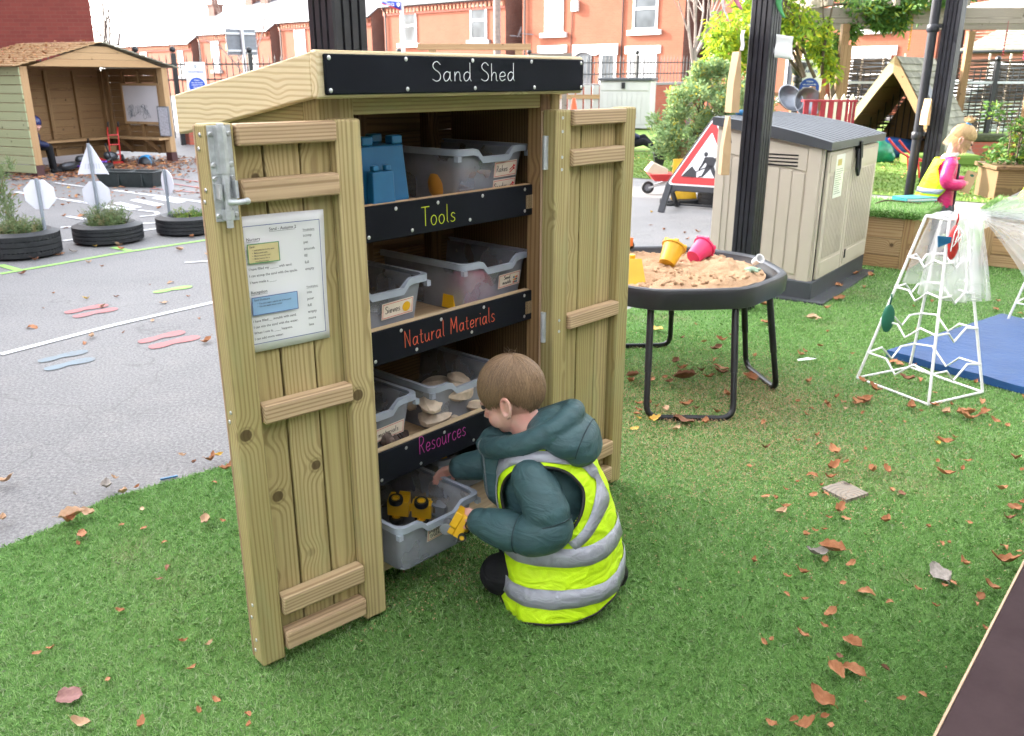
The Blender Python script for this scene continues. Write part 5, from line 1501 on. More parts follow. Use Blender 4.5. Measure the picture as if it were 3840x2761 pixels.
m = MB(); m.tube(crom([(2.02, 3.90, .818), (2.06, 3.915, .80), K, K + Vector((.06, .05, .0))], 5), [.034] * 3 + [.028] * 5 + [.032] * 6 + [.05] * 2, 12); m.v = [tuple(Vector(p) - Vector((1.967, 3.90, 0))) for p in m.v]; m.build('knot', NET, nt2, smooth=180)
def fan(z0, z1, ph):
    def fn(u, v):
        Z0 = lerp(.775, z0, u ** .9); Z1 = lerp(.775, z1, u ** 1.15)
        z = lerp(Z0, Z1, v); sp = u ** .8
        x = lerp(2.13, 3.25, u); y = lerp(3.95, 4.55, u) + .10 * sp * sin(v * 11 + ph) + .05 * sp * sin(v * 25 + ph * 2) - .12 * sin(pi * u) * v
        return (x, y, z - .05 * sin(pi * u) * (1 - v) + .028 * (1 - u))
    return fn
net_sheet(fan(1.22, .62, .3), 40, 30, 'drawn_sheet'); net_sheet(fan(.95, -.30, 1.9), 44, 40, 'drawn_sheet'); net_sheet(fan(.70, -.42, 4.0), 44, 16, 'drawn_sheet')
def pouch(name, label, mt, loc, rx, rz_, L):
    t = thing(name, label, 'felt pouch', loc); m = MB(); m.ball((0, 0, -L * .5), (rx, rz_, L * .5), 16, 12); m.tube([(0, 0, 0), (.004, 0, .03), (0, 0, .05)], .004, 6); m.build('pouch', mt, t, smooth=180); return t
pouch('felt_pouch', 'red felt pouch tied to the top of the wire pyramid', REDP, (1.952, 3.775, .785), .026, .02, .155)
m = MB()
for k in range(5): m.tube([(0, 0, 0), (random.uniform(-.02, .02), -.015, -.03), (random.uniform(-.03, .03), -.015, -.07 - .02 * k)], .0025, 5)
o = m.build('white_string', WHITEP, bpy.data.objects['felt_pouch']); o.location = (0, -.018, 0)
m = MB(); m.prism([(-.05, -.02), (0, .0), (.0, .025), (-.06, .03)], .008, (0, 0, 0), (1, 0, 0), (0, 0, 1)); o = m.build('blue_ribbon', BLUEPL, None); o.location = (1.93, 3.765, .71); tag(o, 'blue ribbon end beside the red felt pouch', 'ribbon')
pouch('felt_pouch', 'green leaf-shaped pouch hanging on the left of the wire pyramid', GREENF, (1.765, 3.895, .395), .030, .018, .135)

# ------------------------------------------------------------------ turf-topped planter seats
def turf_cap(t, x0, x1, y0, y1, z0, z1, n=5200):
    m = MB(); m.box((x0, y0, z0), (x1, y1, z1)); m.build('turf_top', TURF, t, bevel=.02, seg=3)
    rr = random.Random(int(x1 * 1000)); vs = []; fs = []; rn = []
    m = MB()
    for i in range(n):
        s_ = rr.random(); L = rr.uniform(.02, .035)
        if s_ < .72: b = Vector((rr.uniform(x0, x1), rr.uniform(y0, y1), z1 - .003)); d = Vector((rr.uniform(-.6, .6), rr.uniform(-.6, .6), 1))
        elif s_ < .86: b = Vector((rr.uniform(x0, x1), y0, rr.uniform(z0, z1))); d = Vector((rr.uniform(-.5, .5), -1, rr.uniform(-.4, .7)))
        else: b = Vector((x0, rr.uniform(y0, y1), rr.uniform(z0, z1))); d = Vector((-1, rr.uniform(-.5, .5), rr.uniform(-.4, .7)))
        d.normalize(); sd = d.cross(Vector((rr.uniform(-1, 1), rr.uniform(-1, 1), .3))).normalized() * .0028
        m.add([b - sd, b + sd, b + d * L], [(0, 1, 2)], rnd=rr.random())
    m.build('turf_blades', GRASSM, t)
GRASSM = foliage('turf blades', [(.135, .28, .07), (.205, .42, .11), (.285, .50, .155), (.39, .57, .235), (.54, .62, .40)], .42, .45)
FARGRASSM = foliage('far turf blades', [(.10, .19, .03), (.16, .27, .05), (.22, .33, .07), (.30, .36, .11)], .25, .5)
def planter_seat(label, c, rz, W_, D_, H_=.385):
    t = thing('planter_seat', label, 'turf seat', c, rz, 'turf topped timber seats')
    for nm, a, b in (('front_panel', (.075, 0, 0), (W_ - .075, .03, 0)), ('side_panel', (0, .075, 0), (.03, D_ - .075, 0)), ('side_panel', (W_ - .03, .075, 0), (W_, D_ - .075, 0)), ('back_panel', (.075, D_ - .03, 0), (W_ - .075, D_, 0))):
        m = MB(); z = 0
        for h_ in (.095, .13, .155): m.box((a[0], a[1], z + .004), (b[0], b[1], z + h_), axis=0 if nm[0] in 'fb' else 1); z += h_
        m.build(nm, W_PLANT, t, bevel=.003)
    for x, y in ((0, 0), (W_ - .074, 0), (0, D_ - .074), (W_ - .074, D_ - .074)):
        m = MB(); m.box((x, y, 0), (x + .074, y + .074, H_)); m.build('corner_post', W_PLANT, t, bevel=.003)
    turf_cap(t, -.035, W_ + .035, -.035, D_ + .035, H_ + .002, H_ + .06)
    return t
planter_seat('turf-topped timber seat with a book on it beside the beige storage shed', (3.007, 6.422, .006), KA, .60, .84)
planter_seat('turf-topped timber seat behind the white net at the right edge', (3.64, 6.62, .006), KA - pi / 2, 1.1, .8)
bk = thing('picture_book', 'closed picture book lying on the turf seat beside the girl', 'book', (3.24, 6.98, .462), .25)
m = MB(); m.box((-.14, -.09, 0), (.14, .09, .006)); m.box((-.14, -.09, .024), (.14, .09, .03)); m.box((-.145, -.09, 0), (-.139, .09, .03)); m.build('cover', pm('teal book cover', (.05, .33, .36), .4), bk)
m = MB(); m.box((-.136, -.087, .0062), (.137, .087, .0238)); m.build('pages', PAPER, bk)
m = MB(); m.tube(crom([(2.85, 6.80, .46), (2.95, 6.86, .475), (3.1, 6.86, .468), (3.2, 6.78, .462)], 5), .006, 6); o = m.build('twig', BARK, None, smooth=60); tag(o, 'thin curved twig lying on the turf seat', 'stick')
# ------------------------------------------------------------------ people further off
def child(root, sec, coat_mt, arms, headC, headR, hs, skin_extra=(), body_name='body', hands=(), voxel=.008, cname='coat'):
    """small standing or sitting child: clothed trunk, sleeves, head with face, hands; local x = facing"""
    mb = MB(); rings = []
    for z, cf, a, b in sec: rings.append([(cf + a * cos(q), b * sin(q), z) for q in [2 * pi * i / 24 for i in range(24)]])
    mb.loft(rings)
    for pts, rs in arms:
        P = crom(pts, 4); n = len(P); mb.tube(P, [lerp(rs[min(int(i / (n - 1) * (len(rs) - 1)), len(rs) - 2)], rs[min(int(i / (n - 1) * (len(rs) - 1)), len(rs) - 2) + 1], (i / (n - 1) * (len(rs) - 1)) % 1 if i < n - 1 else 1) for i in range(n)], 14)
        mb.ball(P[0], rs[0]); mb.ball(P[-1], rs[-1] * .97)
    c = mesh_obj(cname, remesh(mb, voxel, 4), coat_mt, root)
    mb = MB(); head_parts(mb, headC, headR, hs)
    top = sec[-1]; capsule(mb, (top[1], 0, top[0] - .03), Vector(headC) + headR @ Vector((-.02, 0, -.06)), .042, .04)
    chain(mb, [(sec[1][1], 0, sec[1][0]), (top[1], 0, top[0] - .03)], [.05, .05])
    for pts, rs in arms: chain(mb, pts, [.03] * len(pts))
    for h in hands: hand(mb, *h)
    for p in skin_extra: chain(mb, *p)
    mesh_obj(body_name, remesh(mb, voxel * .5, 3), SKIN, root)
    return c
def capmesh(mb, C, R, edge, rad, s, k=1.05, rnd=.1):
    vs = []; fs = []; nb, m_ = 30, 12
    for i in range(nb):
        az = -pi + 2 * pi * i / nb; e0 = edge(az)
        for j in range(m_ + 1):
            el = lerp(pi / 2, e0, j / m_); d = Vector((cos(el) * cos(az), cos(el) * sin(az), sin(el)))
            vs.append(tuple(Vector(C) + R @ (Vector((d.x * rad[0] * k - .008, d.y * rad[1] * k, d.z * rad[2] * k + .018)) * s)))
    for i in range(nb):
        for j in range(m_): a = i * (m_ + 1) + j; b = ((i + 1) % nb) * (m_ + 1) + j; fs.append((a, a + 1, b + 1, b))
    mb.add(vs, fs, rnd=rnd)
def eyes(root, C, R, s, mt=None):
    m = MB()
    for y in (-1, 1):
        m.ball(Vector(C) + R @ (Vector((.083, y * .029, -.006)) * s), .008 * s, 8, 6)
    return m.build('eyes', INK, root, smooth=180)
# the girl with the seed packet
GF = math.atan2(-.20, .98)
girl = thing('person', 'girl with a blonde topknot in a pink raincoat and hi-vis vest reading a card', 'girl', (3.50, 7.10, 0), GF)
GH = Vector((.098, .0, .935)); GR = RZ(radians(-8)) @ RY(radians(30))
child(girl, [(.40, .0, .098, .135), (.48, .0, .096, .13), (.58, .0, .090, .12), (.68, .005, .088, .125), (.75, .012, .078, .118), (.795, .02, .052, .07), (.815, .03, .042, .05)], PINKC,
      [([(.01, -.115, .745), (-.02, -.160, .66), (-.005, -.165, .60), (.07, -.14, .585), (.115, -.105, .59)], [.048, .05, .05, .045, .038]), ([(.01, .115, .745), (.0, .15, .64), (.09, .13, .60), (.19, .075, .60)], [.048, .048, .044, .037])],
      GH, GR, .98, hands=(((.125, -.098, .592), (.9, .35, .1), (.2, .9, -.1), 1, .75, .8), ((.20, .068, .603), (.75, -.5, .1), (-.2, -.9, 0), -1, .75, .8)))
bpy.context.view_layer.update()
def gedge(az):
    a = abs(az); return lerp(.42, -.25, min(1, a / 1.6)) if a < 1.6 else lerp(-.25, -.75, (a - 1.6) / 1.54)
mb = MB(); capmesh(mb, GH, GR, gedge, (.092, .077, .09), .98, 1.03, .3)
strands(mb, GH, GR, gedge, 1500, (.092, .077, .09), .98, crown=(-.30, 0, .95), th=.0017, seed=8)
tk = GH + GR @ Vector((-.035, 0, .118))
mb.ball(tk + Vector((0, 0, .012)), .020, 12, 8, rnd=.5)
rr = random.Random(2)
for i in range(120):
    d = Vector((rr.uniform(-1, 1), rr.uniform(-1, 1), rr.uniform(.2, 1))).normalized(); mb.tube([tk, tk + d * .03, tk + d * rr.uniform(.04, .06) + Vector((0, 0, .01))], [.0014, .001, .0005], 3, cap=False, rnd=rr.random())
for i in range(420):   # wisps at the nape and temple
    az = rr.choice((1, -1)) * rr.uniform(.7, 3.1); d = Vector((cos(az) * .094, sin(az) * .079, rr.uniform(-.05, .0))); p = GH + GR @ d
    mb.tube([p, p + (GR @ Vector((d.x * .06, d.y * .06, -.02))), p + (GR @ Vector((d.x * .12, d.y * .10, -.04 - rr.uniform(0, .025))))], [.0018, .0014, .0006], 3, cap=False, rnd=rr.random())
mb.build('hair', HAIRB, girl, smooth=180)
m = MB(); m.lathe([(.012, -.007), (.022, -.008), (.026, 0), (.022, .008), (.012, .007)], 14, tk - Vector((0, 0, .006)), GR); m.build('hair_tie', BLUEPL, girl, smooth=180)
eyes(girl, GH, GR, .98)
m = MB(); m.tube([(.03 + .05 * cos(a), .055 * sin(a), .806 + .012 * cos(a)) for a in [2 * pi * i / 20 for i in range(20)]], .014, 8, closed=True); m.build('collar', WHITEC, girl, smooth=180)
# her vest, worn open and slipping back
mb = MB(); vs = []; n, k = 40, 26
def gv(u, v):
    th = lerp(radians(58), lerp(radians(232), radians(304), min(1, v * 1.25)), u); z = lerp(.395, .785, v); sag = .055 * (1 - v) ** 1.3 * max(0, -cos(th))
    a = lerp(.132, .075, v ** 2.2) + .01 * sin(9 * th) * (1 - v); b = lerp(.165, .095, v ** 2.4)
    return Vector((.0 + a * cos(th) * 1.12 - sag, b * sin(th), z - .03 * (1 - v) * (u < .5)))
fs = []
for j in range(k + 1):
    for i in range(n + 1): vs.append(tuple(gv(i / n, j / k)))
for j in range(k):
    for i in range(n):
        u, v = (i + .5) / n, (j + .5) / k; p = gv(u, v)
        if abs(p.y) > .075 and ((p.x - .0) / .075) ** 2 + ((p.z - .685) / .10) ** 2 < 1: continue
        q = j * (n + 1) + i; fs.append((q, q + 1, q + n + 2, q + n + 1))
mb.add(vs, fs); gvst = mb.build('vest', HIVIS, girl, smooth=180); s_ = gvst.modifiers.new('solid', 'SOLIDIFY'); s_.thickness = .004
mb = MB()
for v0, v1, u0, u1 in ((.30, .40, .02, .98), (.55, .99, .03, .10), (.55, .99, .90, .97)):
    vs = []; nn = 40
    for i in range(nn + 1):
        for v in (v0, v1) if u1 - u0 > .5 else (u0, u1):
            p = gv(lerp(u0, u1, i / nn), v) if u1 - u0 > .5 else gv(v, lerp(v0, v1, i / nn)); vs.append(tuple(p + Vector((p.x, p.y, 0)).normalized() * .006))
    mb.add(vs, [(2 * i, 2 * i + 2, 2 * i + 3, 2 * i + 1) for i in range(nn)])
tp2 = mb.build('reflective_tape', TAPE, gvst, smooth=180); s_ = tp2.modifiers.new('solid', 'SOLIDIFY'); s_.thickness = .003
mb = MB(); rings = []
for z, a, b in ((.20, .145, .165), (.30, .125, .15), (.42, .10, .128)): rings.append([(.005 + (a + .008 * cos(12 * q)) * cos(q), (b + .008 * cos(12 * q)) * sin(q), z) for q in [2 * pi * i / 48 for i in range(48)]])
mb.loft(rings); mb.build('skirt', GREYC, girl, smooth=180)
m = MB(); m.prism([(-.06, .36), (.06, .36), (.045, .74), (-.045, .74)], .012, (.092, 0, 0), (0, 1, 0), (0, 0, 1)); m.build('pinafore_front', GREYC, girl, bevel=.003)
mb = MB()
for y in (-1, 1): chain(mb, [(0, y * .055, .30), (.0, y * .052, .07)], [.045, .034])
mesh_obj('tights', remesh(mb, .007, 3), GREYC, girl)
for y in (-1, 1):
    mb = MB(); capsule(mb, (-.02, y * .052, .035), (.07, y * .056, .03), .034, .032); mesh_obj('shoe', remesh(mb, .006, 2), SHOE, girl)
q = Matrix.Rotation(GF, 3, 'Z') @ Vector((.185, -.02, .60)) + Vector((3.5, 7.1, 0))
sp_ = thing('seed_packet', 'brown paper packet with a green leaf print held by the girl', 'packet', q, GF); sp_.rotation_euler = (0, radians(18), GF + .25)
m = MB(); m.box((-.045, -.004, -.085), (.045, .004, .085)); m.build('packet', KRAFT, sp_)
m = MB(); m.prism([(.018 * cos(a), .010 * sin(a)) for a in [2 * pi * i / 12 for i in range(12)]], .001, (.005, -.0042, .055), (1, 0, 0), (0, 0, 1)); m.build('leaf_print', GREENF, sp_)
# child behind the net at the right edge
kid = thing('person', 'child in a hi-vis vest crouching behind the net at the right edge', 'child', (4.53, 7.55, 0), radians(4))
child(kid, [(.10, 0, .16, .17), (.25, .0, .16, .16), (.40, .03, .14, .15), (.52, .06, .11, .13), (.60, .08, .06, .08)], HIVIS, [([(.07, .13, .52), (.12, .18, .38), (.25, .12, .32)], [.05, .05, .04]), ([(.07, -.13, .52), (.12, -.18, .38), (.25, -.12, .32)], [.05, .05, .04])],
      (.12, 0, .72), RY(radians(25)), .95, cname='vest')
mb = MB(); capmesh(mb, Vector((.12, 0, .72)), RY(radians(25)), edge, (.092, .077, .09), .95, 1.06); mb.build('hair', HAIR, kid, smooth=180)
mb = MB(); chain(mb, [(-.05, .09, .12), (.2, .1, .25), (.1, .1, .04)], [.09, .07, .05]); chain(mb, [(-.05, -.09, .12), (.2, -.1, .25), (.1, -.1, .04)], [.09, .07, .05]); mesh_obj('trousers', remesh(mb, .01, 3), TROUS, kid)
# somebody sitting low beyond the right door
kid2 = thing('person', 'person in dark trousers sitting low between the right shed door and the bush', 'person', (2.30, 17.6, 0), radians(-10))
child(kid2, [(.12, 0, .13, .15), (.30, 0, .12, .14), (.48, .01, .10, .13), (.56, .02, .05, .07)], NAVY, [([(.0, .13, .5), (.05, .17, .35), (.2, .1, .28)], [.05, .05, .04]), ([(.0, -.13, .5), (.05, -.17, .35), (.2, -.1, .28)], [.05, .05, .04])], (.05, 0, .70), RY(radians(10)), .95)
mb = MB(); capmesh(mb, Vector((.05, 0, .70)), RY(radians(10)), edge, (.092, .077, .09), .95, 1.06); mb.build('hair', HAIR, kid2, smooth=180)
mb = MB(); chain(mb, [(0, .08, .14), (.30, .10, .26), (.52, .10, .07)], [.09, .075, .055]); chain(mb, [(0, -.08, .14), (.32, -.1, .20), (.58, -.1, .06)], [.09, .07, .055]); mesh_obj('trousers', remesh(mb, .012, 3), TROUS, kid2)

# ------------------------------------------------------------------ road works sign, wheelbarrow and clutter by it
rs = thing('road_sign', 'red and white triangular men at work road sign on a black stand', 'road sign', (1.66, 9.54, 0), math.atan2(-.51, .47) + .30)
RTILT = radians(16)
BW_, TH_ = .90, .80
def RP(u, v, l=0): return Vector((u, v * sin(RTILT) - l * cos(RTILT), .27 + v * cos(RTILT) + l * sin(RTILT)))
def tri(k, rad):
    c = (BW_ / 2, TH_ * .36); P = [(c[0] + (x - c[0]) * k, c[1] + (y - c[1]) * k) for x, y in ((0, 0), (BW_, 0), (BW_ / 2, TH_))]
    out = []
    for i in range(3):
        a, b, c_ = Vector(P[i - 1]), Vector(P[i]), Vector(P[(i + 1) % 3]); u = (a - b).normalized(); v = (c_ - b).normalized()
        for t in range(6): t /= 5; out.append(tuple(b + u * rad * (1 - t) ** 2 + v * rad * t ** 2))
    return out
UU = RP(1, 0) - RP(0, 0); VV = RP(0, 1) - RP(0, 0)
m = MB(); m.prism(tri(1.0, .07), .03, RP(0, 0, -.034), UU, VV); fr = m.build('frame', BLACKPL, rs, bevel=.004)
m = MB(); m.prism(tri(.93, .06), .004, RP(0, 0, -.003), UU, VV); m.build('white_edge', WHITEP, rs)
m = MB(); m.prism(tri(.87, .055), .004, RP(0, 0, .0015), UU, VV); m.build('red_border', REDP, rs)
m = MB(); m.prism(tri(.60, .02), .004, RP(0, 0, .006), UU, VV); m.build('white_panel', WHITEP, rs)
m = MB()
def fig(poly): m.prism(poly, .003, RP(0, 0, .0105), UU, VV)
X0, Y0, sc = .185, .115, .0182
def S_(l): return [(X0 + x * sc, Y0 + y * sc) for x, y in l]
fig(S_([(0, 0), (9.2, 0), (8.8, 3.2), (7.2, 4.6), (5.8, 6.4), (4.2, 4.8), (2.2, 2.6)]))     # heap
fig([(X0 + (13.0 + 1.25 * cos(a)) * sc, Y0 + (13.6 + 1.35 * sin(a)) * sc) for a in [2 * pi * i / 14 for i in range(14)]])
fig(S_([(12.2, 11.6), (13.4, 12.0), (17.4, 12.2), (19.6, 11.0), (18.8, 6.6), (16.0, 6.0), (14.2, 8.0), (12.6, 9.2)]))   # trunk
fig(S_([(14.2, 7.8), (18.2, 6.9), (15.4, 3.2), (13.2, .4), (10.4, .0), (10.6, .7), (12.2, 1.2), (13.4, 4.2)]))           # front leg
fig(S_([(16.2, 6.6), (19.0, 6.4), (20.2, 3.4), (22.0, .9), (21.2, -.3), (20.3, -.2), (18.0, 3.0)]))                        # back leg
fig(S_([(18.8, 11.9), (20.6, 11.4), (21.4, 8.4), (21.0, 6.2), (19.9, 6.3), (20.2, 8.6), (19.2, 10.2)]))                    # back arm
fig(S_([(12.4, 11.2), (13.6, 9.2), (12.2, 6.8), (10.4, 4.2), (9.6, 4.6), (11.2, 7.6)]))                                     # front arm
fig(S_([(8.6, 3.6), (8.9, 3.1), (15.6, 6.2), (15.3, 6.8)]))                                                                  # shovel
m.build('digging_man', INK, rs)
m = MB()
for x in (.02, BW_ - .10):
    m.beam(RP(x + .04, .02), (x + .0 if x < .5 else x + .08, -.10, .0), .07, .035, (0, 1, 0)); m.beam(RP(x + .04, .0, -.05), (x + .0 if x < .5 else x + .08, .42, 0), .05, .03, (0, 1, 0))
m.prism([(.02, -.02), (BW_ - .02, -.02), (BW_ - .1, -.10), (BW_ - .14, -.07), (.14, -.07), (.10, -.10)][::-1], .03, RP(0, .03, -.03), UU, VV)
m.beam((.06, .40, .03), (BW_ - .06, .40, .03), .03, .02); m.beam((.04, -.08, .08), (.04, .40, .05), .02, .02); m.beam((BW_ - .04, -.08, .08), (BW_ - .04, .40, .05), .02, .02)
m.build('stand', BLACKPL, rs, bevel=.004)
wb = thing('wheelbarrow', 'small red toy wheelbarrow holding a beige block beside the planter', 'wheelbarrow', (1.80, 10.98, 0), 0)
m = MB(); wheel(m, (-.09, 0, .085), RX(pi / 2), .078, .035); m.build('wheel', [GREYPL, RUBBER], wb, smooth=40)
m = MB(); m.loft([[(-.02, -.10, .17), (.30, -.10, .17), (.30, .10, .17), (-.02, .10, .17)], [(-.10, -.16, .26), (.36, -.16, .26), (.36, .16, .26), (-.10, .16, .26)]]); m.build('tub', REDP, wb, bevel=.008)
m = MB(); m.beam((-.09, -.05, .085), (.55, -.15, .26), .02, .02); m.beam((-.09, .05, .085), (.55, .15, .26), .02, .02); m.beam((.28, -.12, .18), (.30, -.12, 0), .02, .02); m.beam((.28, .12, .18), (.30, .12, 0), .02, .02); m.build('frame', STEEL, wb)
bl = MB(); bl.box((-.12, -.11, .262), (.16, .11, .40), R=RY(radians(24)), taper=.75); o = bl.build('foam_block', pm('pale beige foam', (.55, .46, .34), .8), None, bevel=.01); o.location = (1.80, 10.98, -.035); tag(o, 'beige block lying in the red wheelbarrow', 'block')
yb = thing('warning_board', 'yellow folding floor sign behind the road works sign', 'floor sign', (2.00, 10.05, 0), .2)
m = MB(); m.prism([(-.16, .06), (.16, .06), (.11, .52), (-.11, .52)], .012, (0, .02, 0), (1, 0, 0), (0, .25, .97)); m.build('board', YEL, yb, bevel=.004)
m = MB(); m.prism([(.085 * cos(a), .30 + .075 * sin(a)) for a in [2 * pi * i / 20 for i in range(20)]], .003, (0, .006, 0), (1, 0, 0), (0, .25, .97)); m.build('red_disc', REDP, yb)
m = MB(); m.prism([(.058 * cos(a), .30 + .05 * sin(a)) for a in [2 * pi * i / 20 for i in range(20)]], .003, (0, .002, 0), (1, 0, 0), (0, .25, .97)); m.build('blue_disc', BLUEPL, yb)
m = MB(); m.box((-.24, -.08, 0), (.24, .18, .06)); m.build('rubber_base', RUBBER, yb, bevel=.01)
def tyre(name, label, loc, R_, r_, h_, grooves=3, group=None, rz=0):
    t = thing(name, label, 'tyre', loc, rz, group)
    m = MB(); pr = [(r_ + .012, .01), (R_ - .05, 0.0), (R_ - .012, .018)]
    for g in range(grooves + 1):
        za = lerp(.02, h_ - .02, g / (grooves + 1)) + .004; zb = lerp(.02, h_ - .02, (g + 1) / (grooves + 1)) - .004
        bl_ = .010 * (1 - (2 * ((za + zb) / 2) / h_ - 1) ** 2)
        pr += [(R_ + bl_ - .008, za - .003), (R_ + bl_, za), (R_ + bl_, zb), (R_ + bl_ - .008, zb + .003)]
    pr += [(R_ - .012, h_ - .018), (R_ - .05, h_), (r_ + .012, h_ - .012), (r_, h_ - .035), (r_ + .03, h_ - .07), (r_ + .03, .05), (r_, .03)]
    m.lathe(pr, 56, close=True); m.build('tyre_body', RUBBER, t, smooth=35)
    m = MB()
    for k in range(56):
        a = 2 * pi * k / 56
        for z0, z1, da in ((.025, h_ * .32, .02), (h_ * .68, h_ - .025, -.02)):
            p0 = Vector(((R_ + .004) * cos(a), (R_ + .004) * sin(a), z0)); p1 = Vector(((R_ + .004) * cos(a + da), (R_ + .004) * sin(a + da), z1)); m.beam(p0, p1, .013, .008, (cos(a), sin(a), 0))
    m.build('tread_blocks', RUBBER, t)
    return t
tyre('old_tyre', 'black tyre lying flat behind the road works sign', (2.45, 10.0, 0), .30, .17, .19)

# ------------------------------------------------------------------ planter with the big bush, grey chest, cone
pb = thing('timber_planter', 'square timber planter holding the big bush', 'planter', (2.405, 12.985, 0), math.atan2(-.62, .78))
m = MB()
for k in range(3):
    z0 = .01 + k * .16; z1 = z0 + .155
    m.box((.09, 0, z0), (1.5, .04, z1)); m.box((0, .09, z0), (.04, .9, z1)); m.box((1.5, .09, z0), (1.54, .9, z1)); m.box((.09, .9, z0), (1.5, .94, z1))
m.build('boards', W_PLANT, pb, bevel=.004)
for x, y in ((-.01, -.01), (1.46, -.01), (-.01, .86), (1.46, .86)):
    m = MB(); m.box((x, y, 0), (x + .09, y + .09, .49)); m.build('corner_post', W_SHELF, pb, bevel=.004)
m = MB()
for a, b in (((-.05, -.05, .492), (1.6, .10, .53)), ((-.05, .84, .492), (1.6, .99, .53)), ((-.05, .102, .492), (.10, .838, .53)), ((1.45, .102, .492), (1.6, .838, .53))): m.box(a, b)
m.build('rim', W_SHELF, pb, bevel=.004)
m = MB(); m.box((.05, .05, .3), (1.49, .89, .47)); m.build('soil', SOIL, pb)
def leaves(mb, cs, n, L, wd, seed, up=.3, spread=1.0, droop=0.0):
    rr = random.Random(seed)
    for i in range(n):
        c, r = cs[rr.randrange(len(cs))]
        d = Vector((rr.gauss(0, 1), rr.gauss(0, 1), rr.gauss(0, 1))).normalized() * (rr.random() ** .45)
        p = Vector((c[0] + d.x * r[0], c[1] + d.y * r[1], c[2] + d.z * r[2]))
        f = Vector((rr.uniform(-1, 1) + d.x * .6, rr.uniform(-1, 1) + d.y * .6, rr.uniform(-.6, .8) + up - droop)).normalized(); l = L * rr.uniform(.45, 1.5)
        s_ = f.cross(Vector((rr.uniform(-1, 1), rr.uniform(-1, 1), rr.uniform(-1, 1)))).normalized() * wd * rr.uniform(.7, 1.2)
        nrm = f.cross(s_).normalized()
        mb.add([p, p + f * l * .45 + s_ - nrm * l * .06, p + f * l, p + f * l * .45 - s_ - nrm * l * .06], [(0, 1, 2, 3)], rnd=min(1, max(0, rr.gauss(.5, .25))))
def branchy(mb, p, d, L, r, lev, rr, up=.15, kids=(2, 4), bend=.35, ends=None):
    pts = [Vector(p)]; dd = Vector(d).normalized(); n = 5
    for i in range(n):
        dd = (dd + Vector((rr.uniform(-1, 1), rr.uniform(-1, 1), rr.uniform(-1, 1))) * bend * .35 + Vector((0, 0, up * .25))).normalized(); pts.append(pts[-1] + dd * L / n)
    mb.tube(pts, [lerp(r, r * .5, i / n) for i in range(n + 1)], 6 if lev > 1 else 4, cap=lev > 2)
    if lev <= 0:
        if ends is not None: ends.append(pts[-1])
        return
    for k in range(rr.randint(*kids)):
        i = rr.randint(2, n); nd = (dd + Vector((rr.uniform(-1, 1), rr.uniform(-1, 1), rr.uniform(-.5, .9))) * .85).normalized()
        branchy(mb, pts[i], nd, L * rr.uniform(.55, .8), r * lerp(1, .5, i / n) * .65, lev - 1, rr, up, kids, bend, ends)
bush = thing('bush', 'big grey-green leafy bush growing in the timber planter', 'bush', (2.90, 13.05, .47))
m = MB(); rr = random.Random(11)
for k in range(11): branchy(m, (rr.uniform(-.3, .3), rr.uniform(-.2, .2), 0), (rr.uniform(-.8, .8), rr.uniform(-.5, .5), .9), .55, .014, 2, rr)
m.build('stems', BARK, bush)
cs = []
rr = random.Random(21)
for k in range(46):
    a = rr.uniform(0, 2 * pi); q = rr.random() ** .5; z = rr.uniform(.08, .90); R_ = .92 * sin(pi * min(1, .22 + z * .60)) 
    cs.append(((R_ * q * cos(a) - .05 * z, R_ * .72 * q * sin(a), z - .12 * q), (.17, .16, .16)))
for k in range(7): cs.append(((rr.uniform(-.35, .3), rr.uniform(-.2, .2), 0.95 + rr.uniform(0, .12)), (.09, .09, .16)))
for k in range(6): cs.append(((-.62 + rr.uniform(-.12, .1), rr.uniform(-.4, .0), rr.uniform(-.12, .35)), (.14, .12, .16)))
m = MB(); leaves(m, cs, 16000, .066, .0145, 5, .35); m.build('foliage', BUSHLEAF, bush)
gp_ = MB(); gp_.lathe([(.0, 0), (.07, 0), (.12, .22), (.13, .23), (.105, .23), (.06, .02), (0, .02)], 4, a0=pi / 4); o = gp_.build('plant_pot', BLACKPL, None); o.location = (2.20, 13.2, .10); tag(o, 'black square pot hung on the left face of the timber planter', 'pot')
ch = thing('storage_chest', 'pale grey resin storage chest with a dark lid in front of the far wall', 'storage chest', (2.45, 25.2, 0), -.33)
m = MB(); m.box((0, 0, .05), (1.42, .85, 1.30))
for i in range(9): m.box((.10 + i * .137, -.012, .15), (.10 + i * .137 + .118, -.001, 1.0))
m.box((.06, -.02, 1.05), (1.36, -.001, 1.27)); m.build('chest_body', BEIGE2, ch, bevel=.01)
m = MB(); m.box((-.05, -.07, 1.303), (1.47, .9, 1.385)); m.build('lid', LIDG, ch, bevel=.015)
m = MB(); m.box((.62, -.06, 1.1), (.72, -.022, 1.26)); m.build('latch', BLACKM, ch)
cn = thing('traffic_cone', 'orange and white traffic cone seen just above the right door', 'traffic cone', (1.17, 17.0, 0))
m = MB(); m.lathe([(.20, .03), (.155, .30)], 20, cap=False); m.lathe([(.115, .55), (.03, 1.02), (.0, 1.03)], 20, cap=False); m.build('cone', pm('cone orange', (.75, .12, .04), .5), cn, smooth=40)
m = MB(); m.lathe([(.156, .301), (.1155, .549)], 20, cap=False); m.build('white_band', WHITEP, cn, smooth=40)
m = MB(); m.box((-.24, -.24, 0), (.24, .24, .03)); m.build('base', RUBBER, cn)
pf = thing('plastic_screen', 'pale upright plastic screen panels beside the traffic cone', 'screen', (.62, 17.5, 0), .1)
m = MB()
for i in range(7): m.box((i * .16, 0, 0), (i * .16 + .12, .03, 1.25))
m.build('slats', BEIGE2, pf)
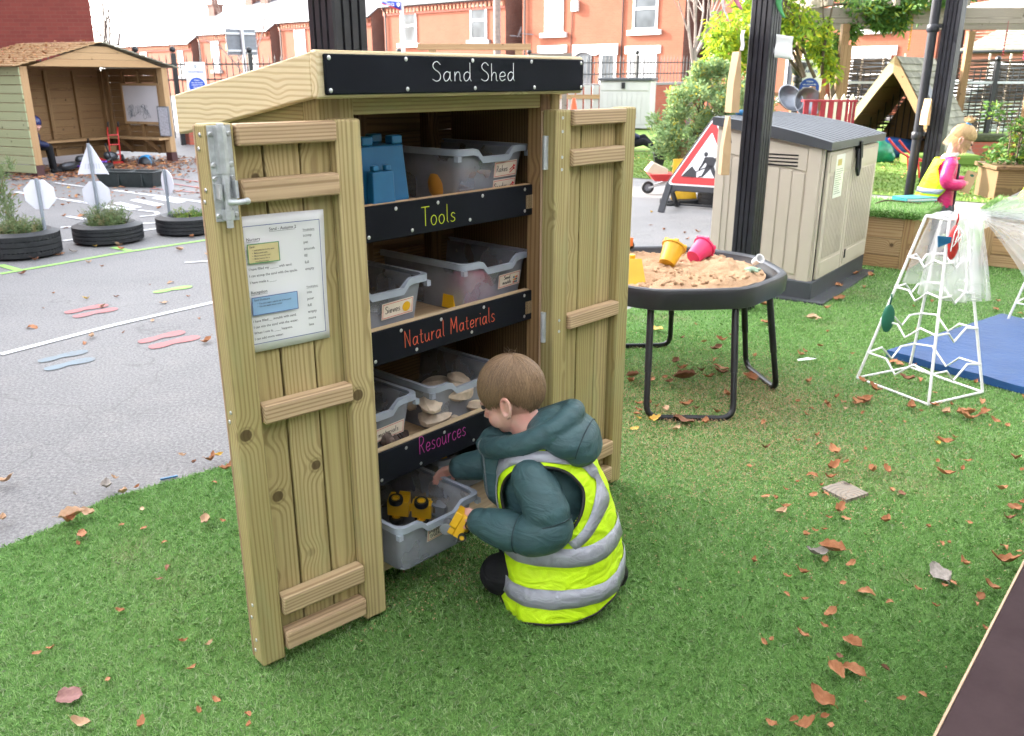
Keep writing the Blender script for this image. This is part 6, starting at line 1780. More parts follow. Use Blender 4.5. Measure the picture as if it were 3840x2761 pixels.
m = MB(); m.box((-.02, -.025, .25), (1.1, -.002, .33)); m.box((-.02, -.025, 1.0), (1.1, -.002, 1.08)); m.build('cross_rail', W_SHELF, pf)
# ------------------------------------------------------------------ pergola, climbers, trees
pg = thing('pergola', 'weathered grey timber pergola over the far lawn', 'pergola', (0, 0, 0))
def beamo(nm, a, b, w_, h_, mt): m = MB(); m.beam(a, b, w_, h_); return m.build(nm, mt, pg, bevel=.006)
beamo('long_beam', (4.75, 15.0, 2.34), (13, 15.0, 2.34), .07, .24, W_GREY); beamo('long_beam', (4.75, 17.3, 2.34), (13, 17.3, 2.34), .07, .20, W_GREY)
for x in (5.0, 6.05, 7.15, 8.3, 9.4, 10.5): beamo('rafter', (x, 14.6, 2.56), (x, 17.7, 2.56), .08, .19, W_GREY)
for x, y in ((5.42, 15.0), (8.62, 15.0), (5.42, 17.3), (8.62, 17.3)):
    m = MB(); m.box((x - .06, y - .06, .25), (x + .06, y + .06, 2.22)); m.build('post', W_SHEL, pg, bevel=.005)
    m = MB(); m.box((x - .065, y - .065, 0), (x + .065, y + .065, .25)); m.build('post_foot', pm('maroon post foot', (.06, .02, .02), .6), pg)
for x in (8.66, 5.38): m = MB(); m.box((x - .02, 14.93, 1.0), (x + .16, 14.938, 1.9)); m.build('trellis_board', W_SHEL, pg)
ex = [((0, 0, 0), (0, 0, 0))]
cl = thing('climber', 'yellow-green leafy climber hanging at the left end of the pergola', 'climber', (4.3, 14.9, 0))
m = MB(); rr = random.Random(3); en = []
for k in range(5): branchy(m, (.6 + rr.uniform(-.2, .2), rr.uniform(-.2, .3), 1.4), (rr.uniform(-1, .1), rr.uniform(-.5, .5), .7), 1.1, .03, 2, rr, ends=en)
m.tube(crom([(1.0, .1, 0), (1.05, .05, .8), (.9, .1, 1.6), (.4, .1, 2.3), (.0, .0, 2.6)], 5), .04, 6); m.build('stems', BARK, cl)
cs = [((rr.uniform(-1.05, .35), rr.uniform(-.6, .6), rr.uniform(1.95, 3.1)), (.32, .3, .22)) for k in range(34)] + [((rr.uniform(-1.0, -.2), rr.uniform(-.5, .5), rr.uniform(1.5, 2.1)), (.22, .25, .2)) for k in range(10)] + [((rr.uniform(.55, .95), rr.uniform(-.3, .3), rr.uniform(1.3, 2.2)), (.13, .15, .22)) for k in range(8)]
m = MB(); leaves(m, cs, 7600, .115, .022, 6, -.2, droop=.5); m.build('foliage', TREELEAF, cl)
c2 = thing('climber', 'green leafy climber lying along the top of the pergola beam', 'climber', (6.2, 15.0, 2.3))
m = MB(); rr = random.Random(9); m.tube(crom([(-1.2, 0, .2), (-.4, .2, .25), (.4, .1, .3), (1.2, .3, .35)], 5), .025, 6); m.build('stems', BARK, c2)
cs = [((rr.uniform(-1.0, 1.0), rr.uniform(-.3, 1.5), rr.uniform(.12, .6)), (.3, .35, .16)) for k in range(26)] + [((rr.uniform(-.75, .25), -.12, rr.uniform(-.12, .2)), (.16, .10, .12)) for k in range(9)] + [((rr.uniform(-.9, -.55), rr.uniform(0, .4), rr.uniform(-.6, 0)), (.12, .2, .2)) for k in range(5)]
m = MB(); leaves(m, cs, 6200, .105, .021, 16, -.1, droop=.5); m.build('foliage', CLIMB, c2)
c3 = thing('climber', 'yellowing climber hanging from the right end of the pergola beam', 'climber', (9.1, 15.0, 2.3))
m = MB(); rr = random.Random(19); m.tube(crom([(-.6, 0, .3), (.0, .1, .35), (.8, .1, .3)], 5), .025, 6); m.build('stems', BARK, c3)
cs = [((rr.uniform(-.6, 1.3), rr.uniform(-.3, .8), rr.uniform(.2, .6)), (.25, .3, .14)) for k in range(16)] + [((rr.uniform(-.1, .6), -.12, rr.uniform(-.65, .2)), (.14, .12, .16)) for k in range(10)]
m = MB(); leaves(m, cs, 2800, .11, .022, 26, -.2, droop=.5); m.build('foliage', TREELEAF, c3)
for i, (x, z, mt, nm) in enumerate(((8.0, 2.06, REDPL, 'red bead string hanging from the right half of the pergola'), (8.35, 2.0, PINKPL, 'purple bead string hanging right of the red one'), (6.45, 2.15, pm('amber strip', (.6, .3, .03), .5), 'amber strip chime hanging below the pergola beam'))):
    m = MB(); m.tube([(0, 0, .2), (0, 0, -.35)], .004, 4)
    for k in range(9): m.ball((0, 0, .05 - k * .045), .018, 6, 5)
    o = m.build('bead_string', mt, None, smooth=180); o.location = (x, 14.9, z); tag(o, nm, 'hanging beads')
def bare_tree(label, loc, h, seed, lev=4, d=(0, 0, 1), nk=3, r=.07, L=None):
    t = thing('bare_tree', label, 'tree', loc); rr = random.Random(seed)
    m = MB(); m.tube(crom([(0, 0, 0), (.04, .02, h * .2), (d[0] * .2, d[1] * .2, h * .42)], 5), [lerp(r, r * .7, i / 10) for i in range(11)], 8); m.build('trunk', BRANCH, t, smooth=60)
    m = MB()
    for k in range(nk): branchy(m, (d[0] * .2 * .9, 0, h * rr.uniform(.30, .42)), (rr.uniform(-.8, .8) + d[0], rr.uniform(-.8, .8), 1.0), h * .42, r * .55, lev, rr, .25, (2, 4), .45)
    m.build('branches', BRANCH, t); return t
bare_tree('leafless twiggy tree rising behind the big bush', (5.25, 26.6, 0), 5.2, 5, 4, (.25, 0, 1), 5, .085)
bare_tree('thin leafless tree standing behind the timber shelter', (-9.3, 21.0, 0), 4.2, 12, 3, (0, 0, 1), 5, .05)
bare_tree('small leafless tree against the dark house end, left of the nearest post', (-9.6, 33, 0), 4.2, 15, 3, (0, 0, 1), 4, .06)
rb = thing('shrub', 'pale green shrub at the right edge beside the pergola post', 'shrub', (6.05, 10.6, .35))
m = MB(); rr = random.Random(31)
for k in range(5): branchy(m, (rr.uniform(-.1, .1), rr.uniform(-.1, .1), 0), (rr.uniform(-.5, .5), rr.uniform(-.5, .5), 1), .5, .012, 2, rr)
m.build('stems', BARK, rb)
cs = [((rr.uniform(-.3, .45), rr.uniform(-.3, .3), rr.uniform(.1, .75)), (.15, .15, .13)) for k in range(12)]
m = MB(); leaves(m, cs, 1300, .075, .018, 36, .1); m.build('foliage', CLIMB, rb)
wp = thing('timber_planter', 'weathered grey timber planter at the right edge behind the net', 'planter', (5.74, 10.35, 0), -.12)
m = MB(); m.box((0, 0, 0), (1.2, .6, .36)); m.build('boards', W_DARKENED, wp, bevel=.005); m = MB(); m.box((-.04, -.04, .362), (1.24, .64, .41)); m.build('rim', W_DARKENED, wp, bevel=.005)

# ------------------------------------------------------------------ playhouse, hurdle fence, railings, pier
ph = thing('playhouse', 'A-frame timber playhouse with a shingled roof and open arched front', 'playhouse', (6.72, 16.0, 0), math.atan2(-.66, .75))
HW, HH, HL = 1.14, 1.74, 2.1      # half width, height, length along +y (away)
th_ = math.atan2(HH, HW); SL = math.hypot(HW, HH)
for sgn in (-1, 1):
    m = MB(); n = 15
    for i in range(n):      # overlapping shingle courses
        a, b = i / n, (i + 1.15) / n
        p0 = Vector((sgn * HW * a, 0, HH * (1 - a))); p1 = Vector((sgn * HW * min(1.02, b), 0, HH * (1 - min(1.02, b)))); nn = Vector((sgn * HH, 0, HW)).normalized()
        k = 6
        for q in range(k):
            y0 = HL * q / k + .004 + (.1 if i % 2 else 0) * 0; y1 = HL * (q + 1) / k - .004
            A = [p0 + nn * .012, p1 + nn * .028, p1 + nn * .040, p0 + nn * .020]
            vs = [(v.x, y, v.z) for y in (y0, y1) for v in A]
            m.add(vs, [(0, 1, 2, 3), (7, 6, 5, 4), (0, 4, 5, 1), (1, 5, 6, 2), (2, 6, 7, 3), (3, 7, 4, 0)])
    m.build('shingle_roof', TILE, ph)
    m = MB()
    for q in range(7):
        a = .02 + q * .138; b = a + .132
        vs = []
        for y in (.03, HL - .03):
            for t, off in ((a, .008), (b, .008), (b, -.012), (a, -.012)):
                nn = Vector((sgn * HH, 0, HW)).normalized(); p = Vector((sgn * HW * t, 0, HH * (1 - t))) + nn * off; vs.append((p.x, y, p.z))
        m.add(vs, [(0, 1, 2, 3), (7, 6, 5, 4), (0, 4, 5, 1), (1, 5, 6, 2), (2, 6, 7, 3), (3, 7, 4, 0)])
    m.build('inner_boards', W_SHEL, ph)
    m = MB(); ol = [(0, HH + .02), (sgn * HW, .02), (sgn * (HW - .13), .02)]
    for i in range(9): t = i / 8; ol.append((sgn * lerp(HW - .13, .0, t) * (1 - .10 * sin(pi * t)), lerp(.02, HH - .26, t ** .85)))
    if sgn > 0: ol = ol[::-1]
    m.prism(ol, .035, (0, .0, 0), (1, 0, 0), (0, 0, 1), h0=0); m.build('bargeboard', W_ROOF if sgn < 0 else W_SHELF, ph)
m = MB(); m.prism([(-.95, 0), (.95, 0), (.05, HH - .1), (-.05, HH - .1)], .02, (0, HL - .02, 0), (1, 0, 0), (0, 0, 1)); m.build('back_gable', W_SHEL, ph)
m = MB(); nn = Vector((HH, 0, HW)).normalized()
def rp(t, y, o): p = Vector((HW * t, 0, HH * (1 - t))) + nn * o; return (p.x, y, p.z)
m.add([rp(.28, .5, .045), rp(.62, .5, .045), rp(.62, .85, .045), rp(.28, .85, .045), rp(.28, .5, .06), rp(.62, .5, .06), rp(.62, .85, .06), rp(.28, .85, .06)], [(3, 2, 1, 0), (4, 5, 6, 7), (0, 1, 5, 4), (1, 2, 6, 5), (2, 3, 7, 6), (3, 0, 4, 7)]); m.build('roof_window', GREYPL, ph)
m = MB(); m.ball((0, 0, .15), (.5, .35, .22), 16, 10); m.ball((.35, .2, .12), (.3, .3, .2), 12, 8); o = mesh_obj('tarpaulin', remesh(m, .03, 1), TARP); o.location = (6.9, 16.2, 0); tag(o, 'crumpled blue tarpaulin inside the playhouse', 'tarpaulin')
m = MB(); m.ball((0, 0, .17), (.22, .15, .19), 16, 10); m.ball((.12, 0, .10), (.14, .12, .12), 12, 8); m.ball((-.02, 0, .33), (.08, .06, .08), 10, 6); o = mesh_obj('foil_bag', remesh(m, .02, 1), GREENBAG); o.location = (6.35, 15.2, 0); tag(o, 'shiny green bag slumped in front of the playhouse', 'bag')
tm = thing('turf_mound', 'low turf-covered step in front of the playhouse', 'turf step', (6.55, 14.5, 0), -.05)
m = MB(); m.box((0, 0, 0), (1.15, .5, .19)); m.build('turf_block', FARGRASSM if False else TURF2, tm, bevel=.05, seg=3)
hf = thing('hurdle_fence', 'woven willow hurdle fence behind the playhouse', 'fence', (6.25, 17.9, 0), .02)
WIL = pm('willow rods', (.10, .07, .05), .8, var=.6, scale=2, obj=False)
m = MB(); z = .44; k = 0; LF = 7.0
while z < 1.74:
    pts = [(x, .022 * sin(pi * (x / .42 + k)), z + .012 * sin(x * 3 + k * 2.1) + .006 * sin(x * 9 + k)) for x in [i * .105 for i in range(int(LF / .105) + 1)]]
    m.tube(pts, .0130, 5); z += .0205 + .006 * random.random(); k += 1
m.build('woven_rods', WIL, hf)
m = MB()
for i in range(17): m.tube([(i * .42 + .21, 0, .0), (i * .42 + .21, 0, 1.84)], .02, 6)
m.build('stakes', pm('pale stakes', (.50, .42, .34), .8), hf)
rg = thing('railing', 'black metal railing with a pale top rail in front of the hurdle fence', 'railing', (6.2, 17.3, 0), .02)
m = MB()
for i in range(46): m.box((i * .125, -.008, .16), (i * .125 + .016, .008, 1.55))
m.build('bars', BLACKM, rg)
for z in (1.28, .22): m = MB(); m.box((0, -.022, z), (5.7, -.009, z + .045)); m.build('rail', STEEL if z > 1 else BLACKM, rg)
for x in (-.06, 3.05):
    m = MB(); m.box((x - .04, -.04, 0), (x + .04, .04, 1.68)); m.ball((x, 0, 1.73), .055, 10, 8); m.build('post', BLACKM, rg)
pr_ = thing('brick_pier', 'red brick gate pier with a rounded stone cap beside the hurdle fence', 'pier', (5.72, 17.45, 0), .02)
m = MB(); gc_ = None
for a, b in (((0, 0), (.42, 0)), ((.42, 0), (.42, .42)), ((.42, .42), (0, .42)), ((0, .42), (0, 0))):
    m.add([(a[0], a[1], 0), (b[0], b[1], 0), (b[0], b[1], 1.72), (a[0], a[1], 1.72)], [(0, 1, 2, 3)], [(0, 0, 0), (.42, 0, 0), (.42, 1.72, 0), (0, 1.72, 0)])
m.build('shaft', BRICK_W, pr_)
m = MB(); m.box((-.05, -.05, 1.722), (.47, .47, 1.78)); m.prism([(-.04, 0), (.46, 0), (.42, .06), (.30, .11), (.12, .11), (0, .06)], .48, (0, .45, 1.782), (1, 0, 0), (0, 0, 1)); m.build('cap', STONEW, pr_)
lp_ = thing('lamp_bollard', 'black metal lamp bollard left of the brick pier', 'lamp', (5.35, 17.0, 0))
m = MB(); m.tube([(0, 0, 0), (0, 0, 1.3)], .055, 10); m.lathe([(.055, 1.3), (.09, 1.32), (.09, 1.40), (.06, 1.43), (.09, 1.46), (.16, 1.60), (.15, 1.66), (.0, 1.68)], 16); m.build('column', BLACKM, lp_, smooth=40)
def warning(label, loc, rz, w_, h_):
    t = thing('warning_sign', label, 'sign', loc, rz)
    m = MB(); m.box((-w_ / 2, 0, 0), (w_ / 2, .012, h_)); m.build('panel', WHITEP, t)
    m = MB(); R_ = w_ * .42; m.prism([(R_ * cos(a), R_ * sin(a)) for a in [2 * pi * i / 32 for i in range(32)]], .003, (0, -.0005, h_ * .34), (1, 0, 0), (0, 0, 1)); m.build('blue_disc', pm('mandatory blue', (.01, .06, .38), .5), t)
    m = MB(); s_ = w_ * .075; m.prism([(-s_, s_ * 1.2), (-s_, -.2 * s_), (0, -1.3 * s_), (s_, -.2 * s_), (s_, s_ * 1.2)], .003, (0, -.0005, h_ * .87), (1, 0, 0), (0, 0, 1)); m.prism([(-s_ * .6, s_ * .8), (-s_ * .6, 0), (0, -.8 * s_), (s_ * .6, 0), (s_ * .6, s_ * .8)], .003, (0, -.0045, h_ * .87), (1, 0, 0), (0, 0, 1), mi=1); m.build('shield', [GREYPL, STEEL], t)
    m = MB(); printed(m, 'WARNING', w_ * .165, (0, -.0045, h_ * .70), (1, 0, 0), (0, 0, 1), 'CENTER'); m.build('heading', BLUEINK, t)
    m = MB()
    for i, tx in enumerate(('Children', 'may only use this', 'equipment when', 'supervised by', 'a member of', 'staff')): printed(m, tx, w_ * .082, (0, -.0065, h_ * .34 + R_ * (.62 - i * .27)), (1, 0, 0), (0, 0, 1), 'CENTER')
    m.build('white_text', WHITEP, t)
warning('white WARNING sign with a blue disc on the far railings, above the shed roof', (-6.63, 19.05, .98), .55, .40, .72)
warning('white WARNING sign with a blue disc under the pergola', (5.62, 17.1, .92), .02, .46, .80)
cr = thing('slatted_barrier', 'dark red slatted plastic barrier behind the storage shed lid', 'barrier', (3.74, 11.5, 0), -.05)
m = MB()
for i, x in enumerate((0, .105, .21, .31, .42, .53, .575, .62)): m.box((x, -.015, .3), (x + (.062 if i < 5 else .03), .015, 1.10))
for i, x in enumerate((.06, .165, .265, .375)): m.box((x, .10, .3), (x + .03, .12, 1.10))
m.build('slats', REDPL, cr)
m = MB()
for z in (1.10, .30): m.box((-.01, -.02, z), (.66, .125, z + .025))
for x in (0, .63): m.box((x, .0, 0), (x + .03, .11, .298))
m.build('frame', REDPL, cr)
pk = thing('picket_fence', 'short cream picket fence behind the red slatted barrier', 'fence', (4.25, 13.0, 0), 0)
m = MB()
for i in range(6): m.prism([(0, 0), (.075, 0), (.075, 1.10), (.0375, 1.17), (0, 1.10)], .02, (i * .125, 0, 0), (1, 0, 0), (0, 0, 1))
m.build('pickets', pm('cream paint', (.72, .68, .52), .6), pk); m = MB(); m.box((0, .002, .85), (.72, .02, .92)); m.build('rail', W_SHELF, pk)
DULLST = pm('dull steel bowl', (.26, .27, .29), .35, .9)
mk = thing('mud_kitchen', 'timber play kitchen stand behind the storage shed', 'play kitchen', (3.42, 12.1, 0), 0)
for x, y in ((0, 0), (.72, 0), (0, .4), (.72, .4)): m = MB(); m.box((x, y, 0), (x + .06, y + .06, 1.28 if x > .5 or y > .1 else .9)); m.build('leg', W_SHEL, mk)
m = MB(); m.box((-.02, -.02, .90), (.80, .48, .93)); m.build('worktop', W_SHEL, mk); m = MB(); m.box((.0, .41, 1.15), (.78, .45, 1.2)); m.build('back_rail', W_SHEL, mk)
for i, (x, z, a, nm) in enumerate(((3.72, 1.07, 1.0, 'large steel bowl tilted on the play kitchen'), (3.98, 1.05, 1.3, 'second steel bowl leaning right of the large one'))):
    m = MB(); m.lathe([(.0, 0), (.09, .01), (.16, .07), (.19, .13), (.20, .135), (.185, .13), (.15, .07), (.08, .02), (0, .012)], 24); o = m.build('steel_bowl', DULLST, None, smooth=40); o.location = (x, 12.25, z); o.rotation_euler = (a, .3 * (-1) ** i, .2); tag(o, nm, 'bowl')
tb = thing('red_trolley', 'red tubular toy trolley standing on the far lawn left of the girl', 'trolley', (5.85, 12.6, 0), 0)
m = MB()
for y in (0, .35): m.tube(crom([(-.35, y, .55), (-.15, y, .36), (.1, y, .25), (.35, y, .24), (.55, y, .30)], 5), .016, 8); m.tube([(-.05, y, .33), (.02, y, .02)], .014, 8)
m.tube([(.1, 0, .25), (.1, .35, .25)], .014, 8); m.build('frame', REDP, tb)
m = MB(); wheel(m, (.42, .17, .10), RX(pi / 2), .10, .05); m.build('wheel', [GREYPL, RUBBER], tb, smooth=40)
m = MB(); m.lathe([(.355, 0), (.367, .012), (.38, 0), (.367, -.012)], 48, close=True); o = m.build('hoop', BLUEHOOP, None, smooth=40); o.location = (7.15, 12.5, .025); tag(o, 'blue plastic hoop lying on the far lawn', 'hoop')
lw = thing('low_wall', 'low red brick wall with a mossy top behind the girl', 'wall', (8.0, 16.4, 0), .0)
m = MB(); m.add([(0, 0, 0), (2.2, 0, 0), (2.2, 0, .26), (0, 0, .26)], [(0, 1, 2, 3)], [(0, 0, 0), (2.2, 0, 0), (2.2, .26, 0), (0, .26, 0)]); m.box((.002, .003, 0), (2.2, .4, .258)); m.build('brickwork', BRICK_W, lw)
m = MB(); m.box((-.02, -.02, .262), (2.22, .42, .40)); m.build('moss_top', pm('moss', (.06, .07, .03), .95, var=.4, scale=20, bump=.5), lw, bevel=.04)
ca = thing('parked_car', 'pale parked car glimpsed under the hurdle fence', 'car', (10.0, 21.0, -.1), .1)
m = MB(); ol = [(0, .25), (4.0, .25), (4.05, .6), (3.9, .85), (3.1, .95), (2.55, 1.42), (1.1, 1.45), (.35, .98), (.02, .85)]; m.prism(ol[::-1] if False else ol, 1.6, (0, 1.6, 0), (1, 0, 0), (0, 0, 1)); m.build('body', pm('pale car paint', (.62, .66, .64), .25), ca, bevel=.06)
m = MB(); m.prism([(.62, .97), (2.9, .97), (2.45, 1.36), (1.2, 1.38)], .02, (0, -.005, 0), (1, 0, 0), (0, 0, 1)); m.build('side_window', PANE, ca)
for x in (.8, 3.2): m = MB(); wheel(m, (x, .08, .3), RX(pi / 2), .30, .18); m.build('wheel', [GREYPL, RUBBER], ca, smooth=40)

# ------------------------------------------------------------------ street wall, railings, street furniture behind the shed
FA, FB = Vector((-9.6, 17.4, 0)), Vector((6.0, 28.6, 0)); FL_ = (FB - FA).length; FR_ = math.atan2(FB.y - FA.y, FB.x - FA.x)
sw = thing('street_wall', 'low red brick boundary wall along the street', 'wall', FA, FR_)
m = MB(); g0 = 3.2
m.add([(g0, 0, 0), (FL_, 0, 0), (FL_, 0, 1.2), (g0, 0, 1.0)], [(0, 1, 2, 3)], [(0, 0, 0), (FL_, 0, 0), (FL_, 1.2, 0), (0, 1.0, 0)])
m.add([(g0, .3, 0), (g0, 0, 0), (g0, 0, 1.0), (g0, .3, 1.0)], [(0, 1, 2, 3)], [(0, 0, 0), (.3, 0, 0), (.3, 1, 0), (0, 1, 0)]); m.build('brickwork', BRICK_W, sw)
m = MB(); m.beam((g0, .15, 1.035), (FL_, .15, 1.235), .36, .07); m.build('coping', pm('grey coping', (.22, .21, .21), .8), sw)
sr = thing('street_railing', 'black spiked railings standing along the street wall', 'railing', FA, FR_)
m = MB()
n = int(FL_ / .14)
for i in range(n):
    x = i * .14; b = 1.07 + .2 * x / FL_ if x > g0 else .15; t_ = 1.84 + .22 * x / FL_
    m.box((x, .14, b), (x + .018, .158, t_ - .12)); m.add([(x, .14, t_ - .12), (x + .018, .14, t_ - .12), (x + .018, .158, t_ - .12), (x, .158, t_ - .12), (x + .009, .149, t_)], [(0, 1, 4), (1, 2, 4), (2, 3, 4), (3, 0, 4)])
m.build('bars', BLACKM, sr)
for dz in (0.22, -.30):
    m = MB(); m.beam((0, .149, 1.84 - .35 + dz * .6), (FL_, .149, 2.06 - .35 + dz * .6), .03, .03); m.build('rail', BLACKM, sr)
for x in (1.9, 2.35, 3.1, 4.75, 8.5, 12.5, 16.5):
    m = MB(); m.box((x - .045, .10, 0), (x + .045, .19, 1.85 + .2 * x / FL_)); m.ball((x, .145, 1.92 + .2 * x / FL_), .065, 10, 8); m.build('post', BLACKM, sr)
gs = thing('street_sign', 'grey street sign seen from behind on a grey pole', 'street sign', (-7.05, 24.0, 0), .45)
m = MB(); m.box((-.40, 0, 1.95), (.36, .02, 2.58)); m.build('sign_back', pm('grey sign back', (.16, .18, .20), .5, var=.15), gs); m = MB(); m.box((-.38, -.04, 2.45), (.34, -.001, 2.5)); m.box((-.38, -.04, 2.03), (.34, -.001, 2.08)); m.build('brackets', STEEL, gs)
m = MB(); m.tube([(.0, -.07, 0), (.0, -.07, 2.6)], .045, 10); m.build('pole', STEEL, gs, smooth=40)
lpn = thing('lamp_post', 'slim grey pole carrying a blue pennant', 'pole', (-3.55, 30.0, 0))
m = MB(); m.tube([(0, 0, 0), (0, 0, 3.72)], [.07, .06], 10); m.build('shaft', pm('pale grey pole', (.42, .42, .43), .5), lpn, smooth=40)
pn = thing('pennant', 'blue pennant marked 2012 flying from the slim grey pole', 'flag', (-3.58, 29.93, 3.70))
m = MB(); vs = []; n = 12
for i in range(n + 1):
    t = i / n; vs += [(-.62 * t, .05 * sin(t * 8), .0 + .02 * t), (-.62 * t, .05 * sin(t * 8), -.26 + .21 * t)]
m.add(vs, [(2 * i, 2 * i + 1, 2 * i + 3, 2 * i + 2) for i in range(n)]); o = m.build('cloth', pm('pennant blue', (.02, .05, .35), .7), pn, smooth=180); s_ = o.modifiers.new('solid', 'SOLIDIFY'); s_.thickness = .01
m = MB(); printed(m, '2012', .13, (-.46, -.07, -.13), (1, 0, 0), (0, 0, 1)); m.build('white_numerals', WHITEP, pn)
m = MB(); m.tube([(-.62 * t, .05 * sin(t * 8) - .012, -.26 + .21 * t) for t in [i / n for i in range(n + 1)]], .014, 5); m.build('red_hem', REDP, pn)
m = MB(); s_ = .05; m.prism([(-s_, s_ * 1.2), (-s_, -.2 * s_), (0, -1.3 * s_), (s_, -.2 * s_), (s_, s_ * 1.2)], .004, (-.07, -.06, -.10), (1, 0, 0), (0, 0, 1)); m.build('shield', WHITEP, pn)
tp_ = thing('utility_pole', 'tall grey timber utility pole in front of the dark house end', 'pole', (-.58, 36.0, 0))
m = MB(); m.tube([(0, 0, 0), (0, 0, 8.5)], [.15, .12], 12); m.build('shaft', BRANCH, tp_, smooth=40); m = MB(); m.beam((-.7, -.16, 7.9), (.7, -.16, 7.9), .1, .1); m.build('crossarm', BRANCH, tp_)
tf = thing('climbing_frame', 'timber climbing frame with a level beam seen over the shed roof', 'climbing frame', (-1.55, 15.0, 0), 0)
m = MB(); m.box((0, 0, 1.82), (1.86, .10, 1.92)); m.build('beam', W_SHELF, tf, bevel=.006)
for x in (.18, 1.6): m = MB(); m.box((x, .005, 0), (x + .12, .095, 1.818)); m.build('post', W_SHELF, tf, bevel=.005)
m = MB(); m.box((1.86, .3, 1.45), (2.55, .36, 1.78), axis=0); m.box((1.92, .295, .0), (2.0, .365, 1.449)); m.box((2.4, .295, .0), (2.48, .365, 1.449)); m.build('side_panel', W_GREY, tf)

# ------------------------------------------------------------------ timber shelter and what is in it
SX = math.atan2(.9123, .4095)
sl_ = thing('timber_shelter', 'open-fronted timber shelter with a shingle roof at the far left', 'shelter', (-7.03, 12.98, 0), SX)
SWD, SDP = 2.78, 1.55
def part(nm, mt, *boxes, **k):
    m = MB()
    for b in boxes: m.box(b[0], b[1], axis=b[2] if len(b) > 2 else None)
    return m.build(nm, mt, sl_, bevel=k.get('bevel', .004))
for x in (.0, SWD - .12):
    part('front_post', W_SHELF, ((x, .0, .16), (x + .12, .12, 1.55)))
    part('post_foot', pm('maroon post foot', (.06, .02, .02), .6), ((x - .005, -.005, 0), (x + .125, .125, .158)))
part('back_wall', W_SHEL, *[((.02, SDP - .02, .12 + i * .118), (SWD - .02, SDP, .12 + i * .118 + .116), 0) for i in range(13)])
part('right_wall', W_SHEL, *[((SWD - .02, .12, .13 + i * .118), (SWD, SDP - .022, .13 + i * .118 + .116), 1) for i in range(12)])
part('left_wall', W_GREEN, *[((-.022, .0, .05 + i * .125), (-.002, SDP, .05 + i * .125 + .115), 1) for i in range(12)])
for x in (1.0, 1.56, 2.12): part('stud', W_SHEL, ((x, SDP - .07, .12), (x + .06, SDP - .021, 1.5)))
for y in (1.35, .98, .62, .2): part('stud', W_SHEL, ((SWD - .07, y, .14), (SWD - .021, y + .07, 1.5)))
part('corner_post', W_SHEL, ((SWD - .11, SDP - .11, .05), (SWD - .022, SDP - .022, 1.5)))
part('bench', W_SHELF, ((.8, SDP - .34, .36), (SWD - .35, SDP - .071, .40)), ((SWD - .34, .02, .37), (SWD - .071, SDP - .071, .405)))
part('short_bench', W_SHELF, ((.15, .55, .33), (.48, 1.0, .365)))
part('bench_rail', W_SHEL, ((.8, SDP - .10, .26), (SWD - .36, SDP - .071, .355)))
for y in (.35, 1.0): m = MB(); m.beam((SWD - .30, y, .365), (SWD - .03, y, .15), .05, .07); m.build('bench_bracket', W_SHEL, sl_)
m = MB(); m.box((2.05, SDP - .65, .16), (2.3, SDP - .35, .27)); m.box((2.06, SDP - .60, 0), (2.12, SDP - .4, .158)); m.box((2.23, SDP - .60, 0), (2.29, SDP - .4, .158)); m.build('corner_seat', W_SHEL, sl_)
GE, GA = 1.55, 1.86
m = MB()
for i, (z0, z1) in enumerate(((1.552, 1.655), (1.658, 1.755), (1.758, 1.852))):
    def xr(z): k = (GA + .02 - z) / (GA - GE + .07); return SWD / 2 * k + .06
    a0, a1 = xr(z0), xr(z1); c = SWD / 2
    m.prism([(c - a0, z0), (c + a0, z0), (c + a1, z1), (c - a1, z1)], .03, (0, -.01, 0), (1, 0, 0), (0, 0, 1))
m.build('gable', W_SHELF, sl_, bevel=.003)
for sgn in (-1, 1):
    m = MB(); n = 13; c = SWD / 2; RW_ = c + .16; dz = GA + .05 - (GE - .01)
    for i in range(n):
        a, b = i / n, (i + 1.2) / n
        for q in range(7):
            y0 = -.12 + q * (SDP + .2) / 7 + .003; y1 = -.12 + (q + 1) * (SDP + .2) / 7 - .003
            p0 = (c + sgn * RW_ * a, GA + .05 - dz * a); p1 = (c + sgn * RW_ * b, GA + .05 - dz * b + .012)
            m.add([(p0[0], y0, p0[1]), (p1[0], y0, p1[1]), (p1[0], y1, p1[1]), (p0[0], y1, p0[1]), (p0[0], y0, p0[1] + .012), (p1[0], y0, p1[1] + .02), (p1[0], y1, p1[1] + .02), (p0[0], y1, p0[1] + .012)],
                  [(3, 2, 1, 0), (4, 5, 6, 7), (0, 1, 5, 4), (1, 2, 6, 5), (2, 3, 7, 6), (3, 0, 4, 7)])
    m.build('shingle_roof', W_SHELF if sgn < 0 else TILE, sl_)
def shp(x, y, z=0): v = Matrix.Rotation(SX, 3, 'Z') @ Vector((x, y, z)) + Vector((-7.03, 12.98, 0)); return tuple(v)
wbd = thing('whiteboard', 'white drawing board with scribbles on the right inner wall of the shelter', 'whiteboard', shp(SWD - .075, .6, .66), SX - pi / 2)
m = MB(); m.box((-.38, -.02, -.0), (.42, -.001, .60)); m.build('board', pm('whiteboard', (.62, .60, .64), .4, var=.06, scale=3), wbd)
m = MB(); rr = random.Random(4)
for k in range(14): x0 = -.34 + rr.random() * .6; m.tube(crom([(x0 + rr.uniform(-.05, .05), -.0225, .06 + rr.random() * .22) for q in range(6)], 4), .003, 4)
m.build('scribbles', GREYPL, wbd)
m = MB()
for a in ((-.42, .60, .46, .64), (-.42, -.04, .46, 0), (-.42, 0, -.381, .60), (.421, 0, .46, .60)): m.box((a[0], -.03, a[1]), (a[2], .0, a[3]))
m.build('frame', W_SHELF, wbd)
cb = thing('small_board', 'small framed board hung beside the right front post of the shelter', 'board', shp(SWD - .075, .08, .44), SX - pi / 2 + .0)
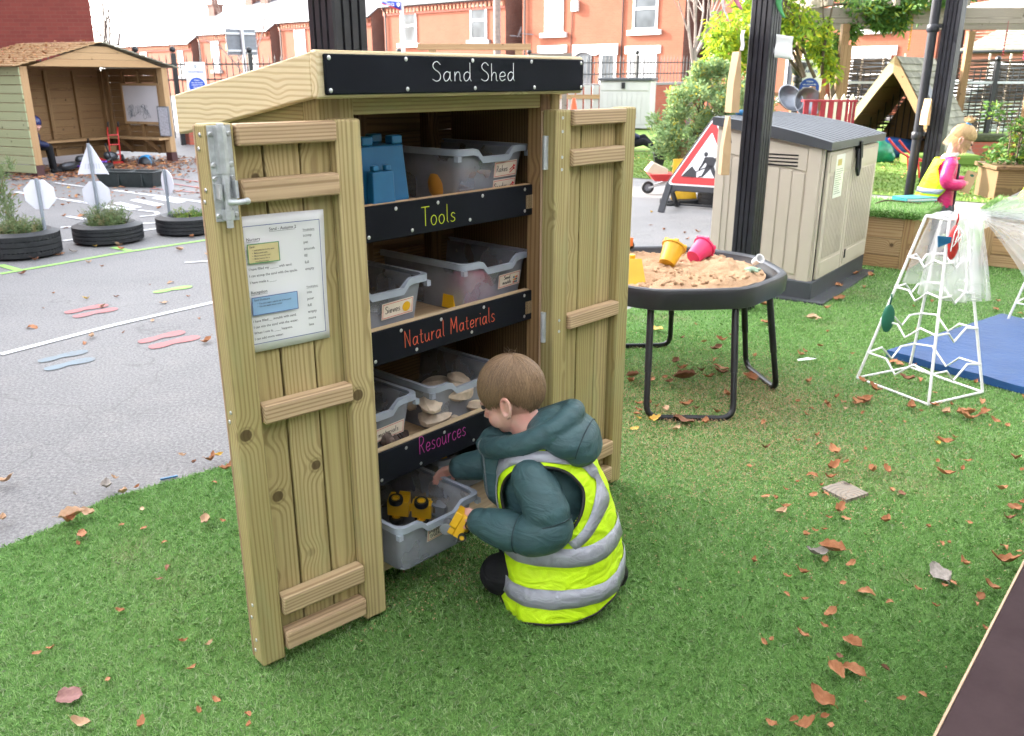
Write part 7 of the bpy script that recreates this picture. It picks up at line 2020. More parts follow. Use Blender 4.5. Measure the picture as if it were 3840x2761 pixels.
m = MB(); m.box((-.11, -.05, 0), (.11, -.03, .47)); m.build('panel', pm('scuffed pale board', (.42, .42, .47), .6, var=.5, scale=45), cb); m = MB()
for a in ((-.125, .47, .125, .485), (-.125, -.015, .125, 0), (-.125, 0, -.111, .47), (.111, 0, .125, .47)): m.box((a[0], -.055, a[1]), (a[2], -.025, a[3]))
m.build('frame', GREYPL, cb)
# child with the helmet
hk = thing('person', 'child in a blue helmet and dark starry coat sitting behind the left shelter post', 'child', shp(.34, .42, 0), SX - .6)
child(hk, [(.36, 0, .11, .13), (.46, 0, .10, .125), (.56, .02, .09, .12), (.62, .03, .05, .06)], NAVY, [([(.02, .12, .56), (.05, .17, .46), (.17, .1, .42)], [.05, .05, .04]), ([(.02, -.12, .56), (.05, -.17, .46), (.17, -.1, .42)], [.05, .05, .04])], (.05, 0, .73), RY(.1), .95)
m = MB(); capmesh(m, Vector((.05, 0, .735)), RY(.1), lambda a: -.25, (.092, .077, .09), .95, 1.30); m.build('helmet', pm('navy helmet', (.01, .02, .12), .25, var=.3), hk, smooth=180)
mb = MB(); chain(mb, [(-.02, .07, .41), (.20, .07, .39), (.21, .07, .06)], [.065, .052, .04]); chain(mb, [(-.02, -.07, .41), (.20, -.07, .39), (.23, -.07, .06)], [.065, .052, .04]); mesh_obj('trousers', remesh(mb, .01, 3), TROUS, hk)
for y in (-1, 1): m = MB(); capsule(m, (.20, y * .07, .035), (.32, y * .07, .03), .035, .03); m.build('trainer', WHITEP if y > 0 else SHOE, hk, smooth=180)
# bike on its side, red scooter-trike, red sack truck, loose helmet
bkx = (-6.95, 13.55, .05)
bi = thing('toy_bike', 'dark blue and purple child bicycle lying on its side in the shelter', 'bicycle', bkx, -.35); bi.rotation_euler = (radians(14), 0, -.30)
for x in (0, .62): m = MB(); wheel(m, (x, .16, 0), Matrix.Identity(3), .165, .045); m.build('wheel', [GREYPL, RUBBER], bi, smooth=40)
m = MB(); m.tube([(0, .16, 0), (.24, .16, 0), (.18, .40, 0), (0, .16, 0)], .014, 8); m.tube([(.24, .16, 0), (.50, .42, 0), (.62, .16, 0)], .016, 8); m.tube([(.18, .40, 0), (.50, .40, 0)], .014, 8); m.build('frame', pm('purple bike paint', (.10, .03, .30), .35), bi)
m = MB(); m.tube([(.50, .42, 0), (.48, .54, 0)], .013, 8); m.tube([(.46, .55, -.24), (.48, .55, 0), (.46, .55, .24)], .013, 8); m.build('handlebar', BLACKM, bi); m = MB(); m.ball((.17, .44, 0), (.10, .02, .05), 10, 6); m.build('saddle', BLACKPL, bi)
ti = thing('toy_trike', 'red toy trike tipped over behind the bicycle', 'tricycle', (-7.0, 14.35, .12), .4); ti.rotation_euler = (radians(25), .2, .3)
for x, z in ((0, 0), (.42, .16), (.42, -.16)): m = MB(); wheel(m, (x, 0, z), Matrix.Identity(3), .11, .05); m.build('wheel', [GREYPL, RUBBER], ti, smooth=40)
m = MB(); m.tube(crom([(0, .0, 0), (.04, .22, 0), (.02, .42, 0)], 4), .016, 8); m.tube([(.03, .2, 0), (.42, .06, 0)], .02, 8); m.tube([(.42, .05, -.17), (.42, .05, .17)], .016, 8); m.build('frame', REDP, ti); m = MB(); m.tube([(.02, .42, -.16), (.02, .43, .16)], .018, 8); m.build('handlebar', BLACKM, ti)
tk_ = thing('sack_truck', 'red toy sack truck leaning in the shelter behind the triangular sign', 'trolley', shp(2.0, .62, 0), SX + .1); tk_.rotation_euler = (.15, 0, SX - .5)
m = MB()
for x in (-.08, .08): m.tube(crom([(x, .02, .05), (x, 0, .35), (x, .02, .55), (x, -.06, .66)], 4), .012, 8)
for z in (.15, .32, .48): m.tube([(-.08, 0, z), (.08, 0, z)], .01, 6)
m.box((-.10, -.14, .02), (.10, 0, .035)); m.build('frame', REDP, tk_)
m = MB()
for x in (-.08, .08): m.tube([(x, -.045, .63), (x, -.085, .71)], .016, 8)
m.build('grips', BLACKPL, tk_)
m = MB()
for x in (-.12, .12): wheel(m, (x, .05, .07), RY(pi / 2), .07, .035)
m.build('wheels', [GREYPL, RUBBER], tk_, smooth=40)
m = MB(); m.lathe([(.13, 0), (.125, .05), (.09, .10), (.0, .125)], 16); 
for k in range(4): m.tube([(.10 * cos(a), .04 * (k - 1.5), .13 * sin(a) * .95 + .0) for a in [pi * i / 8 for i in range(9)]], .014, 6, mi=1)
o = m.build('cycle_helmet', [BLACKPL, BLUEHOOP], None, smooth=50); o.location = (-6.15, 14.8, .03); tag(o, 'black and blue cycle helmet lying on the ground by the shelter', 'helmet')

# ------------------------------------------------------------------ tyre planters with the little road signs, black trough
def herbs(t, h0, n, hmax, R_, seed, mt=HERB, tall=None):
    rr = random.Random(seed); m = MB()
    for i in range(n):
        a = rr.uniform(0, 2 * pi); q = R_ * rr.random() ** .6; x, y = q * cos(a), q * sin(a); H_ = hmax * rr.uniform(.35, 1) * (1 - .3 * q / R_)
        lean = Vector((cos(a) * rr.uniform(-.2, .6), sin(a) * rr.uniform(-.2, .6), 0)); p0 = Vector((x, y, h0)); p1 = p0 + Vector((0, 0, H_ * .5)) + lean * H_ * .3; p2 = p0 + Vector((0, 0, H_)) + lean * H_ * .8
        rnd = rr.random(); m.tube([p0, p1, p2], [.0022, .0018, .0008], 3, cap=False, rnd=rnd)
        for k in range(7):
            tt_ = rr.uniform(.15, 1); p = p0.lerp(p1, tt_ * 2) if tt_ < .5 else p1.lerp(p2, tt_ * 2 - 1); d = Vector((rr.uniform(-1, 1), rr.uniform(-1, 1), rr.uniform(-.1, 1))).normalized(); s_ = d.cross(Vector((rr.uniform(-1, 1), rr.uniform(-1, 1), rr.uniform(-1, 1)))).normalized() * .0035; L = rr.uniform(.02, .05)
            m.add([p, p + d * L * .5 + s_, p + d * L, p + d * L * .5 - s_], [(0, 1, 2, 3)], rnd=min(1, max(0, rnd + rr.uniform(-.2, .2))))
    return m
def tyre_planter(label, loc, h_, plabel, n, hmax, seed, mt, rz):
    t = tyre('tyre_planter', label, loc, .285, .16, h_, 3, 'tyre planters', rz)
    m = MB(); m.lathe([(.0, h_ - .05), (.19, h_ - .055)], 24); m.build('soil', SOIL, t)
    p = thing('plant', plabel, 'plant', (loc[0], loc[1], h_ - .055))
    herbs(p, 0, n, hmax, .17, seed).build('foliage', mt, p)
    return p
P1, P2, P3 = (-4.05, 7.06, 0), (-3.62, 7.69, 0), (-3.07, 8.17, 0)
pl = tyre_planter('old tyre planter at the left edge of the photo', P1, .215, 'brownish bushy herbs filling the leftmost tyre planter', 240, .20, 1, HERB, .3)
m = MB(); rr = random.Random(77)
cs = [((rr.uniform(-.14, .0), rr.uniform(-.08, .08), z), (.07 * (1.2 - z), .07 * (1.2 - z), .06)) for z in [.08 + .03 * k for k in range(17)]]
m.tube(crom([(-.07, 0, 0), (-.08, .01, .3), (-.06, 0, .58)], 4), .006, 5); leaves(m, cs, 900, .045, .005, 78, .6); m.build('tall_sprig', HERB, pl)
tyre_planter('old tyre planter in the middle of the row', P2, .175, 'grey-green lavender growing in the middle tyre planter', 260, .26, 2, HERB, 1.1)
tyre_planter('old tyre planter beside the left shed door', P3, .175, 'sparse weeds in the tyre planter beside the left shed door', 60, .13, 3, WEED, 2.0)
POLE = pm('grey sign pole', (.26, .29, .33), .45, .2)
def toy_sign(label, loc, rz, parts, top):
    t = thing('toy_road_sign', label, 'toy sign', loc, rz)
    m = MB(); m.tube([(0, -.012, 0), (0, -.012, top)], .0135, 10); m.build('pole', POLE, t, smooth=40)
    for kind, z, s_ in parts:
        m = MB()
        if kind == 'oct': ol = [(s_ * cos(pi / 8 + k * pi / 4), s_ * sin(pi / 8 + k * pi / 4)) for k in range(8)]
        elif kind == 'disc': ol = [(s_ * cos(k * pi / 16), s_ * sin(k * pi / 16)) for k in range(32)]
        else: ol = crom([(-s_, -.02, 0), (-s_ + .012, -.035, 0), (0, -.035, 0), (s_ - .012, -.035, 0), (s_, -.02, 0), (.02, s_ * 1.62, 0), (0, s_ * 1.70, 0), (-.02, s_ * 1.62, 0)], 2, True); ol = [(p.x, p.y) for p in ol]
        m.prism(ol, .006, (0, .009, z), (1, 0, 0), (0, 0, 1)); pa = m.build('sign_plate', WHITEPL, t)
        if kind == 'tri':
            m = MB()
            for k in range(6): m.prism([(-.065 + k * .024, .0), (-.052 + k * .024, .0), (-.044 + k * .022, .045), (-.056 + k * .022, .045)], .001, (0, .0025, z + .01), (1, 0, 0), (0, 0, 1))
            m.build('faint_stripes', pm('faint grey print', (.58, .58, .66), .6), pa)
    return t
toy_sign('white octagon toy sign seen from behind in the leftmost tyre planter', (-3.87, 7.12, .16), .12, [('oct', .33, .128)], .46)
toy_sign('white triangle over an octagon on one pole in the middle tyre planter', (-3.72, 7.78, .12), .12, [('tri', .50, .125), ('oct', .285, .125)], .73)
toy_sign('white round toy sign turned sideways in the tyre planter by the door', (-3.25, 8.22, .12), -.75, [('disc', .34, .118)], .46)
tg = thing('planting_trough', 'black plastic trough with two compartments standing on the tarmac', 'trough', (-5.60, 11.72, 0), -.16)
TL_, TW_, TH2 = .86, .34, .21
m = MB()
def rect(i, z): return [(i, i, z), (TL_ - i, i, z), (TL_ - i, TW_ - i, z), (i, TW_ - i, z)]
m.loft([rect(.06, 0), rect(.012, TH2 - .02), rect(.0, TH2 - .02), rect(.0, TH2), rect(.03, TH2), rect(.07, .04)], cap=True); m.box((TL_ / 2 - .012, .04, .05), (TL_ / 2 + .012, TW_ - .04, TH2 - .01))
for x in (.32, .66): m.box((x, .012, .02), (x + .03, .05, TH2 - .03))
m.build('trough_body', pm('dark green-black plastic', (.025, .034, .034), .45, var=.3), tg, bevel=.006)
NG=240
LEAVES=[(1.403,3.565,0.041,0),(1.546,3.59,0.046,0),(1.593,3.616,0.056,0),(1.764,3.54,0.055,0),(1.872,3.558,0.037,0),(1.317,3.528,0.027,0),(1.954,3.565,0.026,0),(1.887,3.474,0.045,4),(1.945,3.455,0.045,4),(1.991,3.474,0.036,0),(1.943,3.397,0.066,0),(2.042,3.46,0.045,0),(2.043,3.369,0.039,0),(2.06,3.313,0.033,0),(2.003,3.336,0.022,0),(1.24,3.217,0.027,0),(1.145,3.169,0.021,0),(1.222,3.139,0.029,0),(0.995,3.095,0.034,1),(1.254,3.056,0.06,0),(1.384,3.08,0.02,0),(1.726,3.145,0.053,0),(1.687,3.133,0.033,3),(1.79,3.2,0.021,0),(1.917,2.985,0.055,0),(1.894,2.895,0.023,0),(1.191,2.909,0.058,0),(1.263,2.961,0.023,0),(1.332,2.878,0.05,0),(1.389,2.883,0.042,0),(1.1,2.857,0.038,0),(1.154,2.827,0.038,0),(1.024,2.795,0.019,0),(1.103,2.769,0.018,0),(0.966,2.737,0.018,0),(1.05,2.694,0.036,0),(1.097,2.709,0.029,0),(0.881,2.683,0.032,0),(0.912,2.664,0.025,0),(1.588,2.856,0.054,0),(1.73,2.972,0.024,0),(1.613,2.967,0.022,0),(1.671,2.901,0.025,0),(1.335,2.729,0.029,0),(1.365,2.706,0.033,1),(1.73,2.734,0.044,0),(1.697,2.601,0.056,0),(1.745,2.637,0.028,0),(1.64,2.523,0.031,1),(0.9,2.565,0.045,4),(0.925,2.604,0.031,0),(1.095,2.579,0.052,0),(1.103,2.525,0.029,0),(1.226,2.505,0.047,0),(1.05,2.53,0.02,0),(0.935,2.417,0.03,0),(0.971,2.446,0.015,0),(1.003,2.453,0.013,0),(1.346,2.468,0.027,0),(1.499,2.499,0.019,0),(1.34,2.362,0.014,0),(1.366,2.369,0.019,0),(1.529,2.35,0.035,0),(0.977,2.321,0.07,0),(0.925,2.299,0.06,2),(0.939,2.261,0.03,0),(1.011,2.241,0.031,0),(1.477,2.253,0.065,0),(1.353,2.247,0.037,0),(0.852,2.199,0.033,0),(0.803,2.177,0.021,0),(0.952,2.146,0.017,0),(1.254,2.194,0.073,2),(1.264,2.151,0.033,0),(1.154,2.112,0.022,0),(1.24,2.127,0.018,0),(1.003,2.101,0.046,0),(1.051,2.054,0.024,0),(0.775,2.093,0.015,0),(0.814,2.061,0.016,0),(1.367,2.12,0.041,0),(1.312,2.076,0.032,0),(1.288,2.047,0.013,0),(1.168,2.029,0.014,0),(0.862,1.991,0.039,0),(0.827,1.941,0.019,0),(0.756,1.902,0.03,0),(1.249,1.923,0.021,0),(0.671,1.88,0.013,0),(0.65,1.869,0.013,0),(0.874,1.859,0.05,0),(0.794,1.753,0.046,0),(0.838,1.764,0.056,0),(0.826,1.816,0.016,1),(0.918,1.766,0.02,1),(0.725,1.655,0.06,0),(0.585,1.574,0.026,0),(0.658,1.568,0.044,0),(0.717,1.571,0.022,0),(0.97,1.677,0.019,0),(0.911,1.657,0.014,0),(0.713,1.599,0.013,0),(0.639,1.589,0.012,0),(0.725,2.258,0.031,0),(0.886,2.922,0.023,0),(1.561,2.321,0.018,0),(1.783,3.491,0.018,0),(1.564,3.374,0.019,0),(1.518,3.46,0.022,0),(1.66,3.374,0.017,0),(0.831,4.161,0.053,1),(0.585,3.942,0.057,1),(0.563,3.867,0.056,0),(0.74,3.936,0.032,0),(0.67,3.891,0.044,0),(0.754,3.867,0.038,1),(0.829,3.904,0.095,1),(0.938,4.029,0.039,1),(1.044,4.069,0.072,0),(1.025,4,0.058,1),(0.955,3.932,0.048,0),(0.853,4.063,0.046,0),(1.087,4.376,0.066,1),(1.052,4.221,0.037,0),(1.16,4.543,0.054,0),(1.054,4.518,0.029,0),(1.093,4.029,0.039,0),(0.985,3.682,0.057,0),(1.143,3.895,0.079,0),(1.498,4.912,0.07,0),(1.666,5.44,0.055,4),(1.606,5.329,0.054,0),(1.811,4.989,0.067,4),(1.511,4.291,0.041,0),(1.553,4.347,0.031,0),(1.416,3.863,0.041,0),(0.563,3.575,0.035,0),(0.537,3.451,0.028,0),(0.542,3.407,0.022,3),(0.596,3.378,0.056,3),(0.726,3.37,0.089,1),(0.819,3.356,0.05,0),(0.675,3.528,0.052,4),(0.776,3.56,0.052,0),(0.814,3.52,0.026,1),(0.89,3.474,0.034,0),(0.51,3.293,0.033,3),(0.679,3.279,0.043,4),(0.552,3.497,0.031,0),(0.639,3.544,0.023,0),(1.278,3.604,0.026,0),(1.318,3.528,0.023,0),(1.27,3.444,0.023,0),(1.083,4.875,0.019,0),(0.953,4.597,0.029,1),(0.836,4.779,0.072,3),(1.232,4.661,0.022,0),(1.055,3.349,0.028,0),(1.268,4.269,0.034,0),(0.617,3.583,0.035,0),(1.678,3.864,0.047,0),(1.685,3.752,0.061,0),(1.965,4.132,0.058,0),(2.014,4.094,0.037,0),(1.901,3.899,0.063,1),(1.969,3.91,0.04,0),(2.455,5.856,0.04,0),(2.628,6.164,0.066,0),(2.533,6.229,0.06,0),(2.287,5.881,0.069,0),(1.979,5.239,0.046,0),(1.664,4.444,0.031,0),(1.81,4.725,0.026,0),(1.638,4.056,0.02,0),(1.789,4.307,0.022,0),(1.475,3.656,0.03,0),(1.486,3.605,0.029,0),(1.405,3.561,0.033,0),(1.538,3.585,0.044,0),(1.59,3.615,0.063,0),(1.47,3.529,0.025,4),(1.761,3.535,0.054,0),(1.951,3.72,0.026,0),(1.877,3.559,0.036,0),(1.89,3.474,0.043,0),(1.948,3.44,0.071,0),(1.993,3.474,0.039,0),(2.042,3.458,0.05,0),(2.207,3.857,0.031,0),(2.119,3.619,0.041,0),(3.034,5.219,0.051,0),(3.147,5.411,0.042,0),(2.548,5.291,0.023,0),(2.344,4.788,0.024,0),(2.164,5.523,0.076,0),(2.742,5.454,0.032,0),(3.138,5.13,0.03,0),(2.324,3.656,0.03,0),(1.855,5.01,0.049,4),(1.948,4.171,0.05,0),(-1.044,1.666,0.053,5),(-0.972,1.575,0.039,4),(-0.832,1.572,0.031,0),(-0.689,1.65,0.022,0),(-0.999,2.502,0.048,4),(-1.37,2.424,0.042,0),(-1.19,2.46,0.025,0),(-1.025,2.233,0.028,1),(-1.248,2.594,0.021,4),(-1.068,2.007,0.024,0),(-0.848,1.876,0.016,0),(-0.778,1.863,0.016,4),(-0.787,1.768,0.021,0),(-1.089,2.378,0.016,0),(-1.057,2.905,0.052,0),(-1.14,2.981,0.053,0),(-1.129,3.028,0.03,3),(-1.357,2.706,0.049,4),(-1.442,2.825,0.025,4),(-1.332,2.757,0.022,0),(-1.452,2.537,0.069,4),(-1.408,2.554,0.052,4),(-1.452,2.502,0.051,0),(-1.822,2.798,0.056,4),(-1.676,2.521,0.04,4),(-1.439,2.753,0.062,2),(-1.527,2.7,0.018,2),(-1.202,2.958,0.026,1),(-1.265,3.023,0.027,4),(-1.176,1.845,0.013,0),(-0.977,1.727,0.011,0),(-1.026,2.166,0.011,1),(-0.602,1.602,0.016,0),(-0.591,1.571,0.01,0),(-0.717,1.615,0.011,0),(-0.947,2.508,0.017,0),(-1.35,2.36,0.014,0),(-1.271,2.485,0.017,0),(-1.073,2.798,0.022,0),(-1.202,1.828,0.009,0),(-3.69,7.155,0.058,2),(-3.747,7.057,0.067,0),(-3.828,6.813,0.055,1),(-3.661,6.315,0.051,1),(-3.122,5.706,0.027,0),(-2.821,5.547,0.042,3),(-2.652,5.604,0.031,1),(-2.274,5.447,0.045,4),(-2.625,5.332,0.044,4),(-2.826,4.866,0.064,0),(-2.381,4.67,0.049,4),(-2.239,4.754,0.02,1),(-2.368,4.553,0.038,0),(-2.172,5.012,0.031,4),(-1.914,5.077,0.032,0),(-1.696,4.563,0.064,0),(-3.359,6.724,0.041,4),(-2.831,7.24,0.068,4),(-2.502,6.999,0.057,4),(-2.449,6.032,0.049,4),(-3.19,6.581,0.031,0),(-2.575,5.978,0.024,1),(-3.608,7.396,0.045,3),(-3.439,7.465,0.065,4),(-3.345,7.292,0.054,0),(-2.938,7.861,0.063,0),(-5.899,11.597,0.053,3),(-4.599,11.085,0.051,0),(-4.358,8.397,0.045,0),(-4.57,9.164,0.073,0),(-4.747,9.14,0.049,0),(-5.267,9.953,0.039,0),(-5.173,9.962,0.04,0),(-5.462,10.731,0.042,0),(-5.17,10.104,0.04,0),(-3.961,9.708,0.051,0),(-4.863,11.786,0.039,0),(-4.16,11.722,0.046,0),(-2.173,5.616,0.023,0),(-2.994,5.324,0.018,0),(1.515,9.4,0.043,3),(1.385,8.556,0.033,0),(1.466,8.264,0.05,0),(1.627,8.081,0.043,0),(1.765,8.153,0.05,0),(1.598,7.772,0.036,0),(1.373,7.706,0.024,0)]
# ------------------------------------------------------------------ fallen leaves, litter, turf blades, bench top
LEAFM = []
for nm, a, b in (('brown leaf', (.31, .125, .055), (.46, .22, .11)), ('dark brown leaf', (.15, .065, .038), (.26, .115, .065)), ('grey leaf', (.22, .19, .17), (.38, .34, .30)), ('yellow leaf', (.55, .34, .06), (.62, .42, .12)), ('pale tan leaf', (.44, .27, .16), (.56, .38, .25)), ('plum leaf', (.26, .13, .12), (.40, .22, .18))):
    N = NT(nm); v = N.attr('gc').outputs['Vector']; oi = N.n('ObjectInfo').outputs['Random']
    f = N.noise(v, 5.0, 4.0, .7); sp = N.n('SeparateXYZ', {0: v})
    vein = N.math('ABSOLUTE', N.math('SINE', N.math('ADD', N.math('MULTIPLY', sp.outputs[0], 26.0), N.math('MULTIPLY', N.math('ABSOLUTE', sp.outputs[1]), -24.0))))
    c = N.mix(N.ramp(N.math('ADD', f, N.math('MULTIPLY', oi, .35)), .4, .95), a, b)
    c = N.mix(N.ramp(vein, .0, .18, .35, 0), c, [x * .55 for x in a])
    N.bs(Base_Color=c, Roughness=.7, Specular_IOR_Level=.25); LEAFM.append(N.mat)
def leaf_mesh(seed, curl, fold, wd, torn):
    rr = random.Random(seed); m = MB(); n, k = 12, 6; vs = []; gc = []; fs = []
    for i in range(n + 1):
        t = i / n; w_ = wd * (sin(pi * min(1, t ** .8 * .97 + .02)) ** .75) * (1 + .10 * sin(t * 23 + seed) + torn * rr.uniform(-.5, .2))
        for j in range(k + 1):
            u = j / k * 2 - 1; x = t - .5; y = u * w_ / 2
            z = fold * abs(u) * w_ * .5 + curl * (x * x) * 1.2 + .05 * sin(x * 9 + u * 4 + seed) * abs(u) + .03 * rr.uniform(-1, 1) * abs(u)
            vs.append((x, y, z + .05)); gc.append((t, u * w_, 0))
    for i in range(n):
        for j in range(k): q = i * (k + 1) + j; fs.append((q, q + k + 1, q + k + 2, q + 1))
    m.add(vs, fs, gc)
    m.tube([(-.5, 0, .05 + curl * .3), (-.62, .02, .10 + curl * .4), (-.72, .06, .06 + curl * .4)], .012, 4)
    return m.mesh('fallen_leaf')
LV = [leaf_mesh(1, .25, .25, .62, .0), leaf_mesh(2, .9, .7, .55, .25), leaf_mesh(3, -.5, .5, .50, .3), leaf_mesh(4, .6, 1.1, .60, .15), leaf_mesh(5, .15, .15, .85, .0), leaf_mesh(6, 1.3, .9, .5, .4)]
for me in LV: me.shade_smooth()
LK = {}
for vi in range(6):
    for mi in range(6):
        me = LV[vi].copy(); me.materials.append(LEAFM[mi]); LK[(vi, mi)] = me
KN = ['rust brown', 'dark brown', 'grey', 'yellow', 'pale tan', 'plum coloured']
SN = ['flat', 'curled', 'arched', 'folded', 'broad', 'crumpled']
rr = random.Random(42)
def put_leaf(x, y, s_, kind, z, place, grp):
    vi = rr.choice([0, 1, 2, 3, 5, 5, 1]) if kind < 5 else 4
    if s_ > .075 and kind in (0, 4): vi = rr.choice([0, 4, 3])
    o = bpy.data.objects.new('fallen_leaf', LK[(vi, kind)]); COL.objects.link(o)
    o.location = (x, y, z); o.rotation_euler = (rr.uniform(-.25, .25), rr.uniform(-.25, .25), rr.uniform(0, 6.28)); q = s_ * 1.05; o.scale = (q, q, q)
    sz = 'large' if s_ > .075 else ('small' if s_ < .035 else 'mid sized')
    tag(o, '%s %s %s fallen leaf %s' % (sz, KN[kind], SN[vi], place), 'leaf', grp)
for i, (x, y, s_, kind) in enumerate(LEAVES):
    s_ = max(.022, min(.11, s_ * 1.12))
    if i < NG:
        pl_ = 'on the lawn under the sand tray' if (.2 < x < 1.45 and 3.0 < y < 4.6) else ('on the lawn around the wire pyramid' if y > 3.0 and x > 1.4 else ('on the lawn left of the shed' if x < -.3 else ('on the lawn right of the boy' if y > 1.7 else 'on the near lawn at the bottom')))
        put_leaf(x, y, s_, kind, .019, pl_, 'fallen leaves on the artificial lawn')
    else:
        put_leaf(x, y, s_, kind, .004, 'on the grey tarmac by the road sign' if x > 0 else 'on the grey tarmac left of the shed', 'fallen leaves on the tarmac')
# carpet of leaves by the shelter, on its roof, and on the far lawn
def litter(name, label, pts, seed, s0, s1, mats):
    rr = random.Random(seed); m = MB()
    for p in pts:
        s_ = rr.uniform(s0, s1); a = rr.uniform(0, 6.28); u = Vector((cos(a), sin(a), rr.uniform(-.3, .3))) * s_; v = Vector((-sin(a), cos(a), rr.uniform(-.3, .3))) * s_ * .5; c = Vector(p)
        m.add([c - u, c + v * .9 + Vector((0, 0, s_ * .25)), c + u, c - v * .9], [(0, 1, 2, 3)], rnd=rr.random(), mi=rr.randrange(len(mats)))
    o = m.build(name, mats); return tag(o, label, 'leaf litter', None, 'stuff')
LM2 = [pm('litter rust', (.30, .10, .04), .8, obj=False), pm('litter brown', (.20, .08, .04), .8, obj=False), pm('litter tan', (.42, .20, .08), .8, obj=False)]
rr = random.Random(8); pts = []
while len(pts) < 2600:
    x, y = rr.gauss(1.3, 1.1), rr.gauss(.25, .8)
    if -.6 < x < 3.6 and -2.3 < y < 1.45:
        p = shp(x, y, .012); pts.append(p)
for i in range(700): pts.append((rr.uniform(-7, -3.2), rr.uniform(10.5, 16.5), .012))
for i in range(260): pts.append((rr.uniform(-6, -2.6), rr.uniform(15.5, 19), .012))
litter('leaf_litter', 'carpet of rust brown leaves around the timber shelter', pts, 3, .02, .05, LM2)
pts = []
for i in range(330):
    a = rr.random() ** .8; q = SWD / 2 + .1; p = shp(SWD / 2 - q * a, rr.uniform(-.05, SDP), GA + .085 - (GA + .05 - GE) * a); pts.append(p)
litter('roof_leaves', 'leaves lying on the left slope of the timber shelter roof', pts, 4, .015, .04, LM2)
pts = [(rr.uniform(5.5, 10.5), rr.uniform(9.8, 16.2), .02) for i in range(700)] + [(rr.gauss(8.3, .7), rr.gauss(15.5, .5), .025) for i in range(700)] + [(rr.uniform(1.2, 3.2), rr.uniform(13.5, 18), .02) for i in range(200)]
litter('lawn_leaves', 'yellow and brown leaves scattered over the far lawn', pts, 5, .02, .045, LM2 + [pm('litter yellow', (.5, .34, .06), .8, obj=False)])
# little things on the ground
m = MB(); m.box((-.055, -.055, 0), (.055, .055, .02), axis=2); o = m.build('post_stub', W_GREY); o.location = (1.175, 2.734, .0); o.rotation_euler = (0, 0, .5); tag(o, 'square sawn timber stub set flush in the lawn', 'timber stub')
m = MB(); m.box((-.03, -.004, 0), (.03, .004, .006)); o = m.build('plastic_strip', BLUEPL); o.location = (-1.26, 2.86, .004); o.rotation_euler = (0, 0, .5); tag(o, 'short blue plastic strip on the tarmac by the lawn edge', 'plastic strip')
m = MB(); m.add([(-.05, -.012, 0), (0, -.016, .006), (.05, -.01, .012), (.05, .012, .004), (0, .014, .010), (-.05, .012, 0)], [(0, 1, 4, 5), (1, 2, 3, 4)]); o = m.build('sweet_wrapper', PAPER); o.location = (1.52, 4.2, .022); tag(o, 'white and blue wrapper scrap on the lawn left of the wire pyramid', 'wrapper')
bt_ = thing('bench_top', 'dark maroon bench top cutting into the bottom right corner', 'bench', (.78, 1.205, 0), math.atan2(.766, .642))
m = MB(); m.box((-1.2, -.5, .47), (1.6, 0, .497)); 
MAR = NT('worn maroon laminate'); v = MAR.n('TexCoord').outputs['Object']; f = MAR.noise(v, 7.0, 5.0, .7); g = MAR.noise(MAR.n('VectorMath', {0: v, 1: (1, 6, 1)}, operation='MULTIPLY'), 5.0, 3.0)
c = MAR.mix(MAR.ramp(f, .3, .7), (.030, .016, .018), (.045, .027, .029)); c = MAR.mix(MAR.ramp(f, .66, .74, 0, .6), c, (.10, .085, .08)); c = MAR.mix(MAR.ramp(g, .68, .72, 0, .8), c, (.015, .012, .02)); MAR.bs(Base_Color=c, Roughness=.75, Specular_IOR_Level=.15)
m.build('top', MAR.mat, bt_, bevel=.003)
m = MB(); m.box((-1.2, .0005, .471), (1.6, .004, .4965)); m.build('edge_strip', W_EDGE, bt_)
for x in (-1.0, 1.4): m = MB(); m.box((x, -.45, 0), (x + .06, -.05, .469)); m.build('leg', W_GREY, bt_)
# spilled sand
rr = random.Random(6); m = MB()
def grain(x, y, s_): a = rr.uniform(0, 6.28); m.add([(x + s_ * cos(a + k * 2.1), y + s_ * sin(a + k * 2.1), .017 + rr.random() * .005) for k in range(3)], [(0, 1, 2)], rnd=rr.random())
for i in range(30000): grain(rr.gauss(.85, .48), rr.gauss(3.5, .50), rr.uniform(.0014, .0040))
for i in range(2600): grain(rr.gauss(1.15, .15), rr.gauss(3.7, .2), rr.uniform(.002, .004))
for i in range(600): p = SW(rr.gauss(.25, .2), rr.gauss(-.03, .08), 0); grain(p[0], p[1], rr.uniform(.0015, .004))
o = m.build('spilled_sand', SAND); tag(o, 'sand spilled on the lawn around the sand tray legs', 'sand', None, 'stuff')
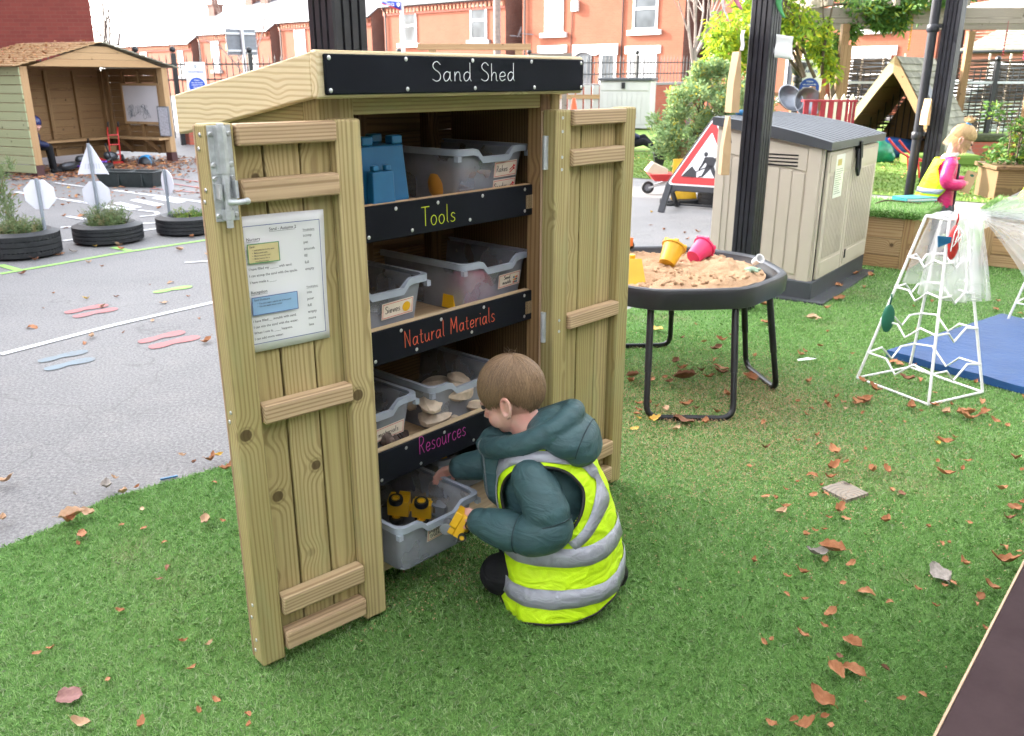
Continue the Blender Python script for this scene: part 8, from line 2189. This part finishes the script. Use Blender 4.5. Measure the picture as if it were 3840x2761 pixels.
# turf blades
def inside(P, X, Y):
    r = np.zeros(len(X), bool); n = len(P)
    for i in range(n):
        x0, y0 = P[i]; x1, y1 = P[(i + 1) % n]
        c = ((y0 > Y) != (y1 > Y)); r ^= c & (X < (x1 - x0) * (Y - y0) / ((y1 - y0) if y1 != y0 else 1e-9) + x0)
    return r
rg_ = np.random.default_rng(5)
def blade_field(name, label, mt, bands, poly, z0):
    V = []; R_ = []; G_ = []
    for y0, y1, dens, h_, wd in bands:
        xm = .68 * (y1 * .95 + .5) + .15; n = int((y1 - y0) * 2 * xm * dens)
        X = rg_.uniform(-xm, xm, n); Y = rg_.uniform(y0, y1, n)
        k = inside(poly, X, Y) & (np.abs(X) < .66 * (Y * .95 + .5) + .1); X = X[k]; Y = Y[k]; n = len(X)
        # wispy tufts: blades lean together in patches, with flattened streaks
        fa = 2.6 * np.sin(X * 3.1 + 1.7 * np.sin(Y * 2.3)) + 2.2 * np.cos(Y * 4.1 + np.sin(X * 5.0)); ang = fa + rg_.normal(0, 1.9, n)
        lean = rg_.uniform(.25, 1.5, n); H_ = h_ * rg_.uniform(.5, 1.25, n); W_ = wd * rg_.uniform(.7, 1.3, n)
        dx = np.cos(ang); dy = np.sin(ang); sa = ang + pi / 2 + rg_.normal(0, .5, n); sx = np.cos(sa) * W_; sy = np.sin(sa) * W_
        zb = np.full(n, z0); t1 = H_ * .62
        a = np.stack([X - sx, Y - sy, zb], 1); b = np.stack([X + sx, Y + sy, zb], 1)
        mx = X + dx * t1 * lean * .5; my = Y + dy * t1 * lean * .5; mz = z0 + t1
        c1 = np.stack([mx + sx * .7, my + sy * .7, mz], 1); c2 = np.stack([mx - sx * .7, my - sy * .7, mz], 1)
        tip = np.stack([X + dx * H_ * lean, Y + dy * H_ * lean, z0 + H_ * np.clip(1.08 - .28 * lean, .35, 1)], 1)
        V.append(np.stack([a, b, c1, tip, c2], 1).reshape(-1, 3))
        big = .5 + .10 * np.sin(X * 1.3 + 2 * np.sin(Y * .9)) + .08 * np.sin(Y * 2.1 + X * .7) 
        r = np.clip(rg_.normal(0, .24, n) + big, 0, 1); R_.append(np.repeat(r, 5))
    V = np.concatenate(V).astype('f'); R_ = np.concatenate(R_).astype('f'); nb = len(V) // 5
    me = bpy.data.meshes.new(name); me.vertices.add(len(V)); me.vertices.foreach_set('co', V.ravel())
    me.loops.add(nb * 5); me.loops.foreach_set('vertex_index', np.arange(nb * 5, dtype='i')); me.polygons.add(nb); me.polygons.foreach_set('loop_start', np.arange(nb, dtype='i') * 5)
    at_ = me.attributes.new('rnd', 'FLOAT', 'POINT'); at_.data.foreach_set('value', R_); me.materials.append(mt); me.update(calc_edges=True); me.validate()
    o = bpy.data.objects.new(name, me); COL.objects.link(o); return tag(o, label, 'grass', None, 'stuff')
blade_field('turf_blades', 'short green artificial grass blades of the near lawn', GRASSM, [(.7, 2.0, 38000, .013, .0010), (2.0, 3.2, 26000, .0135, .0012), (3.2, 4.8, 12000, .0145, .0017), (4.8, 8.8, 3800, .016, .0028)], TURFP, .005)
blade_field('far_turf_blades', 'sunlit grass blades of the far lawn', FARGRASSM, [(9, 17, 420, .03, .009)], FARP, .007)
